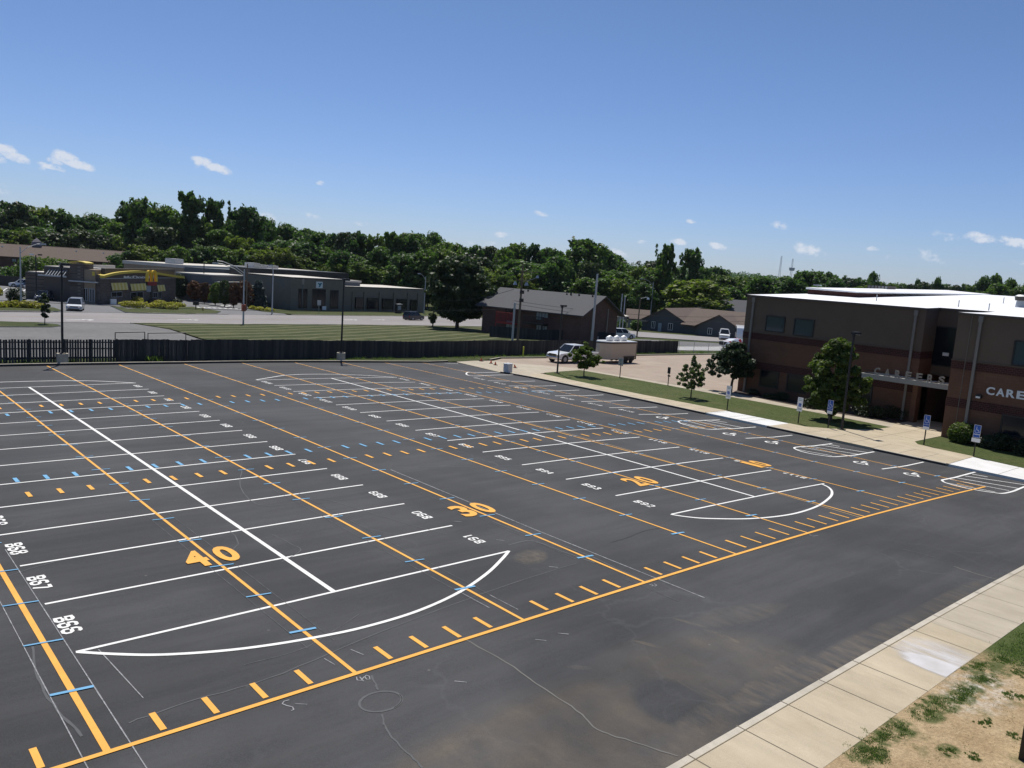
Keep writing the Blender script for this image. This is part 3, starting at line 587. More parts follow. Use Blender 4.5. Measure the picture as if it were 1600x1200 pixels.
# ============================================================ LOT MARKINGS
YD = .9144; O1, O2, O3, O4 = .006, .010, .014, .018
def markings():
    st = lambda mb, n: mb.build(n).__setitem__('kind', 'structure')
    def far_y(x): return float(np.interp(x, [p[0] for p in KFAR], [p[1] for p in KFAR]))-.15
    y = MB(); w = MB(); b = MB(); ch = MB()
    strip(y, [(-6, 0), (15, 0), (30, 0), (41.25, 0)], .105, O3, M_YEL, .7, .04)
    for k in range(10):
        x = 4.572*k; wd = .115 if k == 0 else .088
        ye = far_y(x) if x < 44 else 40
        strip(y, [(x, -.05), (x, ye)], wd, O2, M_YEL, .7, .05)
    strip(y, [(27.08, 0), (27.75, 14), (27.62, 20)], .07, O2, M_YELFAINT, 1, .2)
    # one yard dashes
    for k in range(-6, 46):
        if k % 5 == 0: continue
        x = k*YD; dy = .0 if x < 18 else .25
        strip(y, [(x, .14+dy*.4), (x, .77+dy)], .11 if x < 20 else .09, O2, M_YEL, .7)
        for (yy, M) in ((15.96, M_YEL), (32.80, M_YEL), (18.0, M_BLU), (30.77, M_BLU)):
            if x > 43.5: continue
            strip(y if M is M_YEL else b, [(x, yy-.31), (x, yy+.31)], .13, O4, M, .7)
    for k in range(10):
        x = 4.572*k; n = 1
        while n*2.286 < far_y(x)-.6:
            yy = n*2.286; wdt = .35 if k == 0 else .30
            strip(b, [(x-wdt, yy+.04), (x+wdt, yy-.04)], (.085 if yy < 3 else .055), O4, M_BLU, .7, .1); n += 1
            if x > 44: break
    # parking stalls: two double rows
    def far_x(i): return i
    y1 = [3.83+2.757*i for i in range(14)]
    y2 = [3.82+2.708*i for i in range(14)]
    for yy in y1: strip(w, [(.42, yy), (12.0, yy)], .085, O1, M_WHT, .8, .04)
    for yy in y1: strip(w, [(-19.5, yy), (-7.6, yy)], .085, O1, M_WHT, .8, .04)
    for i, yy in enumerate(y2): strip(w, [(20.02-.02*i, yy+.02*(i == 0)), (31.62-.04*i, yy+.03*i/13)], .085, O1, M_WHT, .8, .04)
    strip(w, [(6.2, y1[0]), (6.2, y1[-1])], .125, O1+.001, M_WHT, .8, .04)
    strip(w, [(25.65, y2[0]), (25.5, y2[-1])], .12, O1+.001, M_WHT, .8, .04)
    def px(pts, wd, mbb=w, M=M_WHT, off=O2): strip(mbb, smooth_curve([at(*p)[:2] for p in pts]), wd, off, M, .5, .03)
    px([(120, 1019), (180, 1022.5), (250, 1023.5), (340, 1018), (420, 1008.5), (500, 995), (570, 980), (650, 956), (715, 927), (760, 897), (785, 873), (795, 861)], .10)
    px([(1048, 804), (1075, 808), (1110, 810.5), (1175, 810.5), (1235, 804), (1275, 792), (1296, 778), (1300, 769), (1295, 762), (1285, 757)], .105)
    px([(212, 598.7), (160, 595.8), (112, 595), (62, 595.6), (30, 596.5), (0, 597.3), (-30, 599), (-55, 602)], .12)
    px([(400, 593.6), (422, 590), (442, 586.9), (462, 585.4), (485, 584.8), (525, 585), (567, 586.4), (600, 588.4), (620, 590)], .12)
    # kerbside stalls
    for (a, c) in (((1378, 733), (1443, 722)), ((1165, 685), (1238, 680)), ((998, 647.5), (1075, 646)), ((952, 637), (1027, 636)), ((908, 627.5), (984, 625)), ((867, 618.5), (943, 617)), ((831, 610.8), (905, 609.5)), ((795, 603), (869, 602.5)), ((762, 595), (836, 595.5))):
        strip(w, [at(*a)[:2], at(*c)[:2]], .10, O1, M_WHT, .8)
    px([(805, 585.8), (770, 586.3), (745, 587.6), (732, 586.5), (728.5, 584), (732, 581.6), (742, 582.2), (779, 582)], .13)
    strip(w, [at(695, 567.4)[:2], at(716, 568.4)[:2]], .1, O1, M_WHT)
    # hatched access aisles
    H = [([(1125, 656.2), (1095, 657.2), (1064, 657.8), (1060.6, 659.6), (1066, 662.5), (1075, 665), (1094, 669.2), (1112, 671), (1137.5, 670), (1181, 667.3)],
          [((1075, 658.2), (1120, 670)), ((1087, 657.8), (1143, 669.5)), ((1100, 657), (1161, 668.3)), ((1112, 656.8), (1136, 660.2)), ((1066, 661), (1100, 669.2))]),
         ([(1300, 693.2), (1270, 697), (1247, 698.5), (1241, 700.4), (1249, 704.5), (1265, 708.7), (1285, 712), (1300, 713.7), (1317, 713), (1366, 706)],
          [((1295, 694.4), (1312, 697.6)), ((1282, 695.5), (1356, 707.4)), ((1266, 697.4), (1340, 709.8)), ((1252, 698.8), (1326, 711.8)), ((1246, 702.5), (1300, 712.3))]),
         ([(1523.5, 737.8), (1500, 744), (1478, 749), (1472, 750.8), (1479, 755), (1500, 760.5), (1525, 765.8), (1550, 769.5), (1570, 770.8), (1600, 761), (1625, 753)],
          [((1519, 741), (1543, 745.2)), ((1508, 743.8), (1608, 758.6)), ((1495, 746.8), (1591, 763.2)), ((1484, 749), (1577, 766.8)), ((1478, 754.5), (1555, 768.8))])]
    for out, stripes in H:
        px(out, .12)
        for a, c in stripes: strip(w, [at(*a)[:2], at(*c)[:2]], .085, O1+.001, M_WHT, .8)
    # wheelchair symbols
    def isa(u, v):
        p = at(u, v); ox, oy = p[0], p[1]; s = .62
        def q(a, c): return (ox+c*s*1.0, oy-a*s)   # up is +x, reading runs -y
        def circ(cx, cy, r, a0, a1, n=12): return [q(cx+r*cos(radians(a0+(a1-a0)*i/n)), cy+r*sin(radians(a0+(a1-a0)*i/n))) for i in range(n+1)]
        strip(w, circ(-.05, 1.0, .09, 0, 360), .11, O2, M_WHT, .1)
        strip(w, [q(-.08, .8), q(-.02, .1), q(.5, .1), q(.72, -.5), q(.9, -.45)], .12, O2, M_WHT, .2)
        strip(w, [q(-.06, .5), q(.45, .5)], .1, O2, M_WHT, .2)
        strip(w, circ(.1, -.25, .55, 130, 330), .12, O2, M_WHT, .1)
    for q_ in ((1035, 652.5), (1140, 678), (1206, 691), (1345, 722.8), (1424, 741), (1618, 786)): isa(*q_)
    # stencilled bay numbers
    S = {'B': [[(.4, 0), (.4, 2.7)], [(.4, 3.3), (.4, 6)], [(1.0, 5.55), (2.7, 5.55), (3.45, 5.0), (3.45, 4.0), (2.8, 3.35), (1.0, 3.35)], [(1.0, 2.65), (2.8, 2.65), (3.6, 2.0), (3.6, 1.0), (2.9, .45), (1.0, .45)]],
         '0': [[(.4, 1.0), (.4, 5.0), (1.3, 5.6), (1.75, 5.6)], [(2.25, 5.6), (2.8, 5.6), (3.6, 5.0), (3.6, 1.0), (2.8, .4), (2.25, .4)], [(1.75, .4), (1.3, .4), (.4, 1.0)]],
         '1': [[(.9, 4.6), (2.0, 5.8)], [(2.1, 5.9), (2.1, 0)]],
         '2': [[(.4, 4.6), (.9, 5.5), (2.9, 5.5), (3.6, 4.7), (3.4, 3.6), (2.4, 2.6)], [(1.9, 2.1), (.4, .45), (3.7, .45)]],
         '3': [[(.4, 4.9), (1.1, 5.55), (2.8, 5.55), (3.5, 4.8), (3.4, 3.8), (2.7, 3.25), (1.6, 3.25)], [(3.0, 2.8), (3.6, 2.0), (3.5, 1.1), (2.8, .45), (1.1, .45), (.4, 1.1)]],
         '4': [[(2.9, 0), (2.9, 6)], [(2.3, 5.5), (.4, 1.9), (3.8, 1.9)]],
         '5': [[(3.4, 5.55), (.6, 5.55), (.5, 3.3)], [(1.0, 3.3), (2.8, 3.4), (3.6, 2.6), (3.5, 1.2), (2.8, .45), (1.1, .45), (.4, 1.1)]],
         '6': [[(3.4, 4.9), (2.8, 5.55), (1.2, 5.55), (.4, 4.7), (.4, 3.1)], [(.4, 2.6), (.4, 1.2), (1.2, .45), (2.8, .45), (3.6, 1.2), (3.6, 2.3), (2.8, 3.1), (1.1, 3.1)]],
         '7': [[(.4, 5.5), (3.6, 5.5)], [(3.3, 4.9), (1.5, 0)]],
         '8': [[(1.7, 5.6), (1.1, 5.6), (.5, 4.9), (.5, 4.1), (1.2, 3.4), (2.8, 3.4), (3.5, 4.1), (3.5, 4.9), (2.9, 5.6), (2.3, 5.6)], [(1.2, 2.7), (.4, 2.0), (.4, 1.1), (1.2, .4), (1.8, .4)], [(2.3, .4), (2.8, .4), (3.6, 1.1), (3.6, 2.0), (2.8, 2.7)]],
         '9': [[(.6, 1.1), (1.2, .45), (2.8, .45), (3.6, 1.3), (3.6, 2.9)], [(3.6, 3.4), (3.6, 4.8), (2.8, 5.55), (1.2, 5.55), (.4, 4.8), (.4, 3.7), (1.2, 2.9), (2.9, 2.9)]]}
    def label(txt, x, yc, face, s=.057, wd=.066):
        # face +1: top of the letters towards +x (reads towards -y); -1: the opposite
        n = len(txt); tw = (n*4.0+(n-1)*1.1)*s
        for i, chh in enumerate(txt):
            for pl in S[chh]:
                P = [(x+face*(b_*s-3*s), yc-face*((a_+i*5.1)*s-tw/2)) for a_, b_ in pl]
                strip(w, P, wd, O2, M_WHT, .25)
    for i in range(13):
        yc = y1[i]+1.38
        label('B%d' % (66+i), .58, yc, 1, .064, .078); label('B%d' % (91-i), 11.78, yc, -1)
        yc = y2[i]+1.40
        label('B%d' % (92+i), 20.15-.02*i, yc, 1, .06, .066); label('B%d' % (117-i), 31.75-.05*i, yc+.15, -1, .058, .064)
    for n_, q_ in enumerate(((979, 642), (930, 632), (886.5, 622.8), (850, 614.4), (814, 606.4), (781, 599), (749, 591.8))):
        p = at(*q_); label('B%d' % (118+n_), p[0], p[1], 1, .062, .066)
    st(y, 'yellow_field_lines'); st(w, 'white_bay_lines'); st(b, 'blue_grid_marks')
    # big yellow yard numbers
    mb = MB()
    for dg, x0, wd in (('4', 3.88, .58), ('0', 4.72, .56), ('3', 12.98, .62), ('0', 13.86, .58), ('2', 22.15, .62), ('0', 22.98, .58), ('1', 31.5, .34), ('0', 32.13, .62)):
        vs, fs = font_geo(dg, .035); vs = fit_geo(vs, wd, 1.25)
        mb.add([(x0+v[0], 7.02+v[1], gzf(x0+v[0], 7.02+v[1])+O4+.004) for v in vs], fs)
    mb.build('yard_numbers', M_YEL)['kind'] = 'structure'
    # chalk layout lines, scribbles, sealed cracks
    def c(pts, wd=.02, M=M_CHALK): strip(ch, pts, wd, O1+.002, M, .6, .5)
    c([(.34, 10.8), (.36, -1.0)], .022); c([(-.34, 8), (-.36, -2.6)], .018); c([(.8, 3.7), (.95, 1.35)], .02); c([(14.2, 13.6), (14.15, 5.0), (14.28, -1.55)], .035)
    c([(13.35, 11), (13.33, 2.2)], .015, M_CHALKF); c([(13.4, .6), (13.45, -1.3)], .015, M_CHALKF)
    for x in (4.26, 4.9): c([(x, 12), (x+.02, 1.5)], .014, M_CHALKF)
    for x in (8.85, 9.42): c([(x, 13), (x+.01, 1.2)], .016, M_CHALKF)
    c([(8.88, 2.4), (8.9, 1.0)], .02); c([(9.42, 1.6), (9.44, .55)], .02); c([(4.35, .9), (4.4, .55)], .02); c([(5.0, .95), (5.1, .6)], .02)
    for (u, v) in ((845, 1000), (880, 990), (720, 1065), (715, 815), (782, 844), (865, 886)):
        p = at(u, v); c([(p[0]-.1, p[1]+.08), (p[0]+.08, p[1]-.1)], .02)
    # chalk "40", "30" and an s-curve by the sideline
    def scrib(pts, wd=.022): c([at(*q_)[:2] for q_ in pts], wd)
    scrib([(557, 1058), (558, 1063), (564, 1064), (569, 1058)]); scrib([(562, 1058), (568, 1065)])
    scrib([(570, 1058), (573, 1062), (578, 1062), (577, 1057), (572, 1055.5), (570, 1058)])
    scrib([(1015, 914.5), (1018, 913), (1020, 915), (1018, 916.5)]); scrib([(1022, 912.5), (1026, 914.5), (1023, 917), (1021, 915)])
    scrib([(452, 1094), (444, 1096), (441, 1100), (448, 1103), (457, 1105), (459, 1109), (455, 1111)]); scrib([(461, 1100), (480, 1101)], .014)
    scrib([(1265, 835.5), (1270, 838), (1278, 837)])
    # round sealed cut and cracks leading away from it
    cc = at(595, 1096); ring = [(cc[0]+.42*cos(a), cc[1]+.33*sin(a)) for a in np.linspace(0, 2*pi, 33)]
    strip(ch, ring, .05, O1, M_SEAL, .1, .3); strip(ch, ring[25:33], .018, O1+.003, M_BLACKTAR, .1, .5)
    def crk(pts, wd=.03, M=M_SEAL):
        P = smooth_curve([at(*q_)[:2] for q_ in pts], n=5); P = [p+rng.normal(0, .012, 2) for p in P]; strip(ch, P, wd, O1, M, .3, .5)
    crk([(598, 1118), (602, 1135), (612, 1152), (635, 1175), (660, 1200)], .035); crk([(580, 1056), (588, 1072), (590, 1078)], .04)
    crk([(728, 1000), (790, 1035), (850, 1076), (900, 1110), (935, 1140), (975, 1155), (1060, 1182)], .035, mat('dusty crack', (.13, .125, .115), .9)); crk([(0, 905), (60, 885), (130, 868)], .03)
    crk([(200, 1130), (300, 1095), (420, 1060), (540, 1010), (680, 955), (800, 912), (900, 880)], .03)
    crk([(955, 848), (985, 838), (1010, 829), (1030, 826)], .02, M_BLACKTAR); crk([(1490, 885), (1530, 898), (1585, 912)], .05, mat('dusty crack', (.26, .24, .2), .9))
    crk([(360, 830), (372, 850), (345, 870), (330, 868)], .03); crk([(425, 835), (455, 850), (470, 860), (440, 878)], .03)
    crk([(378, 735), (376, 760), (395, 785), (430, 790), (500, 780), (560, 795), (640, 820), (700, 835)], .03)
    crk([(1410, 858), (1450, 868), (1490, 880)], .02, M_CHALKF)
    crk([(560, 960), (480, 1010), (380, 1040)], .015, M_CHALKF)
    crk([(1000, 905), (900, 860), (830, 838), (770, 815)], .05)
    crk([(50, 1010), (60, 1060), (90, 1110), (130, 1150)], .05); crk([(795, 852), (830, 845), (880, 862), (930, 880)], .06)
    st(ch, 'chalk_and_cracks')
markings()

# ============================================================ SCHOOL (right)
def brick_mat(name, base, mortar, scale=1., var=.25):
    g = G(name); o = g.xyz()
    cmb = g.nt.nodes.new('ShaderNodeCombineXYZ'); g.L(g.math('ADD', o[0], o[1]), cmb.inputs[0]); g.L(o[2], cmb.inputs[1])
    b = g.nt.nodes.new('ShaderNodeTexBrick'); b.inputs['Scale'].default_value = scale; b.inputs['Brick Width'].default_value = .42; b.inputs['Row Height'].default_value = .2
    b.inputs['Mortar Size'].default_value = .012; b.inputs['Color1'].default_value = (*base, 1); b.inputs['Color2'].default_value = (*[c*(1-var) for c in base], 1); b.inputs['Mortar'].default_value = (*mortar, 1)
    g.L(cmb.outputs[0], b.inputs['Vector'])
    c = g.mix(1., b.outputs['Color'], g.ramp(g.noise(.5, 5, .6), [(.3, .85), (.7, 1.12)]), 'MULTIPLY')
    return g.out(c, .9, .2)
M_STUCCO = mat('taupe stucco', (.125, .092, .066), .92, noise=(.8, .08))
M_BRICK = brick_mat('brown split-face block', (.165, .086, .055), (.125, .07, .046), 1, .12)
M_BAND = brick_mat('dark plum soldier brick', (.065, .024, .022), (.15, .09, .075), 1.6)
M_ROOFW = mat('white roof membrane', (.80, .80, .81), .6, noise=(.5, .07, (1, .2, 1)))
M_TRIM = mat('taupe metal trim', (.075, .056, .042), .6)
M_DSP = mat('taupe downspout', (.20, .18, .155), .5)
M_LETTER = mat('white cast letters', (.78, .78, .78), .5)
M_LETTERG = mat('grey cast letters', (.30, .28, .25), .5)
M_BEAM = mat('grey painted steel', (.30, .31, .30), .5)
def roofz(x):
    return np.interp(x, [54, 55, 60, 62.5, 70, 104], [7.51, 7.55, 7.62, 7.72, 8.02, 9.45])
def school():
    t = thing('school_building', 'long two-storey brown brick school with plum bands and a white roof at the right', 'building', (60, 10, -1.2))
    P = lambda mb, n, m=None, par=t: _par(mb.build(n, m), par)
    def _par(o, p):
        o.parent = p; o.matrix_parent_inverse = Matrix.Translation((-60, -10, 1.2)) if p is t else Matrix.Identity(4); return o
    def sub(mb, n, m, par): o = mb.build(n, m); o.parent = par; return o
    zb = -1.7
    S0 = 26.5  # north end
    def wallseg(z0, z1, m, name, out=0.):
        mb = MB(); e = out
        mb.box(60-e, 62.4, 11.1, S0+e, z0, z1); mb.box(62.4, 104, 20, S0+e, z0, z1) ; mb.box(55-e, 62.4, -42, 7.12+e, z0, z1)
        return P(mb, name, m)
    wallseg(zb, 1.12, M_BRICK, 'wall'); wallseg(1.75, 3.72, M_BRICK, 'wall')
    wallseg(1.12, 1.75, M_BAND, 'brick_band', .03); wallseg(3.72, 4.3, M_BAND, 'brick_band', .03)
    mb = MB(); mb.box(60, 62.4, 11.1, S0, 4.3, 7.46); mb.box(62.4, 104, 20, S0, 4.3, 7.7); mb.box(55, 62.4, -42, 7.12, 4.3, 7.44); P(mb, 'wall', M_STUCCO)
    mb = MB(); mb.box(62.5, 64, 7.0, 11.3, 2.6, 7.6); P(mb, 'wall', M_STUCCO)
    mb = MB(); mb.box(68, 68.3, 7.0, 11.3, zb, 2.6, M_TRIM); mb.box(60.2, 68, 11.1, 11.3, zb, 2.5, M_BRICK); mb.box(60.2, 68, 7.0, 7.14, zb, 2.5, M_BRICK); mb.box(62.5, 68.2, 7.0, 11.3, 2.5, 2.62, M_TRIM); P(mb, 'entrance_recess')
    mb = MB(); mb.box(67.9, 67.96, 8.0, 10.3, -1.1, 1.4); dr = P(mb, 'door', M_GLASS)
    mb = MB()
    for y in (7.95, 9.12, 10.3): mb.box(67.84, 67.9, y-.04, y+.04, -1.1, 1.45)
    mb.box(67.84, 67.9, 7.95, 10.3, 1.4, 1.5); sub(mb, 'frame', M_STEEL, dr)
    # string courses
    mb = MB(); mb.box(59.93, 60, 11.05, S0+.05, 4.3, 4.36); mb.box(54.93, 55, -42, 7.17, 4.3, 4.36); P(mb, 'ledge', M_STUCCO)
    # windows on the facade
    def window(x, y0, y1, z0, z1, m, muntin=0):
        mb = MB(); mb.box(x-.02, x+.05, y0, y1, z0, z1); w = P(mb, 'window', m)
        fr = MB(); d = .09
        for a in ((y0-d, y0, z0-d, z1+d), (y1, y1+d, z0-d, z1+d), (y0, y1, z0-d, z0), (y0, y1, z1, z1+d)): fr.box(x-.075, x+.05, *a)
        for k in range(muntin): ym = y0+(y1-y0)*(k+1)/(muntin+1); fr.box(x-.06, x-.02, ym-.03, ym+.03, z0, z1)
        sub(fr, 'frame', M_DKMETAL, w); return w
    window(60, 22.62, 24.3, 4.62, 5.84, M_GLASSB); window(60, 19.95, 21.6, 4.55, 5.82, M_GLASSB)
    window(60, 22.6, 24.25, -.32, 1.05, M_GLASS); window(60, 19.95, 21.65, -.32, 1.05, M_GLASS)
    for y in (17.2, 14.4): window(60, y, y+1.6, -.32, 1.05, M_GLASS)
    window(62.5, 9.65, 11.45, 3.3, 6.2, M_GLASS, 0)
    for y in (3.48, -1, -5.5, -10, -14.5): window(55, y-1.7, y, 4.5, 5.94, M_GLASSB); window(55, y-1.9, y+.05, -.1, 1.08, M_GLASS)
    mb = MB(); vs, fs = font_geo('▮', 0) if False else ([], [])
    mb.box(62.41, 62.44, 9.95, 10.4, 4.05, 4.3); P(mb, 'window_sticker', M_WHITEP)
    # parapet trim and gutters
    mb = MB(); mb.box(59.86, 60, 11.02, S0+.1, 7.42, 7.60); mb.box(59.86, 104, S0, S0+.12, 7.42, 7.7); mb.box(62.36, 62.5, 7.1, 11.1, 7.5, 7.68); mb.box(54.86, 55, -42, 7.2, 7.38, 7.55); mb.box(54.9, 62.4, 7.12, 7.22, 7.38, 7.6); mb.box(60, 62.4, 11.0, 11.1, 7.42, 7.62); P(mb, 'gutter', M_TRIM)
    for y, x in ((25.75, 60), (11.78, 60), (5.68, 55), (-6.8, 55), (-19, 55)):
        mb = MB(); mb.box(x-.16, x-.02, y-.09, y+.09, -1.2, 7.4); mb.box(x-.2, x-.02, y-.14, y+.14, 7.0, 7.4); P(mb, 'downspout', M_DSP)
    # roof
    mb = MB()
    def rs(x0, x1, ya, yb):
        n = 12; xs = np.linspace(x0, x1, n); vs = []
        for x in xs: z = float(roofz(x)); vs += [(x, ya, z), (x, yb, z)]
        b_ = len(mb.v); mb.add(vs, [(2*i, 2*i+1, 2*i+3, 2*i+2) for i in range(n-1)])
        mb.add([(v[0], v[1], v[2]-.12) for v in vs], [(2*i, 2*i+1, 2*i+3, 2*i+2) for i in range(n-1)])
    rs(59.9, 62.45, 11.05, S0+.06); rs(54.9, 62.45, -42, 7.15); rs(62.45, 104, -42, S0+.06)
    P(mb, 'roof', M_ROOFW)
    # upper roof block to the north-east, with a brick fascia
    mb = MB(); mb.box(70.2, 104, 21.4, 26.2, 7.9, 8.5); P(mb, 'roof_fascia', M_BAND)
    mb = MB(); mb.add([(70, 21.2, 8.56), (70, 26.35, 8.68), (106, 26.35, 9.75), (106, 21.2, 9.55)], [(0, 1, 2, 3)]); mb.add([(70, 21.2, 8.46), (70, 26.35, 8.5), (106, 26.35, 9.6), (106, 21.2, 9.4), (70, 21.2, 8.56), (70, 26.35, 8.68), (106, 26.35, 9.75), (106, 21.2, 9.55)], [(0, 1, 5, 4), (1, 2, 6, 5), (2, 3, 7, 6), (3, 0, 4, 7)]); P(mb, 'upper_roof', M_ROOFW)
    mb = MB()
    for y in np.arange(-40, 26, 3.05): mb.box(62.6, 103.8, y, y+.05, 0, .01)
    mb.v = [(v[0], v[1], float(roofz(v[0]))+.012+v[2]) for v in mb.v]
    for y in np.arange(-40, 26, 3.05):
        pass
    seams = MB()
    for y in np.arange(-40, 20, 3.05):
        xs = np.linspace(62.6, 103.8, 9)
        seams.add([(x, y+dy, float(roofz(x))+.02) for x in xs for dy in (0, .07)], [(2*i, 2*i+1, 2*i+3, 2*i+2) for i in range(8)])
    P(seams, 'roof_seam', mat('roof seam', (.68, .68, .69), .6))
    for (x, y) in ((66, 17.6), (66, 11), (63.5, 8), (72, 4), (80, 12), (76, -6), (88, 4)):
        z = float(roofz(x)); mb = MB(); mb.cone((x, y, z-.05), (x, y, z+.55), .04, .04, 8); P(mb, 'vent_pipe', M_STEEL)
    def top(x, u, v):
        d = pix_dir(u, v); return CAM + d*((x-CAM[0])/d[0])
    mb = MB(); p = top(88, 1377, 452); z = float(roofz(88)); mb.box(87, 89, p[1]-1.1, p[1]+1.1, z-.1, z+.28, M_WHITEP); mb.box(87, 89, p[1]-1.15, p[1]+1.15, z+.3, z+.75, M_TRIM)
    for k in range(6): mb.box(86.9, 87, p[1]-1.1+k*.38, p[1]-.85+k*.38, z+.32, z+.7, M_BEAM)
    P(mb, 'roof_ventilator')
    mb = MB(); p = top(74, 1600, 455); z = float(roofz(74)); mb.cone((74, p[1], z-.1), (74, p[1], z+.55), .5, .42, 20, M_STEEL); mb.cone((74, p[1], z+.55), (74, p[1], z+.9), .55, .62, 20, M_DKMETAL); mb.cone((74, p[1], z+.9), (74, p[1], z+1.05), .62, .4, 20, M_WHITEP); P(mb, 'exhaust_fan')
    mb = MB(); p = top(72, 1277, 448.5); mb.cone((72, p[1], 8.5), (72, p[1], 8.95), .04, .04, 8); mb.box(71.8, 72.2, p[1]-.35, p[1]+.35, 8.9, 9.02); P(mb, 'roof_antenna', M_STEEL)
    # entrance canopy with freestanding letters
    mb = MB(); y0, y1 = 7.14, 14.6
    mb.box(57.95, 58.1, y0, y1, 1.90, 2.26); mb.box(59.85, 60, 11.2, y1, 1.95, 2.26); mb.box(57.95, 60, y1-.15, y1, 1.92, 2.26)
    cn = P(mb, 'canopy', M_BEAM)
    mb = MB()
    for k in range(7): yy = 7.8+k*.86; mb.box(58.1, 60, yy, yy+.34, 2.14, 2.24)
    sub(mb, 'slats', M_WHITEP, cn).matrix_parent_inverse = Matrix.Identity(4)
    def letters(txt, x, z, h, m, name, ya, wl, gap, ext=.05):
        for i, chh in enumerate(txt):
            vs, fs = font_geo(chh, .03, .5); vs = fit_geo(vs, wl*(.45 if chh == 'I' else 1), h)
            mb = MB(); yy = ya-i*gap
            zz = [v[2] for v in vs]; lo, hi = min(zz), max(zz)
            mb.add([(x-(v[2]-lo)/(hi-lo)*ext, yy-v[0], z+v[1]) for v in vs], fs)
            o = mb.build(name, m); o.parent = t; o.matrix_parent_inverse = Matrix.Translation((-60, -10, 1.2))
    letters('CAREERS', 58.06, 2.27, .55, M_LETTERG, 'canopy_letter', 13.55, .42, .78)
    letters('CAREER', 54.98, 2.30, .52, M_LETTER, 'wall_letter', 4.75, .50, .595)
    mb = MB(); mb.box(54.78, 54.99, 4.95, 5.28, 1.98, 2.2, M_BLACK); mb.box(54.70, 54.78, 5.0, 5.25, 1.99, 2.1, M_WHITEP); P(mb, 'wall_lamp')
    mb = MB(); mb.tube([(54.95, 6.25, 7.4), (54.93, 6.27, 4), (54.93, 6.3, -1)], .018, 6); P(mb, 'conduit', M_DSP)
    # entrance pier
    mb = MB(); mb.box(59.5, 60.2, 10.75, 11.12, zb, 1.9); P(mb, 'pier', M_BRICK)
    return t
school()
# dark corner of the school wing right beside the photographer
def near_corner():
    p = at(1590, 1190); n = np.array([p[0]-CAM[0], p[1]-CAM[1]]); n /= np.linalg.norm(n)
    mb = MB(); a = math.atan2(n[1], n[0])
    Mx = M_at(p[0], p[1], gzf(p[0], p[1]), a)
    mb.box(-.2, .35, -1.6, 0.0, -.3, 4.0, M_DKMETAL, Mx); mb.box(-.24, .39, -1.62, .0, 4.0, 4.08, M_BEAM, Mx)
    tag(mb.build('screen_wall'), 'dark brown screen wall end on the dirt, at the lower right edge of the photo', 'wall')
near_corner()

# ============================================================ FENCES
M_FENCE = None
def fence_mat(name, a, b):
    g = G(name); geo = g.nt.nodes.new('ShaderNodeNewGeometry')
    c = g.ramp(geo.outputs['Random Per Island'], [(0, a), (1, b)])
    c = g.mix(1., c, g.ramp(g.noise(3, 5, .7, (6, 6, .5)), [(.3, .7), (.7, 1.2)]), 'MULTIPLY'); return g.out(c, .92, .2)
M_FENCE1 = fence_mat('grey weathered fence boards', (.035, .038, .042), (.085, .082, .080))
M_FENCE2 = fence_mat('brown-grey weathered fence boards', (.038, .038, .041), (.085, .079, .074))
def board_fence(name, pts, h, m, label, gap=.03, bw=.14, back=True, zoff=.0):
    P = resample(pts, 2.44); c0 = P[0]; t = thing(name, label, 'fence', (c0[0], c0[1], gzf(*c0)))
    inv = Matrix.Translation((-c0[0], -c0[1], -gzf(*c0)))
    npan = 0
    for i in range(len(P)-1):
        a, b = P[i], P[i+1]; L_ = np.linalg.norm(b-a); d = (b-a)/L_; ang = math.atan2(d[1], d[0]); z = gzf(*a)+zoff; z1 = gzf(*b)+zoff
        M = M_at(a[0], a[1], z, ang); mb = MB(); s = 0; sl = (z1-z)/L_
        dh = rng.normal(0, .02)
        while s < L_-.02:
            w_ = bw*rng.uniform(.93, 1.02); top = h+dh+rng.normal(0, .012)+sl*s; tilt = rng.normal(0, .006)
            n0 = len(mb.v); mb.box(s, s+w_, -.011, .011, .06+sl*s, top, None, M)
            s += w_+gap*rng.uniform(.2, 1.5)
        for zz in (.35, 1.0, h-.25): mb.add([tuple(M @ Vector(p)) for p in ((0, .015, zz), (L_, .015, zz+sl*L_), (L_, .055, zz+sl*L_), (0, .055, zz), (0, .015, zz+.09), (L_, .015, zz+.09+sl*L_), (L_, .055, zz+.09+sl*L_), (0, .055, zz+.09))], [(0, 1, 2, 3), (4, 5, 6, 7), (0, 1, 5, 4), (3, 2, 6, 7)])
        o = mb.build('fence_panel', m); o.parent = t; o.matrix_parent_inverse = inv
        mb = MB(); mb.box(-.05, .05, .06, .16, -.2, h+.02, None, M); o = mb.build('post', m); o.parent = t; o.matrix_parent_inverse = inv
    return t
def fp(u, v): return tuple(at(u, v)[:2])
board_fence('wooden_fence', [(-12, 52.4), (2, 52.1), fp(100, 567), fp(183, 566.3)], 1.72, M_FENCE1, 'grey vertical-board fence with narrow gaps behind the far left kerb', .045)
board_fence('wooden_fence', [fp(183, 565.8), fp(300, 565), fp(500, 561.8), fp(600, 560), fp(741, 556.8)], 1.74, M_FENCE2, 'long dark solid board fence across the middle behind the parking lot', .006)
board_fence('wooden_fence', [fp(741, 556.8), fp(860, 555), fp(1058, 551.5)], 1.8, M_FENCE2, 'board fence section behind the white pickup truck and trailer', .006)
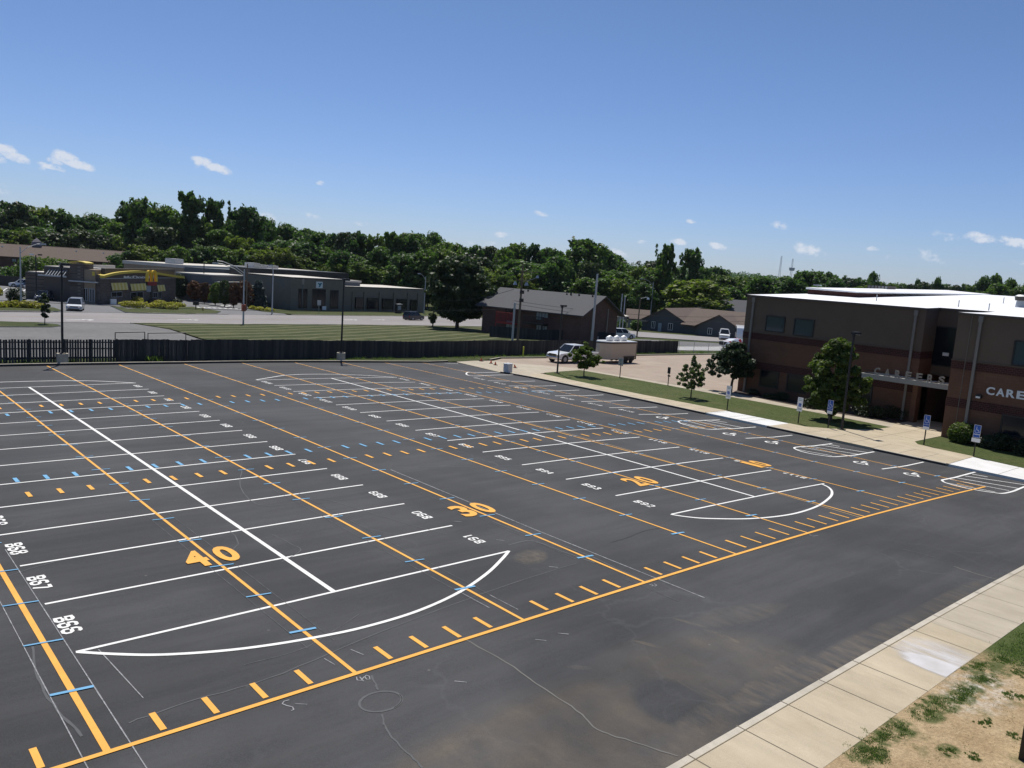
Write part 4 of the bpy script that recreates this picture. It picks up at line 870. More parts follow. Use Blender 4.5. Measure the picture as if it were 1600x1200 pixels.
def rail_frame():
    t = None
    for (u0, u1) in ((180, 226), (231, 290)):
        a = np.array(fp(u0, 558)); b = np.array(fp(u1, 556)); z = gzf(*a); mb = MB()
        mb.tube([(a[0], a[1], z), (a[0], a[1], z+1.95), (b[0], b[1], gzf(*b)+1.95), (b[0], b[1], gzf(*b))], .05, 6, M_BLACK); mb.tube([(a[0], a[1], z+1.0), (b[0], b[1], gzf(*b)+1.0)], .03, 6, M_BLACK)
        tag(mb.build('pipe_gate'), 'black pipe gate rail just above the fence top, %s of the two' % ('left' if u0 < 200 else 'right'), 'gate')
rail_frame()
board_fence('wooden_fence', [fp(765, 527), fp(812, 530.5), fp(890, 534), fp(960, 537)], 1.75, fence_mat('dark stained fence boards', (.03, .035, .04), (.055, .06, .065)), 'dark stained patio fence in front of the brick apartment house', .006, .15)
def chainlink():
    a = np.array(fp(1060, 551.5)); b = np.array(fp(1290, 556)); c0 = a
    t = thing('chain_link_fence', 'thin chain-link fence beyond the tan parking area, left of the school', 'fence', (a[0], a[1], gzf(*a))); inv = Matrix.Translation((-a[0], -a[1], -gzf(*a)))
    P = resample([a, b], 2.9)
    for p in P:
        z = gzf(*p); mb = MB(); mb.cone((p[0], p[1], z-.1), (p[0], p[1], z+1.95), .035, .035, 6); o = mb.build('post', M_STEEL); o.parent = t; o.matrix_parent_inverse = inv
    mb = MB(); mb.tube([(p[0], p[1], gzf(*p)+1.9) for p in P], .022, 5); o = mb.build('top_rail', M_STEEL); o.parent = t; o.matrix_parent_inverse = inv
    mb = MB(); d = (b-a)/np.linalg.norm(b-a); L_ = np.linalg.norm(b-a)
    for sgn in (1, -1):
        s = -2.
        while s < L_:
            s0, s1 = s, s+1.85; q0 = a+d*max(0, min(L_, s0)); q1 = a+d*max(0, min(L_, s1))
            z0 = .02 + (0 if s0 >= 0 else (-s0))
            za, zb_ = (z0, 1.87) if sgn > 0 else (1.87, z0)
            mb.tube([(q0[0], q0[1], gzf(*q0)+za), (q1[0], q1[1], gzf(*q1)+zb_)], .004, 3, None, False); s += .22
    o = mb.build('wire_mesh', M_STEEL); o.parent = t; o.matrix_parent_inverse = inv
chainlink()

def att(o, t):
    """parent a mesh modelled in world coordinates to its thing"""
    o.parent = t
    m = Matrix.Identity(4)
    if t.type == 'EMPTY' and t.parent is None: m = (Matrix.Translation(t.location) @ Matrix.Rotation(t.rotation_euler[2], 4, 'Z')).inverted()
    o.matrix_parent_inverse = m; return o
# ============================================================ LAMPS, POLES, SIGNS
def lot_lamp(u, v, vt, label, base_h=.0, head=(1, 0), loc=None, H=None):
    p = at(u, v) if loc is None else np.array([*loc, gzf(*loc)]); z = p[2]
    t = thing('lamp_post', label, 'lamp post', (p[0], p[1], z), math.atan2(head[1], head[0]), 'black parking lot lamp posts')
    if H is None: H = 6.7
    zb = 0
    if base_h:
        mb = MB(); mb.cone((0, 0, -.4), (0, 0, base_h), .40, .38, 20); o = mb.build('concrete_base', M_KERB, t); zb = base_h
    mb = MB(); mb.box(-.2, .2, -.2, .2, zb+RAISE*(base_h == 0), zb+.05+RAISE*(base_h == 0)); mb.cone((0, 0, zb), (0, 0, H), .085, .07, 10); mb.build('pole', M_BLACK, t)
    mb = MB(); mb.box(-.1, .52, -.17, .17, H-.05, H+.12); mb.box(-.1, .1, -.06, .06, H-.2, H-.05); mb.build('lamp_head', M_BLACK, t)
    mb = MB(); mb.box(.02, .48, -.14, .14, H-.07, H-.045); mb.build('lens', M_WHITEP, t)
    return t
lot_lamp(97, 568, 0, 'black lamp post on a round concrete base at the left end of the far kerb', .78, (1, .1), (10.3, 50.55), 7.1)
lot_lamp(532, 565, 0, 'black lamp post on a round concrete base in the middle of the far kerb', .78, (1, -.1), (32.5, 50.0), 7.3)
lot_lamp(870, 585, 0, 'black lamp post at the tip of the east lawn in front of the white pickup', 0, (1, .2), (49.75, 39.6), 6.5)
lot_lamp(1331, 676, 0, 'black lamp post rising beside the large pear tree before the school', 0, (1, -.2), (49.35, 11.5), 6.75)
def pole(name, u, v, H, r0, r1, m, label, cat='pole', ofs=0., loc=None, group=None):
    p = at(u, v) if loc is None else np.array([*loc, gzf(*loc)])
    t = thing(name, label, cat, tuple(p), 0, group); mb = MB(); mb.cone((0, 0, -.3), (0, 0, H), r0, r1, 12); mb.build('pole', m, t); return t, p
def street_light(u, v, H, arm, dirv, label, dbl=False, m=None):
    t, p = pole('street_light', u, v, H, .14, .08, m or M_STEEL, label, 'street light', group='tall roadside street lights')
    d = np.array(dirv)/np.hypot(*dirv)
    for s in ((0, .35) if dbl else (0,)):
        mb = MB(); mb.tube([(0, 0, H-.9+s), (d[0]*arm*.35, d[1]*arm*.35, H+.0+s), (d[0]*arm*.8, d[1]*arm*.8, H+.55+s), (d[0]*arm, d[1]*arm, H+.6+s)], .05, 6); mb.build('arm', M_STEEL, t)
    mb = MB(); mb.box(-.15, .65, -.16, .16, -.12, .1, None, M_at(d[0]*arm, d[1]*arm, H+.6, math.atan2(d[1], d[0]))); mb.build('lamp_head', M_STEEL, t)
    return t
RD = (.95, .31)
def Hfrom(u, v, vt): p = at(u, v); d = math.hypot(p[0]-CAM[0], p[1]-CAM[1]); return far(u+(v-vt)*.03, vt, d)[2]-p[2]
street_light(380, 508, Hfrom(380, 508, 421), 3.6, (-.9, .3), 'street light with twin curved arms by the road, nearest the red signal box', True)
street_light(33, 480, Hfrom(33, 480, 386), 2.8, (.9, .2), 'street light with a short arm over the restaurant hedge at the far left')
street_light(425, 491, Hfrom(425, 491, 420), 0.4, (-.9, -.3), 'bare street pole at the left end of the community centre')
street_light(662, 491, Hfrom(662, 491, 432), 2.4, (-.9, -.3), 'street light with an arm at the right end of the community centre')
street_light(841, 480, 16, 4.5, (-.9, .5), 'street light with a long arm behind the brick apartment roof')
street_light(1015, 505, 11.5, 3.8, (-.9, .3), 'street light with a long arm behind the grey side house')
def signal_box():
    p = at(379.5, 508); mb = MB(); M = M_at(p[0]-.05, p[1]-.25, p[2]+2.0, .3); mb.bbox(-.28, .28, -.2, .2, 0, .95, .06); mb.v = [tuple(M @ Vector(q)) for q in mb.v]
    tag(mb.build('signal_box', mat('dull orange-red paint', (.34, .075, .04), .6)), 'small orange-red box strapped on the twin-arm street light', 'utility box')
signal_box()
def twin_lamp():
    p = at(57, 470); t = thing('lamp_post', 'dark lamp post with two lamps in the restaurant parking lot', 'lamp post', tuple(p), 0); H = Hfrom(57, 470, 399)
    mb = MB(); mb.cone((0, 0, 0), (0, 0, H), .1, .08, 8); mb.build('pole', M_BLACK, t)
    for s in (-1, 1):
        mb = MB(); mb.box(s*.3-.3+s*.3, s*.3+.3+s*.3, -.2, .2, H, H+.22); mb.build('lamp_head', M_BLACK if s > 0 else M_WHITEP, t)
twin_lamp()
pole('lamp_post', 318, 470, Hfrom(318, 470, 411), .12, .1, M_BLACK, 'thin dark lamp pole behind the red car', 'lamp post')
pole('lamp_post', 385, 485, Hfrom(385, 485, 412), .12, .1, M_WOODP, 'brown pole just right of the twin-arm street light', 'pole')
def utility():
    t, p = pole('utility_pole', 809, 533, Hfrom(809, 533, 414), .2, .12, M_WOODP, 'brown wooden utility pole with crossarms and lamps in front of the brick apartments', 'utility pole', loc=(76.1, 74.4))
    H = Hfrom(809, 533, 414)
    for z, L_, o_ in ((H-1.0, 2.6, 1.0), (H-2.3, 1.8, 0)):
        mb = MB(); mb.box(-L_/2+o_, L_/2+o_, -.16, -.05, z, z+.12, None, Matrix.Rotation(radians(-40), 4, 'Z')); mb.build('crossarm', M_WOODP, t)
    for dx in (-.8, .5): 
        mb = MB(); mb.cone((dx, -dx*.8-.1, H-2.95), (dx, -dx*.8-.1, H-2.45), .32, .12, 10); mb.build('flood_lamp', M_STEEL, t)
    mb = MB(); mb.tube([(0, 0, H-2.4), (1.2, -1, H-2.0), (1.7, -1.4, H-1.6)], .04, 5); mb.cone((1.75, -1.45, H-1.75), (1.75, -1.45, H-1.35), .25, .12, 10); mb.build('street_lamp_arm', M_STEEL, t)
    for z in (H-4.2, H-5.4): mb = MB(); mb.box(-.35, .35, -.3, -.1, z, z+.5); mb.build('junction_box', M_BLACK, t)
    t2, _ = pole('utility_pole', 803, 533, Hfrom(803, 533, 473), .17, .15, M_STEEL, 'short light grey pole standing just left of the wooden utility pole', 'utility pole', loc=(75.2, 74.6))
    t3, _ = pole('utility_pole', 923.5, 548, Hfrom(923.5, 548, 427.5), .19, .13, M_STEEL, 'tall plain grey pole between the pickup truck and the trailer', 'utility pole')
    pole('utility_pole', 967, 521, Hfrom(967, 521, 459), .13, .11, M_STEEL, 'left one of two thin grey poles right of the brick apartments', 'utility pole')
    pole('utility_pole', 972, 519, Hfrom(972, 519, 463), .11, .1, M_STEEL, 'right one of two thin grey poles right of the brick apartments', 'utility pole')
    t4, _ = pole('utility_pole', 995, 527, Hfrom(995, 527, 464), .14, .11, M_WOODP, 'wooden pole with a round lamp beside the grey side house', 'utility pole')
    H4 = Hfrom(995, 527, 464); mb = MB(); mb.tube([(0, 0, H4-.3), (.8, -.8, H4+.1), (1., -1., H4)], .04, 5); mb.cone((1.05, -1.05, H4-.35), (1.05, -1.05, H4+.05), .28, .15, 10); mb.build('lamp', M_WHITEP, t4)
    for (u, v, vt) in ((683, 508, 496), (706, 507, 499)): pass
utility()
def wires():
    k = 0
    mw = mat('power cable', (.03, .03, .032), .6)
    L_ = [((-40, 362, 150), (660, 386, 240), 1.5), ((-40, 369, 150), (660, 393, 240), 1.5), ((-40, 377, 150), (660, 400, 240), 1.5), ((-60, 466, 86), (803, 482, 118), .8), ((803, 470, 118), (1200, 492, 160), 1.2), ((806, 475, 118), (1200, 500, 160), 1.3), ((803, 452, 118), (690, 470, 135), .5), ((806, 428, 118), (660, 440, 200), 1)]
    names = ['top', 'middle', 'lowest']
    for i, (a, b, sag) in enumerate(L_):
        A, B = far(*a), far(*b); mb = MB(); P = []
        for j in range(15): t = j/14; q = A+(B-A)*t; P.append((q[0], q[1], q[2]-4*sag*t*(1-t)))
        mb.tube(P, .022 if i < 3 else .03, 4, None, False)
        lab = ('%s of three power cables in front of the woods at the left' % names[i]) if i < 3 else ['thin cable low across the restaurant front and road', 'upper cable from the wooden pole toward the school', 'lower cable from the wooden pole toward the school', 'short cable left of the wooden pole across the big tree', 'cable from the wooden pole top leftward along the road'][i-3]
        tag(mb.build('power_cable', mw), lab, 'cable', 'overhead cables')
wires()
def isa_face(mb, w, h, x, y0, z0, scale, m):
    """wheelchair figure as flat strokes on a plate facing -x"""
    def q(a, c): return (y0-a*scale, z0+c*scale)
    def seg(P, wd):
        for i in range(len(P)-1):
            a, b = np.array(P[i]), np.array(P[i+1]); t = b-a; t = t/max(1e-6, np.linalg.norm(t)); n = np.array([-t[1], t[0]])*wd/2
            mb.quad((x, *(a+n)), (x, *(b+n)), (x, *(b-n)), (x, *(a-n)), m)
    circ = lambda cx, cy, r, a0, a1, n=10: [q(cx+r*cos(radians(a0+(a1-a0)*i/n)), cy+r*sin(radians(a0+(a1-a0)*i/n))) for i in range(n+1)]
    seg(circ(-.05, 1.0, .07, 0, 360, 6), .12*scale); seg([q(-.08, .8), q(-.02, .1), q(.5, .1), q(.72, -.5), q(.9, -.45)], .11*scale); seg(circ(.1, -.25, .55, 150, 330), .10*scale)
def sign(x, y, H, label, style, rz=0.):
    z = gzf(x, y)+RAISE-.02; t = thing('parking_sign', label, 'sign', (x, y, z), rz, 'small sign posts along the east lawn')
    mb = MB(); mb.box(-.03, .03, -.03, .03, -.1, H-.05); mb.build('post', M_BLACK if style != 'tan' else M_DKMETAL, t)
    blue = mat('sign blue', (.015, .085, .36), .4)
    if style == 'blue':
        mb = MB(); mb.box(-.045, -.03, -.19, .19, H-.95, H, M_WHITEP); mb.box(-.048, -.045, -.175, .175, H-.60, H-.015, blue); mb.box(-.048, -.045, -.175, .175, H-.74, H-.62, blue)
        isa_face(mb, 0, 0, -.0495, .03, H-.33, .21, M_WHITEP); mb.build('sign_plate', None, t)
    elif style == 'bluewhite':
        mb = MB(); mb.box(-.045, -.03, -.19, .19, H-.78, H, M_WHITEP); mb.box(-.048, -.045, -.175, .175, H-.56, H-.015, blue); mb.box(-.048, -.045, -.175, .175, H-.76, H-.6, blue); mb.box(-.045, -.03, -.24, .24, H-1.06, H-.82, M_WHITEP)
        isa_face(mb, 0, 0, -.0495, .03, H-.33, .2, M_WHITEP); mb.build('sign_plate', None, t)
    elif style == 'white':
        mb = MB(); mb.box(-.045, -.03, -.2, .2, H-.98, H, M_WHITEP); mb.box(-.048, -.045, -.1, .1, H-.66, H-.42, blue)
        for zz in (H-.12, H-.22, H-.78, H-.86): mb.box(-.048, -.045, -.14, .14, zz, zz+.03, mat('grey-green sign print', (.12, .2, .16), .6))
        isa_face(mb, 0, 0, -.0495, .01, H-.56, .085, M_WHITEP); mb.build('sign_plate', None, t)
    elif style == 'back':
        mb = MB(); mb.box(-.045, -.03, -.3, -.03, H-.72, H, M_STEEL); mb.box(-.045, -.03, .03, .3, H-.72, H, M_STEEL); mb.build('sign_plate', None, t)
    else:
        mb = MB(); mb.box(-.045, -.03, -.16, .16, H-.62, H-.05, M_DKMETAL); mb.box(-.045, -.03, -.2, .1, H-.9, H-.76, M_DKMETAL); mb.build('sign_plate', None, t)
sign(47.95, 19.7, 1.85, 'white parking sign nearest the round dark tree, leftmost of the five by the bays', 'white')
sign(48.4, 14.2, 1.85, 'white parking sign on the lawn left of the large pear tree', 'white')
sign(49.0, 12.3, 1.95, 'blue wheelchair sign in front of the large pear tree', 'blue')
sign(50.0, 6.35, 1.95, 'blue wheelchair sign on the tip of the entrance lawn', 'blue')
sign(49.5, 3.25, 1.95, 'blue wheelchair sign over a white plate, rightmost of the row', 'bluewhite')
sign(54.3, 35.7, 1.9, 'twin grey sign plates on a brown post near the trailer', 'back')
sign(54.8, 30.4, 1.75, 'dark narrow sign on a post between the two young trees', 'tan')
def bollard():
    p = at(817, 557.5); t = thing('bollard', 'yellow steel bollard beside the board fence', 'bollard', tuple(p)); mb = MB(); mb.tube([(0, 0, -.1), (0, 0, 1.15), (0, 0, 1.22)], [.085, .085, .03], 14); mb.build('post', mat('yellow paint', (.62, .60, .05), .5), t)
    mb = MB(); mb.tube([(.12, .25, 0), (.35, .3, .85)], .03, 6); mb.build('brace', M_DKMETAL, t)
bollard()
def barrier():
    x, y = 45.0, 41.35; z = gzf(x, y); t = thing('waste_bin', 'pale grey waste bin on the kerb corner beside the orange cones', 'bin', (x, y, z), .15)
    mb = MB(); mb.bbox(-.34, .34, -.3, .3, .08, .86, .05); mb.build('body', mat('pale grey plastic', (.50, .52, .54), .6, noise=(6, .06)), t)
    mb = MB(); mb.bbox(-.37, .37, -.33, .33, .86, .93, .03); mb.box(-.2, .2, -.15, .15, .93, .96); mb.build('lid', mat('pale grey plastic lid', (.58, .60, .62), .6), t)
    mb = MB(); mb.box(-.3, .3, -.26, .26, 0, .08); mb.build('foot', M_BLACK, t)
barrier()
def cones():
    mo = mat('orange cone plastic', (.62, .09, .03), .55)
    labs = ['small orange cone farthest left near the lot corner', 'small orange cone second from the left on the apron', 'small orange cone third from the left on the apron', 'small orange cone just right of the pale grey bin']
    for i, (u, v) in enumerate(((752, 565), (767, 568.5), (774, 571), (805, 575.5))):
        p = at(u, v); t = thing('traffic_cone', labs[i], 'cone', (p[0], p[1], p[2]+.035), i*.7, 'orange cones on the apron')
        tip = [.0, 0.95, .3, 1.2][i]
        mb = MB(); mb.bbox(-.19, .19, -.19, .19, 0, .04, .02); mb.build('foot', M_BLACK, t)
        mb = MB(); mb.tube([(0, 0, .03), (tip*.1, 0, .34)], [.12, .03], 14); mb.build('cone_body', mo, t)
cones()

# ============================================================ VEHICLES
def wheel(t, x, y, r, w, rim):
    s = 1 if y > 0 else -1
    mb = MB(); mb.tube([(x, y-w/2, r), (x, y-w/2+.03, r), (x, y+w/2-.03, r), (x, y+w/2, r)], [r*.9, r, r, r*.9], 20); wl = mb.build('wheel', M_RUBBER, t)
    mb = MB(); mb.tube([(x, y+s*(w/2-.01), r), (x, y+s*(w/2+.012), r), (x, y+s*(w/2+.02), r)], [r*.62, r*.6, r*.2], 16); mb.build('rim', rim, wl)
def body_prism(mb, prof, W, m=None, inset=.06):
    """side profile (x,z) swept over the width, pinched at both flanks"""
    cx = sum(p[0] for p in prof)/len(prof); cz = sum(p[1] for p in prof)/len(prof); rings = []
    for y, k in ((-W/2, inset*1.2), (-W/2+.05, inset*.25), (-W/2+.14, 0), (W/2-.14, 0), (W/2-.05, inset*.25), (W/2, inset*1.2)):
        rings.append([(p[0]+(cx-p[0])*k/2.5, y, p[1]+(cz-p[1])*k*1.2) for p in prof])
    mb.loft(rings, m)
def cabin(t, xb0, xt0, xt1, xb1, zb, zt, W, paint, nwin=2, rear_dark=True):
    wb, wt = W/2-.05, W/2-.24
    def ring(x0, x1, w, z): return [(x0, -w, z), (x1, -w, z), (x1, w, z), (x0, w, z)]
    mb = MB(); mb.loft([ring(xb0, xb1, wb, zb-.02), ring(xt0, xt1, wt, zt)], None); mb.build('windows', M_GLASS, t)
    mb = MB(); b = .05
    mb.loft([ring(xt0-.03, xt1+.03, wt+.02, zt-.04), ring(xt0+.02, xt1-.02, wt-.02, zt+.03), ring(xt0+.25, xt1-.25, wt-.15, zt+.055)], None); mb.build('roof', paint, t)
    mb = MB(); r = .04
    for s in (-1, 1):
        mb.tube([(xb0, s*wb, zb), (xt0, s*wt, zt)], r, 5); mb.tube([(xb1, s*wb, zb), (xt1, s*wt, zt)], r*1.2, 5)
        for k in range(1, nwin): f = k/nwin; mb.tube([(xb0+(xb1-xb0)*f, s*(wb+.005), zb), (xt0+(xt1-xt0)*f, s*(wt+.005), zt)], r*.9, 5)
    mb.build('pillars', paint, t)
def car(x, y, rz, paint, label, kind='suv', L_=4.7, W_=1.86, H_=1.7, rim=None, cat='car', z=None, group=None, name=None):
    """x axis = nose direction"""
    t = thing(name or {'suv': 'suv', 'sedan': 'sedan', 'van': 'minivan', 'pickup': 'pickup_truck'}[kind], label, cat, (x, y, (gzf(x, y)+.07) if z is None else z), rz, group); rim = rim or M_STEEL
    f = L_/2; r = .34 if kind != 'pickup' else .42; bz = .24 if kind != 'pickup' else .42; belt = H_*.57
    if kind == 'sedan': prof = [(-f+.05, bz), (f-.08, bz), (f, bz+.22), (f-.05, belt-.28), (f-.9, belt-.10), (f-1.3, belt), (-f+1.0, belt+.02), (-f+.15, belt-.02), (-f, belt-.3)]; cb = (-f+.75, -f+1.45, f-2.05, f-1.25)
    elif kind == 'van': prof = [(-f+.05, bz), (f-.05, bz), (f, bz+.25), (f-.08, belt-.25), (f-.6, belt-.08), (f-.85, belt), (-f+.05, belt), (-f, belt-.3)]; cb = (-f+.06, -f+.22, f-1.75, f-.75)
    elif kind == 'pickup': prof = [(-f, bz), (f-.05, bz), (f, bz+.3), (f-.02, belt-.22), (f-.25, belt-.05), (f-1.55, belt+.06), (-f+1.95, belt+.04), (-f+.02, belt+.02)]; cb = (-f+2.0, -f+2.15, f-2.45, f-1.6)
    else: prof = [(-f+.05, bz), (f-.05, bz), (f, bz+.25), (f-.04, belt-.22), (f-.35, belt-.08), (f-1.25, belt), (-f+.06, belt), (-f, belt-.35)]; cb = (-f+.08, -f+.40, f-2.05, f-1.2)
    mb = MB(); body_prism(mb, prof, W_)
    body = mb.build('body', paint, t)
    wx = (f-.93, -f+(1.05 if kind != 'pickup' else 1.35))
    mb = MB()
    for xx in wx:
        for s in (-1, 1): mb.tube([(xx, s*(W_/2-.1), r+.02), (xx, s*(W_/2+.004), r+.02)], r*1.22, 20)
    mb.box(-f+.1, f-.1, -W_/2+.12, W_/2-.12, bz-.07, bz+.02); mb.build('wheel_arches', M_BLACK, t)
    if kind == 'pickup':
        mb = MB(); mb.box(-f+.1, -f+1.9, -W_/2+.12, W_/2-.12, belt-.02, belt+.052); mb.build('cargo_bed', M_BLACK, t)
        mb = MB(); mb.box(-f+.06, -f+.12, -W_/2+.1, W_/2-.1, belt-.02, belt+.07); mb.build('tailgate', paint, t)
    cabin(t, *cb, belt+(.05 if kind == 'pickup' else 0), H_-.05, W_, paint, 3 if kind in ('van', 'suv') else 2)
    for xx in wx:
        for s in (-1, 1): wheel(t, xx, s*(W_/2-.11), r, .24, rim)
    for s in (-1, 1):
        mb = MB(); mb.bbox(f-.16, f+.0, s*(W_/2-.32)-.17, s*(W_/2-.32)+.17, belt-.42, belt-.22, .03); mb.build('headlight', M_CHROME, t)
        mb = MB(); mb.box(-f-.0, -f+.12, s*(W_/2-.16)-.11, s*(W_/2-.16)+.11, belt-.4, belt-.06); mb.build('tail_light', mat('red lamp plastic', (.25, .01, .01), .3), t)
        mb = MB(); mb.bbox(cb[3]-.5, cb[3]-.32, s*(W_/2+.1)-.1, s*(W_/2+.1)+.1, belt+.02, belt+.2, .03); mb.build('mirror', paint, t)
    mb = MB()
    if kind == 'pickup':
        mb.box(f-.02, f+.03, -.62, .62, belt-.52, belt-.14, M_CHROME)
        for k in range(3): mb.box(f+.028, f+.035, -.56, .56, belt-.48+k*.11, belt-.41+k*.11, M_BLACK)
        mb.build('grille', None, t); mb = MB(); mb.bbox(f-.12, f+.12, -W_/2+.02, W_/2-.02, bz-.02, bz+.26, .05); mb.build('bumper', M_CHROME, t)
    else:
        mb.box(f-.02, f+.012, -.5, .5, belt-.42, belt-.28, M_BLACK); mb.box(f-.03, f+.012, -.7, .7, bz+.03, bz+.16, M_BLACK); mb.build('grille', None, t)
    return t
def paint(name, c, r=.25, met=0.): return mat(name, c, r, met, coat=.6)
PW = paint('white car paint', (.78, .79, .80)); PSIL = paint('silver car paint', (.45, .47, .50), .3, .5); PBLK = paint('black car paint', (.006, .008, .016), .4); PGRY = paint('slate car paint', (.05, .06, .08)); PRED = paint('dark red car paint', (.16, .012, .018)); PBLU = paint('blue car paint', (.06, .12, .22))
truck = car(60.72, 48.15, radians(180-1), PW, 'white four-door pickup truck parked in front of a cream trailer', 'pickup', 6.3, 2.05, 1.98, M_STEEL, 'pickup truck')
def trailer():
    x0, x1, y0, y1 = 65.3, 69.8, 46.5, 48.8; z = gzf(67, 47.5)+.04; t = thing('cargo_trailer', 'cream enclosed cargo trailer with three white domes on its roof, behind the pickup', 'trailer', (x0, y0, z))
    cr_ = mat('cream trailer panels', (.50, .43, .34), .55, noise=(2, .04)); L_ = x1-x0; Wd = y1-y0; zb, zt = .42, 2.28; nose = 1.1
    poly = [(0, 0), (L_, 0), (L_, Wd), (0, Wd), (-nose, Wd/2+.3), (-nose, Wd/2-.3)]
    mb = MB(); mb.prism(poly, 'z', zb, zt); mb.build('body', cr_, t)
    big = [(-.05, -.05), (L_+.05, -.05), (L_+.05, Wd+.05), (-.05, Wd+.05), (-nose-.06, Wd/2+.32), (-nose-.06, Wd/2-.32)]
    mb = MB(); mb.prism(big, 'z', zt, zt+.12, M_DKMETAL); mb.prism([(p[0]*.97+.05, p[1]*.96+.05) for p in big], 'z', zt+.12, zt+.22, M_WHITEP); mb.build('roof', None, t)
    for xx in (.8, 2.05, 3.3):
        mb = MB(); mb.tube([(xx-.42, Wd/2, zt+.2), (xx-.3, Wd/2, zt+.42), (xx, Wd/2, zt+.5), (xx+.3, Wd/2, zt+.42), (xx+.42, Wd/2, zt+.2)], [.12, .30, .36, .30, .12], 14); mb.build('roof_vent', M_WHITEP, t)
    mb = MB()
    for xx in (1.55, 1.6): pass
    mb.box(.02, L_-.02, -.015, 0, zb, zb+.08, M_DKMETAL); mb.box(2.2, 4.15, -.12, .02, .72, .8, M_DKMETAL); mb.build('trim', None, t)
    mb = MB(); mb.box(2.22, 4.12, -.01, .05, .3, .75); mb.build('wheel_well', M_BLACK, t)
    for xx in (2.7, 3.6):
        for yy in (.06, Wd-.06): wheel(t, xx, yy, .33, .2, M_WHITEP)
    mb = MB(); mb.tube([(-nose, Wd/2, .45), (-nose-.95, Wd/2-.2, .5)], .05, 6); mb.build('tow_bar', M_DKMETAL, t)
    mb = MB(); mb.box(-.9, -.86, .35, .42, 1.6, 1.7); mb.build('marker_lamp', M_CHROME, t)
    mb = MB(); mb.box(L_*.965, L_*.985, -.02, -.01, .45, 2.2, M_DKMETAL); mb.build('door_edge', None, t)
trailer()
def pcar(u, v, ang, *a, **k):
    p = at(u, v); return car(p[0], p[1], radians(ang), *a, **k)
pcar(646, 500.5, 17, PBLK, 'black suv driving on the road in front of the community centre', 'suv', 4.8, 1.9, 1.75, PSIL)
pcar(118, 485.5, -108, PSIL, 'silver minivan leaving the restaurant lot toward the road', 'van', 4.9, 1.95, 1.78, cat='minivan')
pcar(70, 470, -118, PGRY, 'dark slate minivan just behind the silver minivan', 'van', 4.8, 1.9, 1.7, cat='minivan')
pcar(35, 449.5, 160, PW, 'white suv parked at the far back left of the restaurant', 'suv', 4.8, 1.9, 1.8)
pcar(45, 450.5, 170, PBLU, 'dark blue car between the white suv and the pale sedan at the restaurant', 'sedan', 4.6, 1.85, 1.5)
pcar(56, 452, 178, PSIL, 'pale silver sedan beneath the restaurant drive-through canopy', 'sedan', 4.7, 1.85, 1.5)
pcar(83, 460.5, -120, PBLK, 'black car waiting by the restaurant wall, farther of the two', 'sedan', 4.6, 1.85, 1.5)
pcar(103, 467, -120, PBLK, 'black car waiting by the restaurant wall, nearer of the two', 'suv', 4.6, 1.85, 1.6)
pcar(338, 470.5, 165, PRED, 'dark red sedan in the lane right of the restaurant', 'sedan', 4.8, 1.85, 1.5)
t = pcar(968, 529, 0-20, PW, 'white pickup truck with a cap parked beyond the fence, behind the trailer', 'suv', 5.6, 1.95, 1.85, cat='pickup truck')
pcar(1131, 530.5, 215, PW, 'white passenger van left of the small bus beyond the side street', 'van', 5.2, 2.0, 2.1, cat='van')
def bus():
    p = at(1158, 531.5); t = thing('small_bus', 'white small bus half hidden behind the school corner', 'bus', tuple(p), radians(215)); L_, Wd = 7.4, 2.4
    mb = MB(); body_prism(mb, [(-L_/2, .5), (L_/2-.1, .5), (L_/2, .8), (L_/2-.05, 1.4), (L_/2-.5, 2.6), (L_/2-.9, 2.95), (-L_/2+.2, 2.95), (-L_/2, 2.75)], Wd); mb.build('body', PW, t)
    mb = MB()
    for s in (-1, 1):
        for k in range(5): mb.box(-L_/2+.5+k*1.15, -L_/2+1.45+k*1.15, s*Wd/2-.01, s*Wd/2+.01, 1.55, 2.4)
    mb.box(-L_/2-.012, -L_/2+.0, -.85, -.1, 1.5, 2.3); mb.box(-L_/2-.012, -L_/2, .1, .85, 1.5, 2.3); mb.build('windows', M_GLASS, t)
    for xx in (-2.3, 2.4):
        for s in (-1, 1): wheel(t, xx, s*(Wd/2-.14), .42, .26, M_STEEL)
bus()
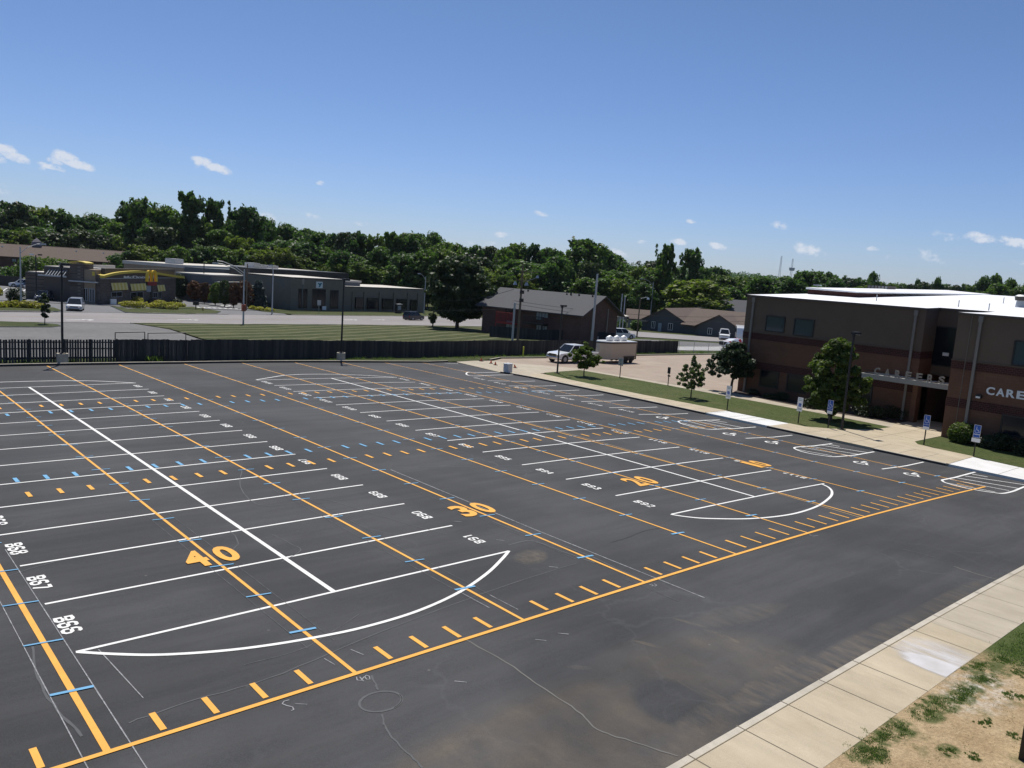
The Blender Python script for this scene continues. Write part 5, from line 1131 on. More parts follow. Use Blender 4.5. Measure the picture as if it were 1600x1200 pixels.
def livery():
    p = at(1150, 545.5); t = thing('painted_vehicle', 'low vehicle with red, white and green panels, just left of the school corner', 'vehicle', tuple(p), radians(-10))
    L_ = 6.2; red = paint('red gloss', (.5, .03, .02)); grn = paint('green gloss', (.05, .3, .08))
    mb = MB(); rings = []
    for x, w, z0, z1 in ((-3.4, .5, .5, 1.0), (-2.6, 1.0, .25, 1.35), (-1.2, 1.1, .2, 1.75), (.8, 1.1, .2, 1.8), (2.6, .9, .3, 1.5), (3.6, .3, .6, 1.3)): rings.append([(x, -w, z0), (x, -w*1.05, (z0+z1)/2), (x, -w*.6, z1), (x, w*.6, z1), (x, w*1.05, (z0+z1)/2), (x, w, z0)])
    mb.loft(rings, PW); mb.build('body', None, t)
    mb = MB(); mb.loft([[(-2.5, -1.07, .9), (-2.5, -.62, 1.4), (-2.5, .62, 1.4), (-2.5, 1.07, .9)], [(0.2, -1.18, 1.0), (.2, -.68, 1.82), (.2, .68, 1.82), (.2, 1.18, 1.0)]], red); mb.build('red_panel', None, t)
    mb = MB(); mb.loft([[(.9, -1.17, 1.1), (.9, -.69, 1.83), (.9, .69, 1.83), (.9, 1.17, 1.1)], [(2.6, -.97, 1.0), (2.6, -.56, 1.55), (2.6, .56, 1.55), (2.6, .97, 1.0)]], grn); mb.build('green_panel', None, t)
    mb = MB(); mb.box(-3.7, -2.9, -.5, .5, .7, 1.3); mb.build('screen', M_GLASS, t)
    mb = MB(); mb.box(-2.5, 2.5, -.7, .7, .3, .42)
    mb.build('trailer_frame', M_STEEL, t)
    for s in (-1, 1): wheel(t, .6, s*.9, .32, .2, M_WHITEP)
livery()

# ============================================================ FAR BUILDINGS
class Pl:
    """vertical wall plane through two ground points; s runs along it, z is height"""
    def __init__(s, P0, P1):
        s.P0 = np.array(P0[:2], float); d = np.array(P1[:2], float)-s.P0; s.len = np.linalg.norm(d); s.d = d/s.len
        n = np.array([s.d[1], -s.d[0]])
        if n @ (CAM[:2]-s.P0) < 0: n = -n
        s.n = n
    def at(s, u, v):
        r = pix_dir(u, v); t = ((s.P0-CAM[:2]) @ s.n)/(r[:2] @ s.n); P = CAM + r*t
        return (P[:2]-s.P0) @ s.d, P[2]
    def w(s, a, out, z): q = s.P0+s.d*a+s.n*out; return (q[0], q[1], z)
    def box(s, mb, a0, a1, z0, z1, o0, o1, m=None):
        vs = [s.w(a, o, z) for z in (z0, z1) for o in (o0, o1) for a in (a0, a1)]
        mb.add(vs, [(0, 2, 3, 1), (4, 5, 7, 6), (0, 1, 5, 4), (2, 6, 7, 3), (1, 3, 7, 5), (0, 4, 6, 2)], m)
    def pbox(s, mb, u0, v0, u1, v1, o0, o1, m=None):
        a0, z0 = s.at(u0, v0); a1, z1 = s.at(u1, v1); s.box(mb, min(a0, a1), max(a0, a1), min(z0, z1), max(z0, z1), o0, o1, m)
    def window(s, t, u0, v0, u1, v1, m=None, out=.03, fr=None, bars=1, name='window'):
        a0, z0 = s.at(u0, v0); a1, z1 = s.at(u1, v1); a0, a1 = min(a0, a1), max(a0, a1); z0, z1 = min(z0, z1), max(z0, z1)
        mb = MB(); s.box(mb, a0, a1, z0, z1, -.05, out); wd = att(mb.build(name, m or M_GLASS), t)
        mb = MB(); b = .08
        for q in ((a0-b, a0, z0-b, z1+b), (a1, a1+b, z0-b, z1+b), (a0, a1, z0-b, z0), (a0, a1, z1, z1+b)): s.box(mb, *q, -.05, out+.04)
        for k in range(bars): x = a0+(a1-a0)*(k+1)/(bars+1); s.box(mb, x-.04, x+.04, z0, z1, out, out+.03)
        f = mb.build('frame', fr or M_DKMETAL); f.parent = wd; return wd
    def text(s, mb, txt, u0, v0, u1, v1, out, ext=.08, off=.03):
        a0, z0 = s.at(u0, v0); a1, z1 = s.at(u1, v1); vs, fs = font_geo(txt, off, .5); vs = fit_geo(vs, abs(a1-a0), abs(z1-z0)); lo = min(v[2] for v in vs); hi = max(v[2] for v in vs)
        mb.add([s.w(min(a0, a1)+v[0], out+(v[2]-lo)/(hi-lo)*ext, min(z0, z1)+v[1]) for v in vs], fs)
M_STONE = brick_mat('grey-brown stone veneer', (.13, .11, .098), (.19, .165, .14), .7, .35)
M_YB = mat('yellow painted metal', (.62, .47, .06), .5)
M_YPALE = mat('pale yellow stripe', (.70, .62, .25), .6)
M_TANST = mat('tan stucco', (.30, .235, .165), .9, noise=(1, .06))
M_DARKST = mat('dark grey-brown stucco', (.10, .085, .075), .9, noise=(1, .08))
M_OLIVE = mat('olive-grey block', (.155, .145, .12), .9, noise=(.8, .08))
M_RIBG = mat('grey ribbed metal siding', (.115, .125, .125), .6, noise=(3, .06))
M_ROOFG = mat('grey-brown shingles', (.072, .073, .080), .9, noise=(2.5, .14, (1, 1, 4)))
M_ROOFB = mat('brown shingles', (.105, .074, .058), .9, noise=(2.0, .14))
M_ROOFLT = mat('pale flat roof', (.55, .51, .45), .8, noise=(.6, .08))
M_BRICKR = brick_mat('red-brown brick', (.135, .080, .066), (.12, .08, .07), 1, .2)
def restaurant():
    A = Pl((34.7, 136.3), (54.7, 158.2)); t = thing('restaurant', 'low stone fast-food restaurant with yellow arched eyebrow roof and striped awnings', 'restaurant', (34.7, 136.3, -2.4), 0)
    zt = A.at(157, 433)[1]; z0 = -3.6; L_ = A.len; D = 13.
    mb = MB(); A.box(mb, 0, L_, z0, zt, -D, 0); att(mb.build('wall', M_STONE), t)
    mb = MB(); A.box(mb, .3, L_-.3, zt-.02, zt+.15, -D+.3, -.3); att(mb.build('roof', M_ROOFLT), t)
    mb = MB(); a0, za = A.at(163, 430); A.box(mb, a0, L_-.8, zt-.25, zt+1.5, -.55, .12); att(mb.build('sign_fascia', M_DARKST), t)
    mb = MB(); A.box(mb, -.05, L_+.05, zt-.33, zt-.18, 0, .22); att(mb.build('ledge', M_STEEL), t)
    # yellow eyebrow arc
    P = [A.at(*q) for q in ((156, 431.2), (170, 427.5), (185, 425.2), (205, 423.8), (220, 424), (240, 426), (262, 429.5), (283, 432.5))]
    P = smooth_curve(P, n=4); mb = MB(); rings = [[A.w(p[0], -.7, p[1]-.28), A.w(p[0], .75, p[1]-.28), A.w(p[0], .75, p[1]+.12), A.w(p[0], -.7, p[1]+.12)] for p in P]
    mb.loft(rings); att(mb.build('eyebrow_roof', M_YB), t)
    mb = MB(); A.text(mb, "McDonald's", 192, 435.3, 243, 430.4, .13); att(mb.build('sign_letters', M_WHITEP), t)
    for (u0, v0, u1, v1) in ((173, 452.5, 198, 441.5), (203, 453.2, 227.5, 442.8), (245, 454, 256.5, 445)):
        a0, z0_ = A.at(u0, v0); a1, z1_ = A.at(u1, v1); mb = MB(); n = 9 if u0 < 240 else 5
        for k in range(n):
            s0 = a0+(a1-a0)*k/n; s1 = a0+(a1-a0)*(k+1)/n
            mb.add([A.w(s0, .05, z1_), A.w(s1, .05, z1_), A.w(s1, .3, z0_), A.w(s0, .3, z0_), A.w(s0, .3, z0_-.12), A.w(s1, .3, z0_-.12)], [(0, 1, 2, 3), (3, 2, 5, 4)], M_YB if k % 2 else M_YPALE)
        att(mb.build('awning', None, fixn=False), t)
    for q in ((174, 464, 190, 456), (204, 466, 223, 456), (239, 465, 245, 457), (247, 466, 252, 456)): A.window(t, *q, fr=M_STEEL)
    # raised rooftop screen
    mb = MB(); A.box(mb, .5, L_*.62, zt+.1, zt+1.7, -7.5, -6.9); A.box(mb, .5, L_*.62, zt+.1, zt+1.2, -4.2, -4.0); att(mb.build('roof_screen', M_ROOFLT), t)
    mb = MB(); A.box(mb, 3, 5.4, zt+.1, zt+1.3, -6.4, -4.6); A.box(mb, 8, 11, zt+.1, zt+1.2, -6.4, -4.6); att(mb.build('rooftop_unit', M_STEEL), t)
    # front wing to the left
    B = Pl((34.7, 136.3), (34.7-A.n[0]*-1*-12, 136.3-A.n[1]*-1*-12))
    if B.at(120, 450)[0] < 0: B = Pl((34.7, 136.3), (34.7-A.n[0]*12, 136.3-A.n[1]*12))
    sb = lambda u: B.at(u, 450)[0]; zB = B.at(112, 419)[1]; zC = B.at(150, 430)[1]
    mb = MB(); B.box(mb, .05, sb(151), z0, zC+.1, -2.5, .3); att(mb.build('corner_wall', M_STONE), t)
    mb = MB(); B.box(mb, sb(151), sb(132), z0, B.at(140, 421)[1], -2., .5); att(mb.build('tan_wall', M_TANST), t)
    zt3 = B.at(125, 412.5)[1]
    mb = MB(); B.box(mb, sb(134), sb(113), z0, zt3, -2.5, .7); att(mb.build('stone_tower', M_STONE), t)
    mb = MB(); P = [B.at(*q_) for q_ in ((139, 411.5), (133, 409.5), (125, 408.2), (117, 408.6), (111, 410))]
    mb.loft([[B.w(a, -1.5, z-.12), B.w(a, .9, z-.12), B.w(a, .9, z+.06), B.w(a, -1.5, z+.06)] for a, z in P]); att(mb.build('tower_cap', M_YB), t)
    mb = MB(); B.box(mb, sb(113), sb(70), z0, zB, -10, .2); att(mb.build('wall', M_DARKST), t)
    mb = MB(); B.box(mb, sb(113)+.1, sb(70)-.1, zB, zB+.12, -9.8, .1); att(mb.build('roof', M_ROOFLT), t)
    zr_ = B.at(95, 426)[1]
    for k in range(7):
        mb = MB(); s0 = sb(112)+.6+(sb(72)-sb(112)-1)*k/7; mb.add([B.w(s0, .2, zr_+.5), B.w(s0+.12, .2, zr_+.5), B.w(s0+.12, 1.5, zr_-.5), B.w(s0, 1.5, zr_-.5), B.w(s0, .2, zr_+.35), B.w(s0+.12, .2, zr_+.35), B.w(s0+.12, 1.5, zr_-.65), B.w(s0, 1.5, zr_-.65)], [(0, 1, 2, 3), (4, 5, 6, 7), (0, 3, 7, 4), (1, 2, 6, 5)]); att(mb.build('awning_rafter', M_STEEL), t)
    mb = MB(); B.box(mb, sb(112), sb(68), zr_-.7, zr_-.45, 1.45, 1.6); B.box(mb, sb(157), sb(113), B.at(135, 440)[1]-.1, B.at(135, 440)[1]+.1, .7, 1.2); att(mb.build('canopy_beam', M_STEEL), t)
    for q in ((134, 469, 139, 451), (143, 471, 150, 452)): B.window(t, *q, out=.55, fr=M_STEEL)
    mb = MB(); B.pbox(mb, 142, 472, 151, 451, .4, .56, M_GLASSB); att(mb.build('door'), t)
    mb = MB(); B.pbox(mb, 146.6, 430.5, 150.5, 424.5, .42, .56, M_YB); att(mb.build('small_emblem'), t)
    # drive-through canopy at the far left
    p = far(55, 440, 170); mb = MB(); Mx = M_at(p[0], p[1], 0, .5); gp = gzf(p[0], p[1])
    mb.box(-1.2, 5.6, -3, 1.5, gp+3.1, gp+3.35, M_YPALE, Mx)
    mb.box(2.2, 5.2, -2.6, 1.2, gp+2.2, gp+3.1, M_DARKST, Mx); mb.cone((4, -1, gp), (4, -1, gp+3.1), .15, .15, 8, M_DKMETAL)
    mb.v[-16:] = [tuple(Mx @ Vector(v)) for v in mb.v[-16:]]
    att(mb.build('drive_through_canopy'), t)
restaurant()
def arches_sign():
    p = at(238, 480); p2 = p; t = thing('pylon_sign', 'yellow double-arch pylon sign over a small reader board, among the golden shrubs', 'sign', tuple(p)); d = math.hypot(p[0]-CAM[0], p[1]-CAM[1])
    A = Pl(p[:2], (p[0]+.95, p[1]+.31)); f = lambda u, v: A.at(u, v)
    mb = MB(); m = mat('golden yellow sign plastic', (.80, .50, .03), .4)
    for c_ in (233.2, 240.2):
        P = smooth_curve([f(c_-3.6, 440), f(c_-3.1, 430), f(c_-1.8, 425), f(c_, 423.8), f(c_+1.8, 425), f(c_+3.1, 430), f(c_+3.6, 440)], n=4)
        w_ = .17; rings = []
        for i, q in enumerate(P):
            a = np.array(P[max(0, i-1)]); b = np.array(P[min(len(P)-1, i+1)]); tt = b-a; tt = tt/np.linalg.norm(tt); n = np.array([-tt[1], tt[0]])
            rings.append([A.w(q[0]+n[0]*w_, -.25, q[1]+n[1]*w_), A.w(q[0]+n[0]*w_, .25, q[1]+n[1]*w_), A.w(q[0]-n[0]*w_, .25, q[1]-n[1]*w_), A.w(q[0]-n[0]*w_, -.25, q[1]-n[1]*w_)])
        mb.loft(rings)
    att(mb.build('double_arch', m), t)
    mb = MB(); A.pbox(mb, 229.5, 446, 243.5, 440.5, -.3, .3); att(mb.build('red_band', mat('dark red sign face', (.22, .02, .015), .5)), t)
    mb = MB(); A.pbox(mb, 229.6, 456, 238.2, 446.6, -.15, .15); att(mb.build('reader_board', mat('grey reader board', (.25, .28, .32), .5)), t)
    mb = MB(); A.pbox(mb, 229, 445.8, 230, 441, -.2, .2); 
    a, z = f(236.5, 446); 
    for uu in (236.5,): a, _ = f(uu, 470); mb.cone(A.w(a, 0, p[2]-.3), A.w(a, 0, z), .25, .25, 10)
    att(mb.build('pylon', M_BLACK), t)
    a, _ = f(175, 475); q = at(177, 476.5); mb = MB(); Mx = M_at(q[0], q[1], q[2]+.1, .3); mb.box(-.55, .55, -.1, .1, 0, .95, M_WHITEP, Mx); tag(mb.build('low_sign'), 'small white sign panel at the restaurant drive entrance', 'sign')
    q = at(306, 485); tt = thing('mailbox_sign', 'small dark box on a post on the restaurant island', 'sign', tuple(q)); mb = MB(); mb.box(-.08, .08, -.05, .05, 0, 1.2); mb.build('post', M_WOODP, tt); mb = MB(); mb.box(-.5, .5, -.12, .12, .95, 1.55); mb.build('box', M_DKMETAL, tt)
    q = at(317, 487); tt = thing('fire_hydrant', 'small fire hydrant right of the restaurant island walkway', 'hydrant', tuple(q)); mb = MB(); mb.tube([(0, 0, 0), (0, 0, .1), (0, 0, .12), (0, 0, .6), (0, 0, .72), (0, 0, .8)], [.22, .22, .13, .13, .15, .04], 10); mb.tube([(-.24, 0, .45), (.24, 0, .45)], .07, 8); mb.build('body', mat('hydrant paint', (.35, .25, .05), .5), tt)
arches_sign()
def community():
    A = Pl((73.0, 142.7), (114.2, 151.9)); t = thing('community_centre', 'long olive-grey community centre with a teal letter sign across the road', 'building', (73, 142.7, -3.1))
    a1, zt = A.at(454, 434.5); a2, zt2 = A.at(540, 448); a3, zt3 = A.at(664, 453.5); z0 = -4.5
    s_mid = A.at(538, 480)[0]; L_ = A.at(665.5, 480)[0]
    mb = MB(); A.box(mb, 0, s_mid, z0, zt, -16, 0); A.box(mb, s_mid, L_, z0, (zt2+zt3)/2, -16, -.5); att(mb.build('wall', M_OLIVE), t)
    mb = MB(); A.box(mb, -.1, s_mid+.1, zt, zt+.18, -16.1, .1); A.box(mb, s_mid+.1, L_+.1, (zt2+zt3)/2, (zt2+zt3)/2+.16, -16.1, -.4); att(mb.build('roof_edge', M_DKMETAL), t)
    mb = MB(); A.box(mb, .3, s_mid-.2, zt+.05, zt+.22, -15.8, -.2); A.box(mb, s_mid+.3, L_-.2, (zt2+zt3)/2+.02, (zt2+zt3)/2+.2, -15.8, -.8); att(mb.build('roof', M_ROOFLT), t)
    for q in ((466, 481, 480, 452), (487.5, 481, 508.5, 452.5), (515.5, 481.5, 528.5, 454)): A.window(t, *q, bars=2)
    for q in ((556.5, 481.5, 568, 465.5), (575, 482, 591.5, 466.5), (598.5, 482, 614, 467.5), (621, 482.5, 636, 468), (642.5, 484, 652, 469)):
        a0, z0_ = A.at(q[0], q[1]); A.window(t, *q, out=-.4, bars=2)
    for u in (553, 571, 595, 617.5, 639, 655):
        a, _ = A.at(u, 470); mb = MB(); A.box(mb, a-.28, a+.28, z0, zt3-.9, -.5, -.2); att(mb.build('pilaster', M_OLIVE), t)
    # sign with a stylised letter
    mb = MB(); A.pbox(mb, 493.5, 450, 503.7, 440.3, 0, .15, mat('sign white', (.62, .68, .70), .5)); sg = att(mb.build('sign_panel'), t)
    teal = mat('teal sign paint', (.0, .17, .22), .5); mb = MB()
    def quad(pts): vs = [A.w(*[A.at(u, v)[0], .17, A.at(u, v)[1]]) for u, v in pts]; mb.add(vs, [tuple(range(len(vs)))])
    quad([(495.2, 442), (498.2, 442), (499.6, 444.8), (498.2, 446)]); quad([(499.6, 442), (502.8, 441.8), (499.2, 448.6), (496.6, 448.6), (498, 446)])
    o = mb.build('sign_mark', teal, fixn=False); o.parent = sg
    mb = MB(); A.pbox(mb, 501, 484, 507, 478, .4, .6, M_WHITEP); att(mb.build('window_notice'), t)
    # left metal-sided wing
    C0 = (73.0, 142.7); B = Pl(C0, tuple(at(395, 473)[:2])); zl = B.at(430, 438)[1]
    mb = MB(); B.box(mb, .9, B.len+14, z0, zl-.3, -3, -.05); att(mb.build('metal_wall', M_RIBG), t)
    mb = MB(); B.box(mb, .9, B.len+14, zl-.3, zl+.9, -3.2, .05); att(mb.build('metal_fascia', mat('pale taupe metal', (.27, .24, .21), .6)), t)
    for k in range(6): mb = MB(); B.box(mb, 1.5+k*4.6, 1.75+k*4.6, z0, zl-.3, -.05, .08); att(mb.build('downspout', M_DKMETAL), t)
    mb = MB(); B.pbox(mb, 446, 485, 453, 468.5, -.06, .05); att(mb.build('door', M_DKMETAL), t)
    # dark roof stripes and units
    C = Pl(tuple(far(390, 430, 196)[:2]), tuple(far(545, 435, 215)[:2]))
    mb = MB(); C.pbox(mb, 390, 436, 545, 427, -8, 0); att(mb.build('upper_wall', M_DKMETAL), t)
    mb = MB(); A.pbox(mb, 540, 448, 577, 441, -7, -3); att(mb.build('roof_monitor', mat('monitor wall', (.10, .11, .13), .6)), t); mb = MB(); A.pbox(mb, 539.5, 441.2, 578, 440, -7.2, -2.8); att(mb.build('roof_monitor_cap', M_ROOFLT), t)
community()
def gym():
    A = Pl(tuple(far(245, 430, 228)[:2]), tuple(far(298, 430, 196)[:2])); t = thing('gymnasium', 'large tan flat-roofed gymnasium block behind the community centre', 'building', tuple(far(288, 455, 204)))
    B = Pl(tuple(far(287, 430, 204)[:2]), tuple(far(497, 440, 250)[:2])); z0 = -4.5
    C_ = Pl(tuple(far(245, 430, 232)[:2]), tuple(far(288, 430, 204)[:2]))
    za = B.at(288, 417)[1]
    mb = MB(); C_.box(mb, 0, C_.len, z0, za, -14, 0); att(mb.build('side_wall', M_RIBG), t)
    mb = MB(); B.box(mb, 0, B.len, z0, za-.3, -18, -.02); att(mb.build('wall', M_TANST), t)
    mb = MB(); B.box(mb, -.2, B.len+.2, za-.3, za+.45, -18.2, .15); att(mb.build('roof', M_ROOFLT), t)
    mb = MB(); s, _ = B.at(313, 430); B.box(mb, s, s+.3, z0, za-.3, 0, .35); s2, _ = B.at(352, 430); B.box(mb, s, s2, z0, za-.35, 0, .3, None); att(mb.build('projecting_bay', M_TANST), t)
    for (u0, u1, v0, v1) in ((300, 313, 414.5, 407), (398, 410, 424, 418), (420, 430, 423, 413), (432, 441, 424, 416), (448, 458, 425, 417), (354, 364, 431, 425)):
        mb = MB(); B.pbox(mb, u0, v0, u1, v1, -8, -5); att(mb.build('rooftop_unit', M_STEEL), t)
    D = Pl(tuple(far(330, 440, 186)[:2]), tuple(far(400, 440, 200)[:2])); mb = MB(); D.box(mb, 0, D.len, z0, D.at(335, 431)[1], -9, 0); att(mb.build('low_wing', M_RIBG), t)
    mb = MB(); D.box(mb, -.2, D.len, D.at(335, 431)[1], D.at(335, 431)[1]+.25, -9, .2); att(mb.build('low_roof', M_ROOFLT), t)
    mb = MB(); D.box(mb, 1, 12, D.at(335, 441)[1], D.at(335, 441)[1]+.2, 0, 1.4); att(mb.build('entrance_canopy', M_ROOFLT), t)
gym()
def gable(t, P0, P1, depth, z0, ze, zr, wallm, roofm, over=.6, hip=0., wall='wall'):
    """house whose eave wall runs P0-P1 facing the camera"""
    A = Pl(P0, P1); L_ = A.len
    mb = MB()
    vs = [A.w(0, 0, z0), A.w(L_, 0, z0), A.w(L_, -depth, z0), A.w(0, -depth, z0), A.w(0, 0, ze), A.w(L_, 0, ze), A.w(L_, -depth, ze), A.w(0, -depth, ze), A.w(0, -depth/2, zr if not hip else ze), A.w(L_, -depth/2, zr if not hip else ze)]
    mb.add(vs, [(0, 1, 5, 4), (1, 2, 6, 9, 5), (2, 3, 7, 6), (3, 0, 4, 8, 7)]); att(mb.build(wall, wallm), t)
    sl = (zr-ze)/(depth/2); eo = ze-sl*over; th = .18; h = hip; mb = MB()
    ra, rb = (h if h else -over), (L_-h if h else L_+over)
    top = [A.w(-over, over, eo+th), A.w(L_+over, over, eo+th), A.w(rb, -depth/2, zr+th), A.w(ra, -depth/2, zr+th), A.w(L_+over, -depth-over, eo+th), A.w(-over, -depth-over, eo+th)]
    bot = [(p[0], p[1], p[2]-th) for p in top]
    mb.add(top+bot, [(0, 1, 2, 3), (3, 2, 4, 5), (1, 4, 2), (0, 3, 5), (6, 7, 1, 0), (7, 10, 4, 1), (10, 11, 5, 4), (11, 6, 0, 5), (6, 7, 8, 9), (9, 8, 10, 11)] if h else
           [(0, 1, 2, 3), (3, 2, 4, 5), (6, 7, 8, 9), (9, 8, 10, 11), (6, 7, 1, 0), (11, 10, 4, 5), (7, 8, 2, 1), (8, 10, 4, 2), (6, 9, 3, 0), (9, 11, 5, 3)])
    att(mb.build('roof', roofm), t); return A
def houses():
    # brick apartment house in the middle
    P0 = tuple(at(752, 519)[:2]); P1 = tuple(at(905, 536.5)[:2]); t = thing('apartment_house', 'two-storey brick apartment house with grey gable roof and balconies behind the fence', 'building', (*P0, -2.3))
    A0 = Pl(P0, P1); ze = A0.at(752, 474)[1]; 
    A = gable(t, P0, P1, 11, -3.3, ze, ze+2.7, M_BRICKR, M_ROOFG, .9)
    red = mat('dark red balcony paint', (.34, .03, .03), .6)
    for (u0, v0, u1, v1, m_) in ((783, 503, 812, 490, red), (825, 504, 858, 496, M_DKMETAL)):
        a0, z0 = A.at(u0, v0); a1, z1 = A.at(u1, v1); mb = MB(); A.box(mb, a0, a1, z0-.1, z0+.1, 0, 1.5); A.box(mb, a0, a1, z1-.05, z1+.05, 1.42, 1.5)
        for k in range(15): s = a0+(a1-a0)*k/14; A.box(mb, s-.03, s+.03, z0, z1, 1.43, 1.49)
        for s in (a0, a1-.08): A.box(mb, s, s+.08, -3, z1, 1.4, 1.5)
        att(mb.build('balcony', m_), t)
    curt = mat('pale curtain glass', (.25, .30, .32), .3)
    for q in ((790, 489, 803, 480), (838, 499, 847, 486), (847, 496, 857, 486), (791, 511, 803, 502), (838, 517, 846, 507), (847, 516, 855, 510)): A.window(t, *q, m=curt if q[0] in (847, 838, 791) else M_GLASS)
    # gable end toward the side street
    q1 = A.w(A.len, 0, 0); q2 = A.w(A.len, -11, 0); B = Pl(q1[:2], q2[:2])
    for a in (3.0, 7.6): mb = MB(); B.box(mb, a, a+.22, -3, ze+.8, .0, .15); att(mb.build('downspout', M_DSP), t)
    mb = MB(); B.box(mb, 5.2, 5.6, -1.6, -1.1, 0, .1); att(mb.build('meter_box', M_STEEL), t)
    for (s, h_) in ((.28, .3), (.72, .55), (.68, .25), (.8, .3), (.93, .3)):
        p = A.w(A.len*s, -5.0, ze+2.55); mb = MB(); mb.cone(p, (p[0], p[1], p[2]+h_), .14, .14, 8); att(mb.build('roof_vent', M_BLACK), t)
    # long brown-roofed apartments far left
    P0 = tuple(far(-60, 400, 255)[:2]); P1 = tuple(far(201, 415, 262)[:2]); t = thing('apartment_row', 'long dark apartment row with a brown roof behind the restaurant', 'building', (*P0, -3))
    A0 = Pl(P0, P1); ze = A0.at(100, 404.5)[1]; zr = A0.at(100, 391)[1]
    A = gable(t, P0, P1, 13, -5, ze, ze+3.0, M_BRICKR, M_ROOFB, .8)
    for u in (22, 60, 162, 194, 120): A.window(t, u-3, 413-(110-u)*.05, u+3, 408-(110-u)*.05+1, m=mat('pale curtain glass', (0, 0, 0)))
    for u in (8, 125, 168): a, z = A.at(u, 398); p = A.w(a, -4.5, ze+1.9); mb = MB(); mb.cone(p, (p[0], p[1], p[2]+.6), .22, .22, 8); att(mb.build('roof_vent', M_WHITEP), t)
    a, z = A.at(65, 391); p = A.w(a, -7, ze+2.6); mb = MB(); mb.box(-1.1, 1.1, -1.1, 1.1, 0, 1.6, None, M_at(*p)); mb.tube([(p[0], p[1], p[2]+1.6), (p[0], p[1], p[2]+2.7)], [1.4, .05], 4); att(mb.build('roof_cupola', mat('cupola grey', (.18, .16, .18), .8)), t)
    P0 = tuple(far(18, 395, 285)[:2]); P1 = tuple(far(150, 400, 290)[:2]); t = thing('apartment_row', 'second brown-roofed apartment row peeking over the first one at the left', 'building', (*P0, -3))
    A0 = Pl(P0, P1); zt_ = A0.at(45, 386)[1]; gable(t, P0, P1, 13, -5, zt_-2.6, zt_, M_BRICKR, mat('light brown shingles', (.20, .15, .10), .9), .8)
    # grey side house with brown roofs
    t = thing('side_house', 'low grey house with brown shingle roofs and a front gable, left of the school', 'house', tuple(at(1004, 515)))
    Q0 = tuple(at(1002, 515)[:2]); Q1 = tuple(at(1072, 521)[:2]); A0 = Pl(Q0, Q1); ze = A0.at(1002, 499)[1]; ap = A0.at(1038, 482.5)[1]
    L_ = A0.len; d = 26
    mb = MB(); zg = A0.at(1002, 517)[1]-1
    mb.add([A0.w(0, 0, zg), A0.w(L_, 0, zg), A0.w(L_, 0, ze), A0.w(L_/2, 0, ap), A0.w(0, 0, ze), A0.w(0, -d, zg), A0.w(L_, -d, zg), A0.w(L_, -d, ze), A0.w(L_/2, -d, ap), A0.w(0, -d, ze)], [(0, 1, 2, 3, 4), (5, 6, 7, 8, 9), (0, 5, 9, 4), (1, 6, 7, 2)])
    wm = mat('slate-grey siding', (.075, .082, .088), .8, noise=(2, .06, (1, 1, 12))); att(mb.build('wall', wm), t)
    mb = MB(); e = .6
    def slope(a0, z0, a1, z1): mb.add([A0.w(a0, e, z0), A0.w(a1, e, z1), A0.w(a1, -d, z1), A0.w(a0, -d, z0), A0.w(a0, e, z0+.2), A0.w(a1, e, z1+.2), A0.w(a1, -d, z1+.2), A0.w(a0, -d, z0+.2)], [(0, 1, 2, 3), (4, 5, 6, 7), (0, 1, 5, 4), (1, 2, 6, 5), (2, 3, 7, 6), (3, 0, 4, 7)])
    sl = (ap-ze)/(L_/2); slope(-.7, ze-.7*sl, L_/2, ap); slope(L_+.7, ze-.7*sl, L_/2, ap); att(mb.build('roof', M_ROOFB), t)
    for q in ((1018, 512, 1023.5, 503), (1044, 515, 1051, 506)): A0.window(t, *q, m=M_GLASS, fr=M_WHITEP)
    mb = MB(); A0.pbox(mb, 1027.5, 519, 1034, 505, 0, .06, mat('pale blue-grey door', (.30, .36, .38), .6)); att(mb.build('door'), t)
    mb = MB(); A0.pbox(mb, 1003, 502, 1013, 501, 0, 1.0); att(mb.build('porch_lamp_shelf', M_DSP), t)
    # right half with cross gable
    R0 = tuple(at(1068, 521)[:2]); R1 = tuple(at(1180, 531)[:2]); A = Pl(R0, R1); ze2 = A.at(1100, 509)[1]
    A = gable(t, R0, R1, 16, zg, ze2, A.at(1100, 484)[1]-.2, wm, M_ROOFB, .7)
    a0, _ = A.at(1095, 515); a1, _ = A.at(1163, 520); am, az = A.at(1140, 494); mb = MB(); o = 2.5
    mb.add([A.w(a0, o, zg), A.w(a1, o, zg), A.w(a1, o, ze2), A.w((a0+a1)/2, o, az), A.w(a0, o, ze2), A.w(a0, -6, zg), A.w(a1, -6, zg), A.w(a1, -6, ze2), A.w((a0+a1)/2, -6, az), A.w(a0, -6, ze2)], [(0, 1, 2, 3, 4), (0, 5, 9, 4), (1, 6, 7, 2)]); att(mb.build('gable_wall', wm), t)
    mb = MB()
    for (x0, z0_, x1, z1_) in ((a0-.8, ze2-.45, (a0+a1)/2, az), (a1+.8, ze2-.45, (a0+a1)/2, az)):
        mb.add([A.w(x0, o+.6, z0_), A.w(x1, o+.6, z1_), A.w(x1, -7, z1_), A.w(x0, -7, z0_), A.w(x0, o+.6, z0_+.22), A.w(x1, o+.6, z1_+.22), A.w(x1, -7, z1_+.22), A.w(x0, -7, z0_+.22)], [(0, 1, 2, 3), (4, 5, 6, 7), (0, 1, 5, 4), (1, 2, 6, 5), (2, 3, 7, 6), (3, 0, 4, 7)])
    att(mb.build('gable_roof', M_ROOFB), t)
    A.window(t, 1112, 521, 1118.5, 513, out=2.53, fr=M_WHITEP); A.window(t, 1094, 519, 1098, 510.5, fr=M_WHITEP)
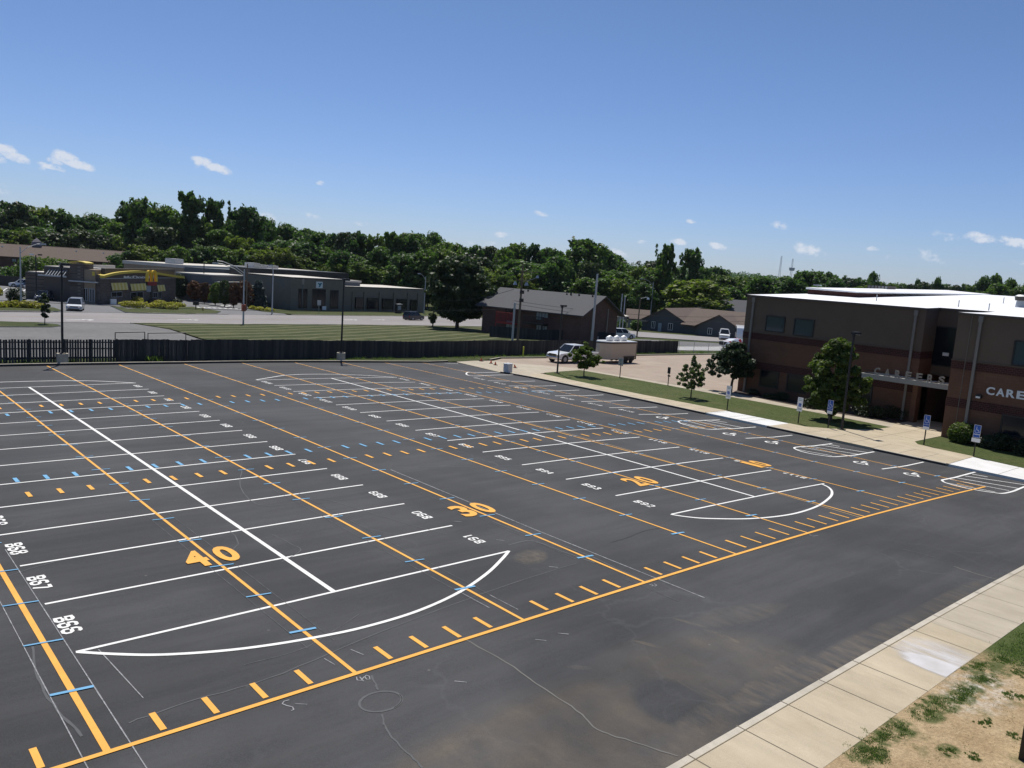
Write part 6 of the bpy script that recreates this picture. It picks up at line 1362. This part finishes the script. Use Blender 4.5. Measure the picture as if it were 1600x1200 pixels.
    # small outbuilding with brown roof, pale garage and dark roof beyond
    P0 = tuple(at(980, 511)[:2]); P1 = tuple(at(1010, 513)[:2]); t = thing('outbuilding', 'small brown-roofed building with a pale wall left of the grey side house', 'house', (*P0, -3)); A = Pl(P0, P1); ze = A.at(985, 497)[1]
    gable(t, P0, P1, 9, -5, ze, ze+1.9, mat('pale siding', (.42, .42, .38), .8), M_ROOFB, .6)
    P0 = tuple(at(950, 512)[:2]); P1 = tuple(at(979, 511)[:2]); t = thing('garage', 'pale low garage just right of the brick apartment house', 'house', (*P0, -3)); A = Pl(P0, P1); ze = A.at(965, 495)[1]
    gable(t, P0, P1, 7, -5, ze, ze+.7, mat('pale siding', (.42, .42, .38), .8), M_ROOFLT, .3)
    P0 = tuple(far(1128, 500, 225)[:2]); P1 = tuple(far(1230, 500, 235)[:2]); t = thing('outbuilding', 'dark grey-roofed building behind the side house at the school corner', 'house', (*P0, -3)); A = Pl(P0, P1); ze = A.at(1150, 489)[1]
    gable(t, P0, P1, 15, -5, ze, A.at(1150, 470)[1], wm, mat('dark grey shingles', (.07, .07, .078), .9), .5, hip=4)
    # transformer kiosk and boards by the community centre
    q = at(622, 490.3); tt = thing('kiosk_sign', 'dark monument sign board on the grass before the community centre', 'sign', tuple(q), .3); mb = MB(); mb.box(-.9, .9, -.3, .3, 0, 2.2); mb.build('frame', M_DKMETAL, tt); mb = MB(); mb.box(-.6, .55, -.34, -.3, .9, 1.9); mb.build('panel', mat('grey reader board', (.25, .28, .32)), tt); mb = MB(); mb.box(-.65, 1.0, -.4, .4, 2.2, 2.32); mb.build('cap', M_STEEL, tt)
    q = at(498, 490); tt = thing('real_estate_sign', 'small pale sign on a post before the community centre windows', 'sign', tuple(q), .3); mb = MB(); mb.cone((0, 0, 0), (0, 0, 2.6), .05, .05, 6); mb.build('post', M_STEEL, tt); mb = MB(); mb.box(-.5, .5, -.05, .05, 1.7, 2.7); mb.build('plate', M_STEEL, tt)
houses()
def towers():
    for (u, vb, vt, D, lab, tank) in ((1218, 432, 400, 1900, 'tall thin lattice radio mast on the wooded horizon', 0), (1236, 432, 404, 1900, 'radio mast with a drum platform just right of the taller mast', 1)):
        b = far(u, vb, D); tp = far(u+2.2, vt, D); t = thing('radio_mast', lab, 'mast', (b[0], b[1], b[2]-20)); H = tp[2]-b[2]+20
        mb = MB(); w0 = 3.2
        for k in range(3):
            a = k*2.094; mb.tube([(w0*cos(a), w0*sin(a), 0), (w0*.4*cos(a), w0*.4*sin(a), H)], .35, 4)
        n = 14
        for j in range(n):
            z0 = H*j/n; z1 = H*(j+1)/n; r0 = w0*(1-.6*j/n); r1 = w0*(1-.6*(j+1)/n)
            for k in range(3): a = k*2.094; b2 = a+2.094; mb.tube([(r0*cos(a), r0*sin(a), z0), (r1*cos(b2), r1*sin(b2), z1)], .18, 3, None, False)
        mb.build('lattice', mat('faded mast paint', (.5, .5, .52), .7), t)
        if tank: mb = MB(); mb.cone((0, 0, H*.55), (0, 0, H*.66), 5.5, 6.5, 16); mb.build('drum_platform', mat('faded mast paint', (0, 0, 0)), t)
towers()

# ============================================================ VEGETATION
def leaf_cloud(name, centers, radii, n, size, m, seed=0, flat=.0, elong=1.6, jitter=.35):
    """n small leaf faces spread on and in the clumps (centers, radii); returns a mesh"""
    r = np.random.default_rng(seed); C_ = np.array(centers, float); R = np.array(radii, float)
    if R.ndim == 1: R = np.repeat(R[:, None], 3, 1)
    wgt = (R.prod(1))**(2/3); wgt /= wgt.sum(); k = r.choice(len(C_), n, p=wgt)
    d = r.normal(size=(n, 3)); d /= np.linalg.norm(d, axis=1)[:, None]
    rad = (1-np.abs(r.normal(0, jitter, n))*.6).clip(.15, 1.12)
    P = C_[k]+d*R[k]*rad[:, None]
    nrm = d*.8+r.normal(size=(n, 3))*.7; nrm[:, 2] += .35+flat; nrm /= np.linalg.norm(nrm, axis=1)[:, None]
    a = np.cross(nrm, r.normal(size=(n, 3))); a /= np.linalg.norm(a, axis=1)[:, None]; b = np.cross(nrm, a)
    s = size*r.uniform(.6, 1.35, n)[:, None]; a = a*s*elong*.5; b = b*s*.5
    bend = nrm*s*.15
    V = np.stack([P-a, P-b*.9+bend, P+a, P+b*.9+bend], 1).reshape(-1, 3)
    me = bpy.data.meshes.new(name); me.vertices.add(4*n); me.vertices.foreach_set('co', V.ravel().astype(np.float32))
    me.loops.add(4*n); me.loops.foreach_set('vertex_index', np.arange(4*n, dtype=np.int32)); me.polygons.add(n)
    me.polygons.foreach_set('loop_start', np.arange(0, 4*n, 4, dtype=np.int32)); me.polygons.foreach_set('loop_total', np.full(n, 4, dtype=np.int32)); me.materials.append(m); me.update(calc_edges=True)
    return me
def envelope_clumps(seed, h0, h1, rx, shape='oval', n=60, cr=(.16, .30), lobes=5, lean=.0):
    """clump centres filling a crown between heights h0..h1 of half-width rx"""
    r = np.random.default_rng(seed); out = []; rad = []; ph = r.uniform(0, 2*pi, lobes); am = r.uniform(.08, .22, lobes)
    while len(out) < n:
        t = r.random(); a = r.uniform(0, 2*pi)
        if shape == 'oval': w = math.sqrt(max(0, 1-(2*t-1)**2))*(1.05-.25*t)
        elif shape == 'round': w = math.sqrt(max(0, 1-(2*t-1)**2))
        elif shape == 'cone': w = (1-t)**.8
        elif shape == 'umbrella': w = math.sqrt(max(0, 1-t**2)) if t > .12 else .85
        elif shape == 'column': w = min(1, t*5)*math.sqrt(max(0, 1-max(0, t-.35)**2/.43))
        elif shape == 'tall': w = (.55+.45*sin(pi*min(1, t*1.1)))*(1 if t < .8 else math.sqrt(max(0, 1-((t-.8)/.2)**2))*.9+.1)
        else: w = 1
        w *= 1+sum(am[i]*sin((i+1)*a+ph[i]+t*6*(i % 2)) for i in range(lobes))
        q = w*rx*math.sqrt(r.uniform(.25, 1))
        out.append((q*cos(a)+lean*t*rx, q*sin(a), h0+(h1-h0)*t)); c = rx*r.uniform(*cr); rad.append((c, c, c*r.uniform(.6, .85)))
    return out, rad
def limbs(mb, h0, h1, rx, r0, seed, n=7, top=.75):
    r = np.random.default_rng(seed+99); zt = h0+(h1-h0)*top
    pts = [(0, 0, -.3), (0, 0, 0), (r.normal(0, .02)*rx, r.normal(0, .02)*rx, h0*.6), (r.normal(0, .06)*rx, r.normal(0, .06)*rx, h0+(h1-h0)*.3), (r.normal(0, .1)*rx, r.normal(0, .1)*rx, zt)]
    mb.tube(pts, [r0*1.5, r0*1.15, r0*.9, r0*.6, r0*.12], 9)
    for i in range(n):
        t = .05+.6*i/n; z = h0+(h1-h0)*t*.8; a = i*2.4+r.uniform(-.4, .4); L_ = rx*r.uniform(.55, .85)
        mb.tube([(0, 0, z), (L_*.45*cos(a), L_*.45*sin(a), z+L_*.35), (L_*cos(a), L_*sin(a), z+L_*.75)], [r0*.45, r0*.28, r0*.06], 6)
def tree(name, label, x, y, crown_me, h0, h1, rx, r0, seed, z=None, cat='tree', group=None, rz=0, n=7, top=.75, bark=None):
    t = thing(name, label, cat, (x, y, gzf(x, y) if z is None else z), rz, group)
    o = bpy.data.objects.new('crown', crown_me); COL.objects.link(o); o.parent = t
    mb = MB(); limbs(mb, h0, h1, rx, r0, seed, n, top); mb.build('trunk', bark or M_BARK, t, smooth=True); return t
# --- near individual trees
p = at(1297, 659); PT = (float(p[0]), float(p[1]))
c, r_ = envelope_clumps(3, .55, 5.85, 1.72, 'column', 260, (.10, .24))
tree('pear_tree', 'large dense pear tree with foliage almost to the lawn, before the school wall', *PT, leaf_cloud('pear_crown', c, r_, 30000, .16, M_LEAFG, 3, .2), .55, 5.8, 1.6, .15, 3, gzf(*PT)+RAISE)
c, r_ = envelope_clumps(14, 1.55, 4.4, 1.75, 'umbrella', 150, (.10, .22))
tree('maple_tree', 'small round-headed dark maple at the north corner of the school', 58.2, 26.0, leaf_cloud('maple_crown', c, r_, 13000, .15, M_LEAFD, 14, .2), 1.4, 4.2, 1.9, .12, 14, gzf(58.2, 26.0)+.1, n=8)
c, r_ = envelope_clumps(21, .85, 2.75, 1.4, 'oval', 95, (.07, .19)); c += [(.1, 0, 2.9), (.2, .1, 3.05)]; r_ += [(.2, .2, .3), (.1, .1, .2)]
tree('young_tree', 'young broad-crowned tree on the lawn in front of the pickup truck', 51.0, 37.3, leaf_cloud('young_crown', c, r_, 3600, .15, M_LEAFG, 21), .9, 2.7, 1.3, .055, 21, gzf(51, 37.3)+RAISE, rz=1)
c, r_ = envelope_clumps(27, .8, 2.75, 1.25, 'oval', 75, (.06, .17)); c += [(-.05, 0, 2.9), (-.1, 0, 3.15), (-.08, 0, 3.35)]; r_ += [(.22, .22, .25), (.16, .16, .2), (.1, .1, .15)]
tree('young_tree', 'young thin grey-green tree in mid lawn with a spindly top', 50.35, 24.7, leaf_cloud('young_crown_b', c, r_, 2600, .14, M_LEAFO, 27), .8, 3.2, 1.1, .05, 27, gzf(50.35, 24.7)+RAISE)
p = at(714, 514); c, r_ = envelope_clumps(31, 2.0, 12.2, 5.4, 'round', 240, (.09, .22))
tree('shade_tree', 'big dark round shade tree beside the road, left of the brick apartment house', p[0], p[1], leaf_cloud('shade_crown', c, r_, 20000, .42, M_LEAFD, 31, .1), 2.0, 11, 5.6, .34, 31, n=10)
p = at(70, 508.5); c, r_ = envelope_clumps(35, .9, 3.5, .55, 'column', 20, (.3, .5))
tree('columnar_tree', 'tiny columnar tree on the road island left of the lamp post', p[0], p[1], leaf_cloud('column_crown', c, r_, 900, .2, M_LEAFD, 35), .9, 3.4, .5, .05, 35, n=4)
p = at(676, 510.5); c, r_ = envelope_clumps(37, .9, 7.5, .9, 'column', 26, (.3, .6))
tree('ivy_pole_tree', 'narrow ivy-clad trunk at the left edge of the big shade tree', p[0], p[1], leaf_cloud('ivy', c, r_, 1500, .28, M_LEAFD, 37), .9, 7.5, .7, .12, 37, n=4)
p = at(403, 483); c, r_ = envelope_clumps(41, .3, 5.6, 1.9, 'cone', 70, (.2, .34))
tree('spruce_tree', 'blue spruce at the left end wall of the community centre', p[0], p[1], leaf_cloud('spruce_crown', c, r_, 5200, .28, M_SPRUCE, 41, 0, 2.2), .3, 5.6, 1.6, .14, 41, n=5, top=1.)
# --- street and lot trees in front of the gymnasium
TV = []; TV_X = []
for i in range(9):
    sh = ['oval', 'tall', 'round', 'oval', 'tall', 'oval', 'round', 'tall', 'oval'][i]; m_ = [M_LEAF, M_LEAF, M_LEAFY, M_LEAF, M_LEAF, M_LEAFD, M_LEAF, M_LEAF, M_LEAFY][i]
    c, r_ = envelope_clumps(100+i, .18, 1.0, .36 if sh != 'tall' else .28, sh, 170 if sh != 'tall' else 150, (.09, .27)); c = np.array(c)
    # ragged tops and side tufts
    rr = np.random.default_rng(200+i); ex = [(rr.normal(0, .11), rr.normal(0, .11), rr.uniform(.88, 1.01)) for _ in range(12)]
    c = np.vstack([c, ex]); r_ = list(r_)+[(rr.uniform(.03, .06),)*2+(rr.uniform(.04, .09),) for _ in range(12)]
    cm = leaf_cloud('woodland_crown_%d' % i, c, r_, 6200, .040, m_, 300+i, .05, 1.4)
    mb = MB(); limbs(mb, .18, 1.0, .32, .018, 400+i, 6); to = mb.build('trunk', M_BARK, None, True); tm = to.data; bpy.data.objects.remove(to)
    TV.append((cm, tm))
    if i in (2, 6): cr2 = cm.copy(); cr2.materials[0] = M_LEAFR if i == 2 else M_LEAFD; TV_X.append((cr2, tm))
TV_ALL = None
def wood_tree(x, y, H, wf, var, label, group, z=None, name='woodland_tree', mcrown=None):
    t = thing(name, label, 'tree', (x, y, gzf(x, y)-.3 if z is None else z), rng.uniform(0, 6.28), group)
    cm, tm = (TV+TV_X)[var]
    for nm, me in (('crown', cm), ('trunk', tm)):
        o = bpy.data.objects.new(nm, me); COL.objects.link(o); o.parent = t; o.scale = (H*wf, H*wf, H) if nm == 'crown' else (H, H, H)
    return t
def tree_px(u, vt, D, wpx, var, label, group, name='woodland_tree'):
    p = far(u, vt, D); g_ = gzf(p[0], p[1]); H = p[2]-g_+.3; w = wpx*D/F_PX/2/ (H*.36)
    return wood_tree(p[0], p[1], H, min(2.2, max(.35, w)), var, label, group, name=name)
# named trees that stand out of the belt
tree_px(302, 307, 285, 60, 1, 'tallest ragged tree in the belt, above the gymnasium roof', None)
tree_px(335, 317, 287, 44, 7, 'open-crowned tall tree just right of the tallest one, sky showing through', None)
tree_px(390, 329, 284, 66, 3, 'broad dense tall tree, third summit right of the tallest tree', None)
tree_px(222, 316, 296, 62, 4, 'tall dark double-topped tree left of the tallest one, over the restaurant', None)
tree_px(918, 379, 250, 84, 3, 'tall spiky-topped tree above the right end of the grey apartment roof', None)
tree_px(1043, 387, 262, 38, 7, 'narrow tall tree pair at the centre right, left one', None)
tree_px(1083, 394, 268, 54, 4, 'narrow tall tree pair at the centre right, right one with blunt top', None)
tree_px(1086, 440, 225, 100, 2, 'wide round light green tree directly behind the grey side house', None)
LAB = {'a': 'tall green tree in the unbroken woodland belt behind the buildings', 'b': 'tree in the hazier back row of the woodland belt', 'c': 'lower bushy tree along the front edge of the woodland belt', 'd': 'small street tree in front of the tan gymnasium', 'e': 'mid-distance tree on the right, between the side house and the hills'}
GRP = {'a': 'tall trees of the woodland belt', 'b': 'back row trees of the woodland belt', 'c': 'front edge trees of the woodland belt', 'd': 'street trees by the gymnasium', 'e': 'mid-distance trees at right'}
sky_pts = [(-60, 318), (-30, 316), (0, 320), (30, 324), (48, 340), (62, 329), (95, 333), (105, 352), (128, 345), (150, 340), (165, 348), (185, 345), (200, 322), (245, 330), (262, 330), (355, 352), (372, 338), (412, 345), (432, 360), (452, 357), (478, 362), (500, 364), (522, 372), (540, 369), (562, 368), (590, 373), (615, 366), (635, 372), (655, 369), (680, 371), (697, 384), (720, 388), (742, 388), (765, 390), (790, 392), (805, 386), (832, 386), (855, 392), (876, 396), (945, 396), (960, 400), (985, 418), (1005, 420), (1022, 410), (1110, 420), (1135, 432), (1160, 436), (1185, 440), (1210, 438), (1235, 436), (1255, 430), (1280, 425), (1300, 432), (1320, 438), (1345, 442)]
k = 0
for (u, v) in sky_pts:
    D = rng.uniform(315, 340) if u < 215 else rng.uniform(290, 315) if u < 520 else rng.uniform(250, 285) if u < 960 else rng.uniform(290, 360); grp = 'a' if u < 960 else 'e'
    tree_px(u+rng.normal(0, 3), v+rng.normal(0, 1.5), D, rng.uniform(44, 66), [0, 3, 4, 5, 6, 8, 1, 0, 3, 6][k % 10], LAB[grp], GRP[grp]); k += 1
for u in range(-70, 1340, 23):
    v = np.interp(u, [-70, 0, 120, 220, 400, 600, 800, 960, 1100, 1340], [345, 350, 372, 360, 378, 395, 410, 420, 438, 446])+rng.normal(0, 6)
    tree_px(u+rng.normal(0, 7), v, rng.uniform(302, 318) if u < 215 else rng.uniform(272, 288) if u < 520 else rng.uniform(225, 250) if u < 960 else rng.uniform(250, 300), rng.uniform(46, 74), [0, 3, 6, 5, 8, 4][rng.integers(6)], LAB['a' if u < 960 else 'e'], GRP['a' if u < 960 else 'e'])
for u in list(range(205, 300, 15))+list(range(300, 480, 17))+list(range(480, 700, 16))+list(range(700, 1020, 18)):
    v = np.interp(u, [205, 250, 300, 400, 470, 520, 600, 680, 760, 900, 1020], [396, 392, 396, 400, 412, 415, 425, 428, 425, 438, 452])+rng.normal(0, 5)
    D = 240 if u < 290 else (266 if u < 515 else rng.uniform(226, 236))
    if 300 <= u < 500: v -= 4
    tree_px(u+rng.normal(0, 4), v, D, rng.uniform(36, 56), [2, 8, 0, 6, 8, 3][rng.integers(6)], LAB['c'], GRP['c'])
for u in range(-60, 200, 17):
    tree_px(u+rng.normal(0, 4), np.interp(u, [-60, 60, 200], [362, 366, 385])+rng.normal(0, 5), 305, rng.uniform(40, 56), [0, 8, 2, 5][rng.integers(4)], LAB['c'], GRP['c'])
for (u, vt, D, w_, m_) in ((281, 431, 190, 24, M_LEAFD), (304, 440, 186, 18, M_LEAFR), (320, 443, 180, 16, M_LEAFR), (337, 443, 176, 18, M_LEAFY), (352, 440, 172, 18, M_LEAFD), (366, 443, 170, 16, M_LEAFR), (384, 440, 170, 20, M_LEAFR)):
    tree_px(u, vt, D, w_, 10 if m_ is M_LEAFD else (9 if m_ is M_LEAFR else 2), LAB['d'], GRP['d'], 'street_tree')
# far rows of individual trees on the right, before the hills
for u in range(1120, 1700, 17):
    v = np.interp(u, [1120, 1300, 1400, 1500, 1700], [446, 444, 446, 449, 450])+rng.normal(0, 2.5)
    tree_px(u, v, rng.uniform(360, 430), rng.uniform(30, 46), [0, 3, 6, 5, 4][rng.integers(5)], LAB['e'], GRP['e'])
for (u, v, w_) in ((1366, 430, 22), (1465, 438, 8), (1538, 437, 24), (1555, 434, 26), (1580, 441, 26), (1435, 441, 14)):
    tree_px(u, v, 400, w_, 6, LAB['e'], GRP['e'])
# --- shrubs
def shrub(name, label, x, y, w, h, m, seed, n=700, leaf=.12, cat='shrub', group=None, z=None, rz=0, d=None, flat=0):
    r = np.random.default_rng(seed); d = d or w; C_ = [(r.uniform(-.3, .3)*w, r.uniform(-.3, .3)*d, h*r.uniform(.35, .6)) for _ in range(6)]; R = [(w*.28, d*.28, h*.42)]*6
    me = leaf_cloud(name, C_+[(0, 0, h*.45)], R+[(w*.45, d*.45, h*.5)], n, leaf, m, seed, flat); t = thing(name, label, cat, (x, y, (gzf(x, y)+.1) if z is None else z), rz, group)
    o = bpy.data.objects.new('foliage', me); COL.objects.link(o); o.parent = t; return t
for i, (u, v, w_, h, n_) in enumerate(((1201, 625, .9, .5, 0), (1222, 627, 1.0, .7, 1), (1176, 618, 1.0, .5, 2), (1262, 640, 1.2, .9, 3), (1345, 652, 1.4, 1.1, 4), (1370, 655, 1.2, 1.0, 5), (1392, 655, 1.3, 1.2, 6), (1407, 657, 1.2, 1.1, 7))):
    p = at(u, v); shrub('planting_shrub', 'low dark shrub by the school wall, %s' % ('between maple and pear tree' if u < 1300 else 'right of the pear tree'), p[0], p[1], w_*1.3, h, M_HEDGE, 500+i, 900, .09, group='left bed shrubs' if u < 1300 else 'entrance bed shrubs')
shrub('clipped_shrub', 'square clipped hedge shrub at the right side of the school entrance', 54.0, 5.6, 1.7, 1.5, M_LEAFG, 520, 4200, .1)
for i, (x, y) in enumerate(((54.0, 3.4), (54.0, 1.4), (54, -1.0), (54.1, -3.4))): shrub('planting_shrub', 'dark shrub in the shade under the right school windows', x, y, 1.9, 1.15, M_HEDGE, 530+i, 2200, .1, group='window bed shrubs')
GS = [(188, 476, 208, 470.5), (199, 482.5, 231, 471.8), (207, 471.5, 222, 466)]
def sh_px(u0, vb, u1, vt, m, seed, label, group, name='shrub', n=900, leaf=.22):
    p = at((u0+u1)/2, vb); d = math.hypot(p[0]-CAM[0], p[1]-CAM[1]); k_ = d/F_PX
    shrub(name, label, p[0], p[1], (u1-u0)*k_, max(.7, (vb-vt)*k_*1.25), m, seed, n, leaf, group=group, z=p[2], rz=-YAW+.2, d=2.4)
for i, q in enumerate(((188, 481.5, 229, 473), (206, 476, 222, 466.5), (232, 483, 250, 475), (249, 484, 263, 476), (262, 485, 277, 477), (240, 478, 262, 471.5), (255, 480, 290, 473.5))):
    sh_px(*q, M_SHRUBY, 600+i, 'golden-green clipped shrub in the bed before the restaurant', 'golden shrubs by the restaurant', 'golden_shrub')
sh_px(231, 475, 252, 469.5, M_LEAFR, 620, 'dark red shrub behind the golden shrubs by the pylon sign', None, 'red_shrub')
sh_px(270, 474, 283, 469, M_HEDGE, 621, 'small dark shrub at the right corner of the restaurant', None)
for i, q in enumerate(((-30, 482, 8, 474), (6, 482, 34, 473), (32, 483, 60, 474), (58, 484, 68, 477))): sh_px(*q, M_SHRUBY, 630+i, 'low golden hedge at the far left roadside bed', 'golden hedge at the far left', 'golden_shrub')
sh_px(15, 476, 40, 458, M_HEDGE, 640, 'dark domed shrub beside the far left street light', None)
sh_px(-12, 462, 3, 452, M_SHRUBY, 641, 'round golden shrub at the extreme left edge', None, 'golden_shrub')
sh_px(400, 481, 421, 471, M_HEDGE, 642, 'mounded grey-green shrub beside the blue spruce', None)
for i, q in enumerate(((388, 484, 400, 479), (400, 486, 414, 481), (414, 487, 430, 482.5))): sh_px(*q, M_SHRUBY, 650+i, 'low flowering shrub at the driveway corner of the community centre', 'shrubs at the community centre drive', 'golden_shrub', 500)
for i, (u0, vb, u1, vt) in enumerate(((28, 432, 68, 404), (60, 430, 104, 406), (-40, 441, 4, 418), (0, 441, 36, 419), (30, 440, 68, 421), (64, 436, 110, 420))):
    p = far((u0+u1)/2, vb, 205+i*4); k_ = 215/F_PX; shrub('hedge_shrub', 'bushy hedge between the restaurant lot and the brown-roofed apartments', p[0], p[1], (u1-u0)*k_*1.15, (vb-vt)*k_+2, M_LEAFY if i < 2 else M_LEAF, 660+i, 2600, .42, group='hedge behind the restaurant', z=p[2]-2)
def dark_wall():
    A = Pl(tuple(far(-60, 430, 206)[:2]), tuple(far(68, 433, 200)[:2])); mb = MB(); z = gzf(*A.P0); A.box(mb, 0, A.len, z-1, A.at(10, 431)[1], -.2, 0); tag(mb.build('screen_fence', M_DKMETAL), 'dark solid fence behind the white suv at the back of the restaurant lot', 'fence')
dark_wall()
for i, q in enumerate(((964, 515, 978, 502), (985, 516, 1000, 503))): p = at((q[0]+q[2])/2, q[1]); sh_px(*q, M_LEAF, 680+i, 'rounded bush beside the garage drive, %s one' % ('left' if i == 0 else 'right'), None, 'bush', 900, .3)
# --- far wood on the hills: uncountable, one object
def far_wood():
    r = np.random.default_rng(77); Cn = []; Rd = []
    for _ in range(9000):
        D = 430+2300*r.random()**1.15; a = YAW+r.uniform(-.72, .72); x = CAM[0]+D*sin(a); y = CAM[1]+D*cos(a); h = r.uniform(9, 15); w_ = r.uniform(4.5, 8.5)
        Cn.append((x, y, gzf(x, y)+h*.62)); Rd.append((w_, w_, h*.5))
    me = leaf_cloud('far_wood', Cn, Rd, 230000, 2.3, M_LEAF, 78, .5, 1.3, .25); o = bpy.data.objects.new('far_wood', me); COL.objects.link(o)
    tag(o, 'continuous wooded hills on the horizon', 'woodland', None, 'stuff')
    # forest floor so that no lawn shows between crowns
far_wood()
# --- grass blades and weeds: uncountable, one object
def weeds():
    r = np.random.default_rng(5); P = []; Hh = []
    def clump(x, y, n, s, h, zo):
        for _ in range(n): P.append((x+r.normal(0, s), y+r.normal(0, s), zo)); Hh.append(h*r.uniform(.5, 1.3))
    for _ in range(520):
        s = r.random()*118-12; x = s; y = np.interp(x, [-12, 8, 30, 47, 93], [51.8, 51.6, 51.0, 53.2, 56.8])+r.uniform(-.9, .5); clump(x, y, 14, .16, .14 if r.random() < .8 else .3, .07)
    for _ in range(14): clump(16.6+r.normal(0, .35), 50.2+r.normal(0, .2), 16, .12, .45, .07)
    # weeds on the dirt beside the near walk
    spots = [(1470, 1110, .28), (1450, 1125, .3), (1500, 1100, .2), (1508, 1090, .25), (1535, 1072, .22), (1400, 1150, .25), (1376, 1163, .25), (1350, 1185, .3), (1362, 1192, .3), (1480, 1185, .15), (1520, 1195, .15), (1540, 1140, .12), (1580, 1160, .12), (1575, 1095, .15), (1565, 1040, .2), (1590, 1060, .2), (1525, 1050, .25), (1530, 1140, .1), (1598, 1100, .14)]
    for (u, v, s_) in spots:
        p = at(u, v); [clump(p[0]+r.normal(0, s_*.7), p[1]+r.normal(0, s_*.42), 26, s_*.13, .028, .145) for _ in range(int(26*s_/.2))]
    for _ in range(2300):
        x = r.uniform(17.2, 34); y = NW1-.32-r.random()**1.5*3.4; clump(x, y, 26, .13, .045, .145)
    for _ in range(260): clump(r.uniform(9, 20), NW1-.06-r.random()*4, 9, .05, .022, .145)
    P_ = np.array(P); n = len(P_); z = gz(P_[:, 0], P_[:, 1])+P_[:, 2]; H = np.array(Hh); a = r.uniform(0, 2*pi, n); ln = r.uniform(.2, .8, n)
    w_ = H*.10+.004; dx, dy = np.cos(a), np.sin(a); b0 = np.stack([P_[:, 0]-dy*w_, P_[:, 1]+dx*w_, z], 1); b1 = np.stack([P_[:, 0]+dy*w_, P_[:, 1]-dx*w_, z], 1)
    tp = np.stack([P_[:, 0]+dx*H*ln, P_[:, 1]+dy*H*ln, z+H*np.sqrt(1-ln**2*.6)], 1); V = np.stack([b0, b1, tp], 1).reshape(-1, 3)
    me = bpy.data.meshes.new('weeds'); me.vertices.add(3*n); me.vertices.foreach_set('co', V.ravel().astype(np.float32)); me.loops.add(3*n); me.loops.foreach_set('vertex_index', np.arange(3*n, dtype=np.int32)); me.polygons.add(n)
    me.polygons.foreach_set('loop_start', np.arange(0, 3*n, 3, dtype=np.int32)); me.polygons.foreach_set('loop_total', np.full(n, 3, dtype=np.int32)); me.materials.append(M_WEED); me.update(calc_edges=True)
    o = bpy.data.objects.new('weeds', me); COL.objects.link(o); tag(o, 'grass tufts and weeds along the fence foot and on the dirt verge', 'grass', None, 'stuff')
weeds()

def haze():
    m = bpy.data.materials.new('thin summer haze'); m.use_nodes = True; nt = m.node_tree; nt.nodes.clear()
    o = nt.nodes.new('ShaderNodeOutputMaterial'); v = nt.nodes.new('ShaderNodeVolumePrincipled'); v.inputs['Density'].default_value = HAZE; v.inputs['Color'].default_value = (.80, .88, 1, 1); v.inputs['Anisotropy'].default_value = .2
    nt.links.new(v.outputs[0], o.inputs['Volume'])
    mb = MB(); mb.box(-7600, 9600, -7600, 9600, -45, 110); ob = mb.build('haze', m); ob['kind'] = 'stuff'
HAZE = 3.5e-5
haze()
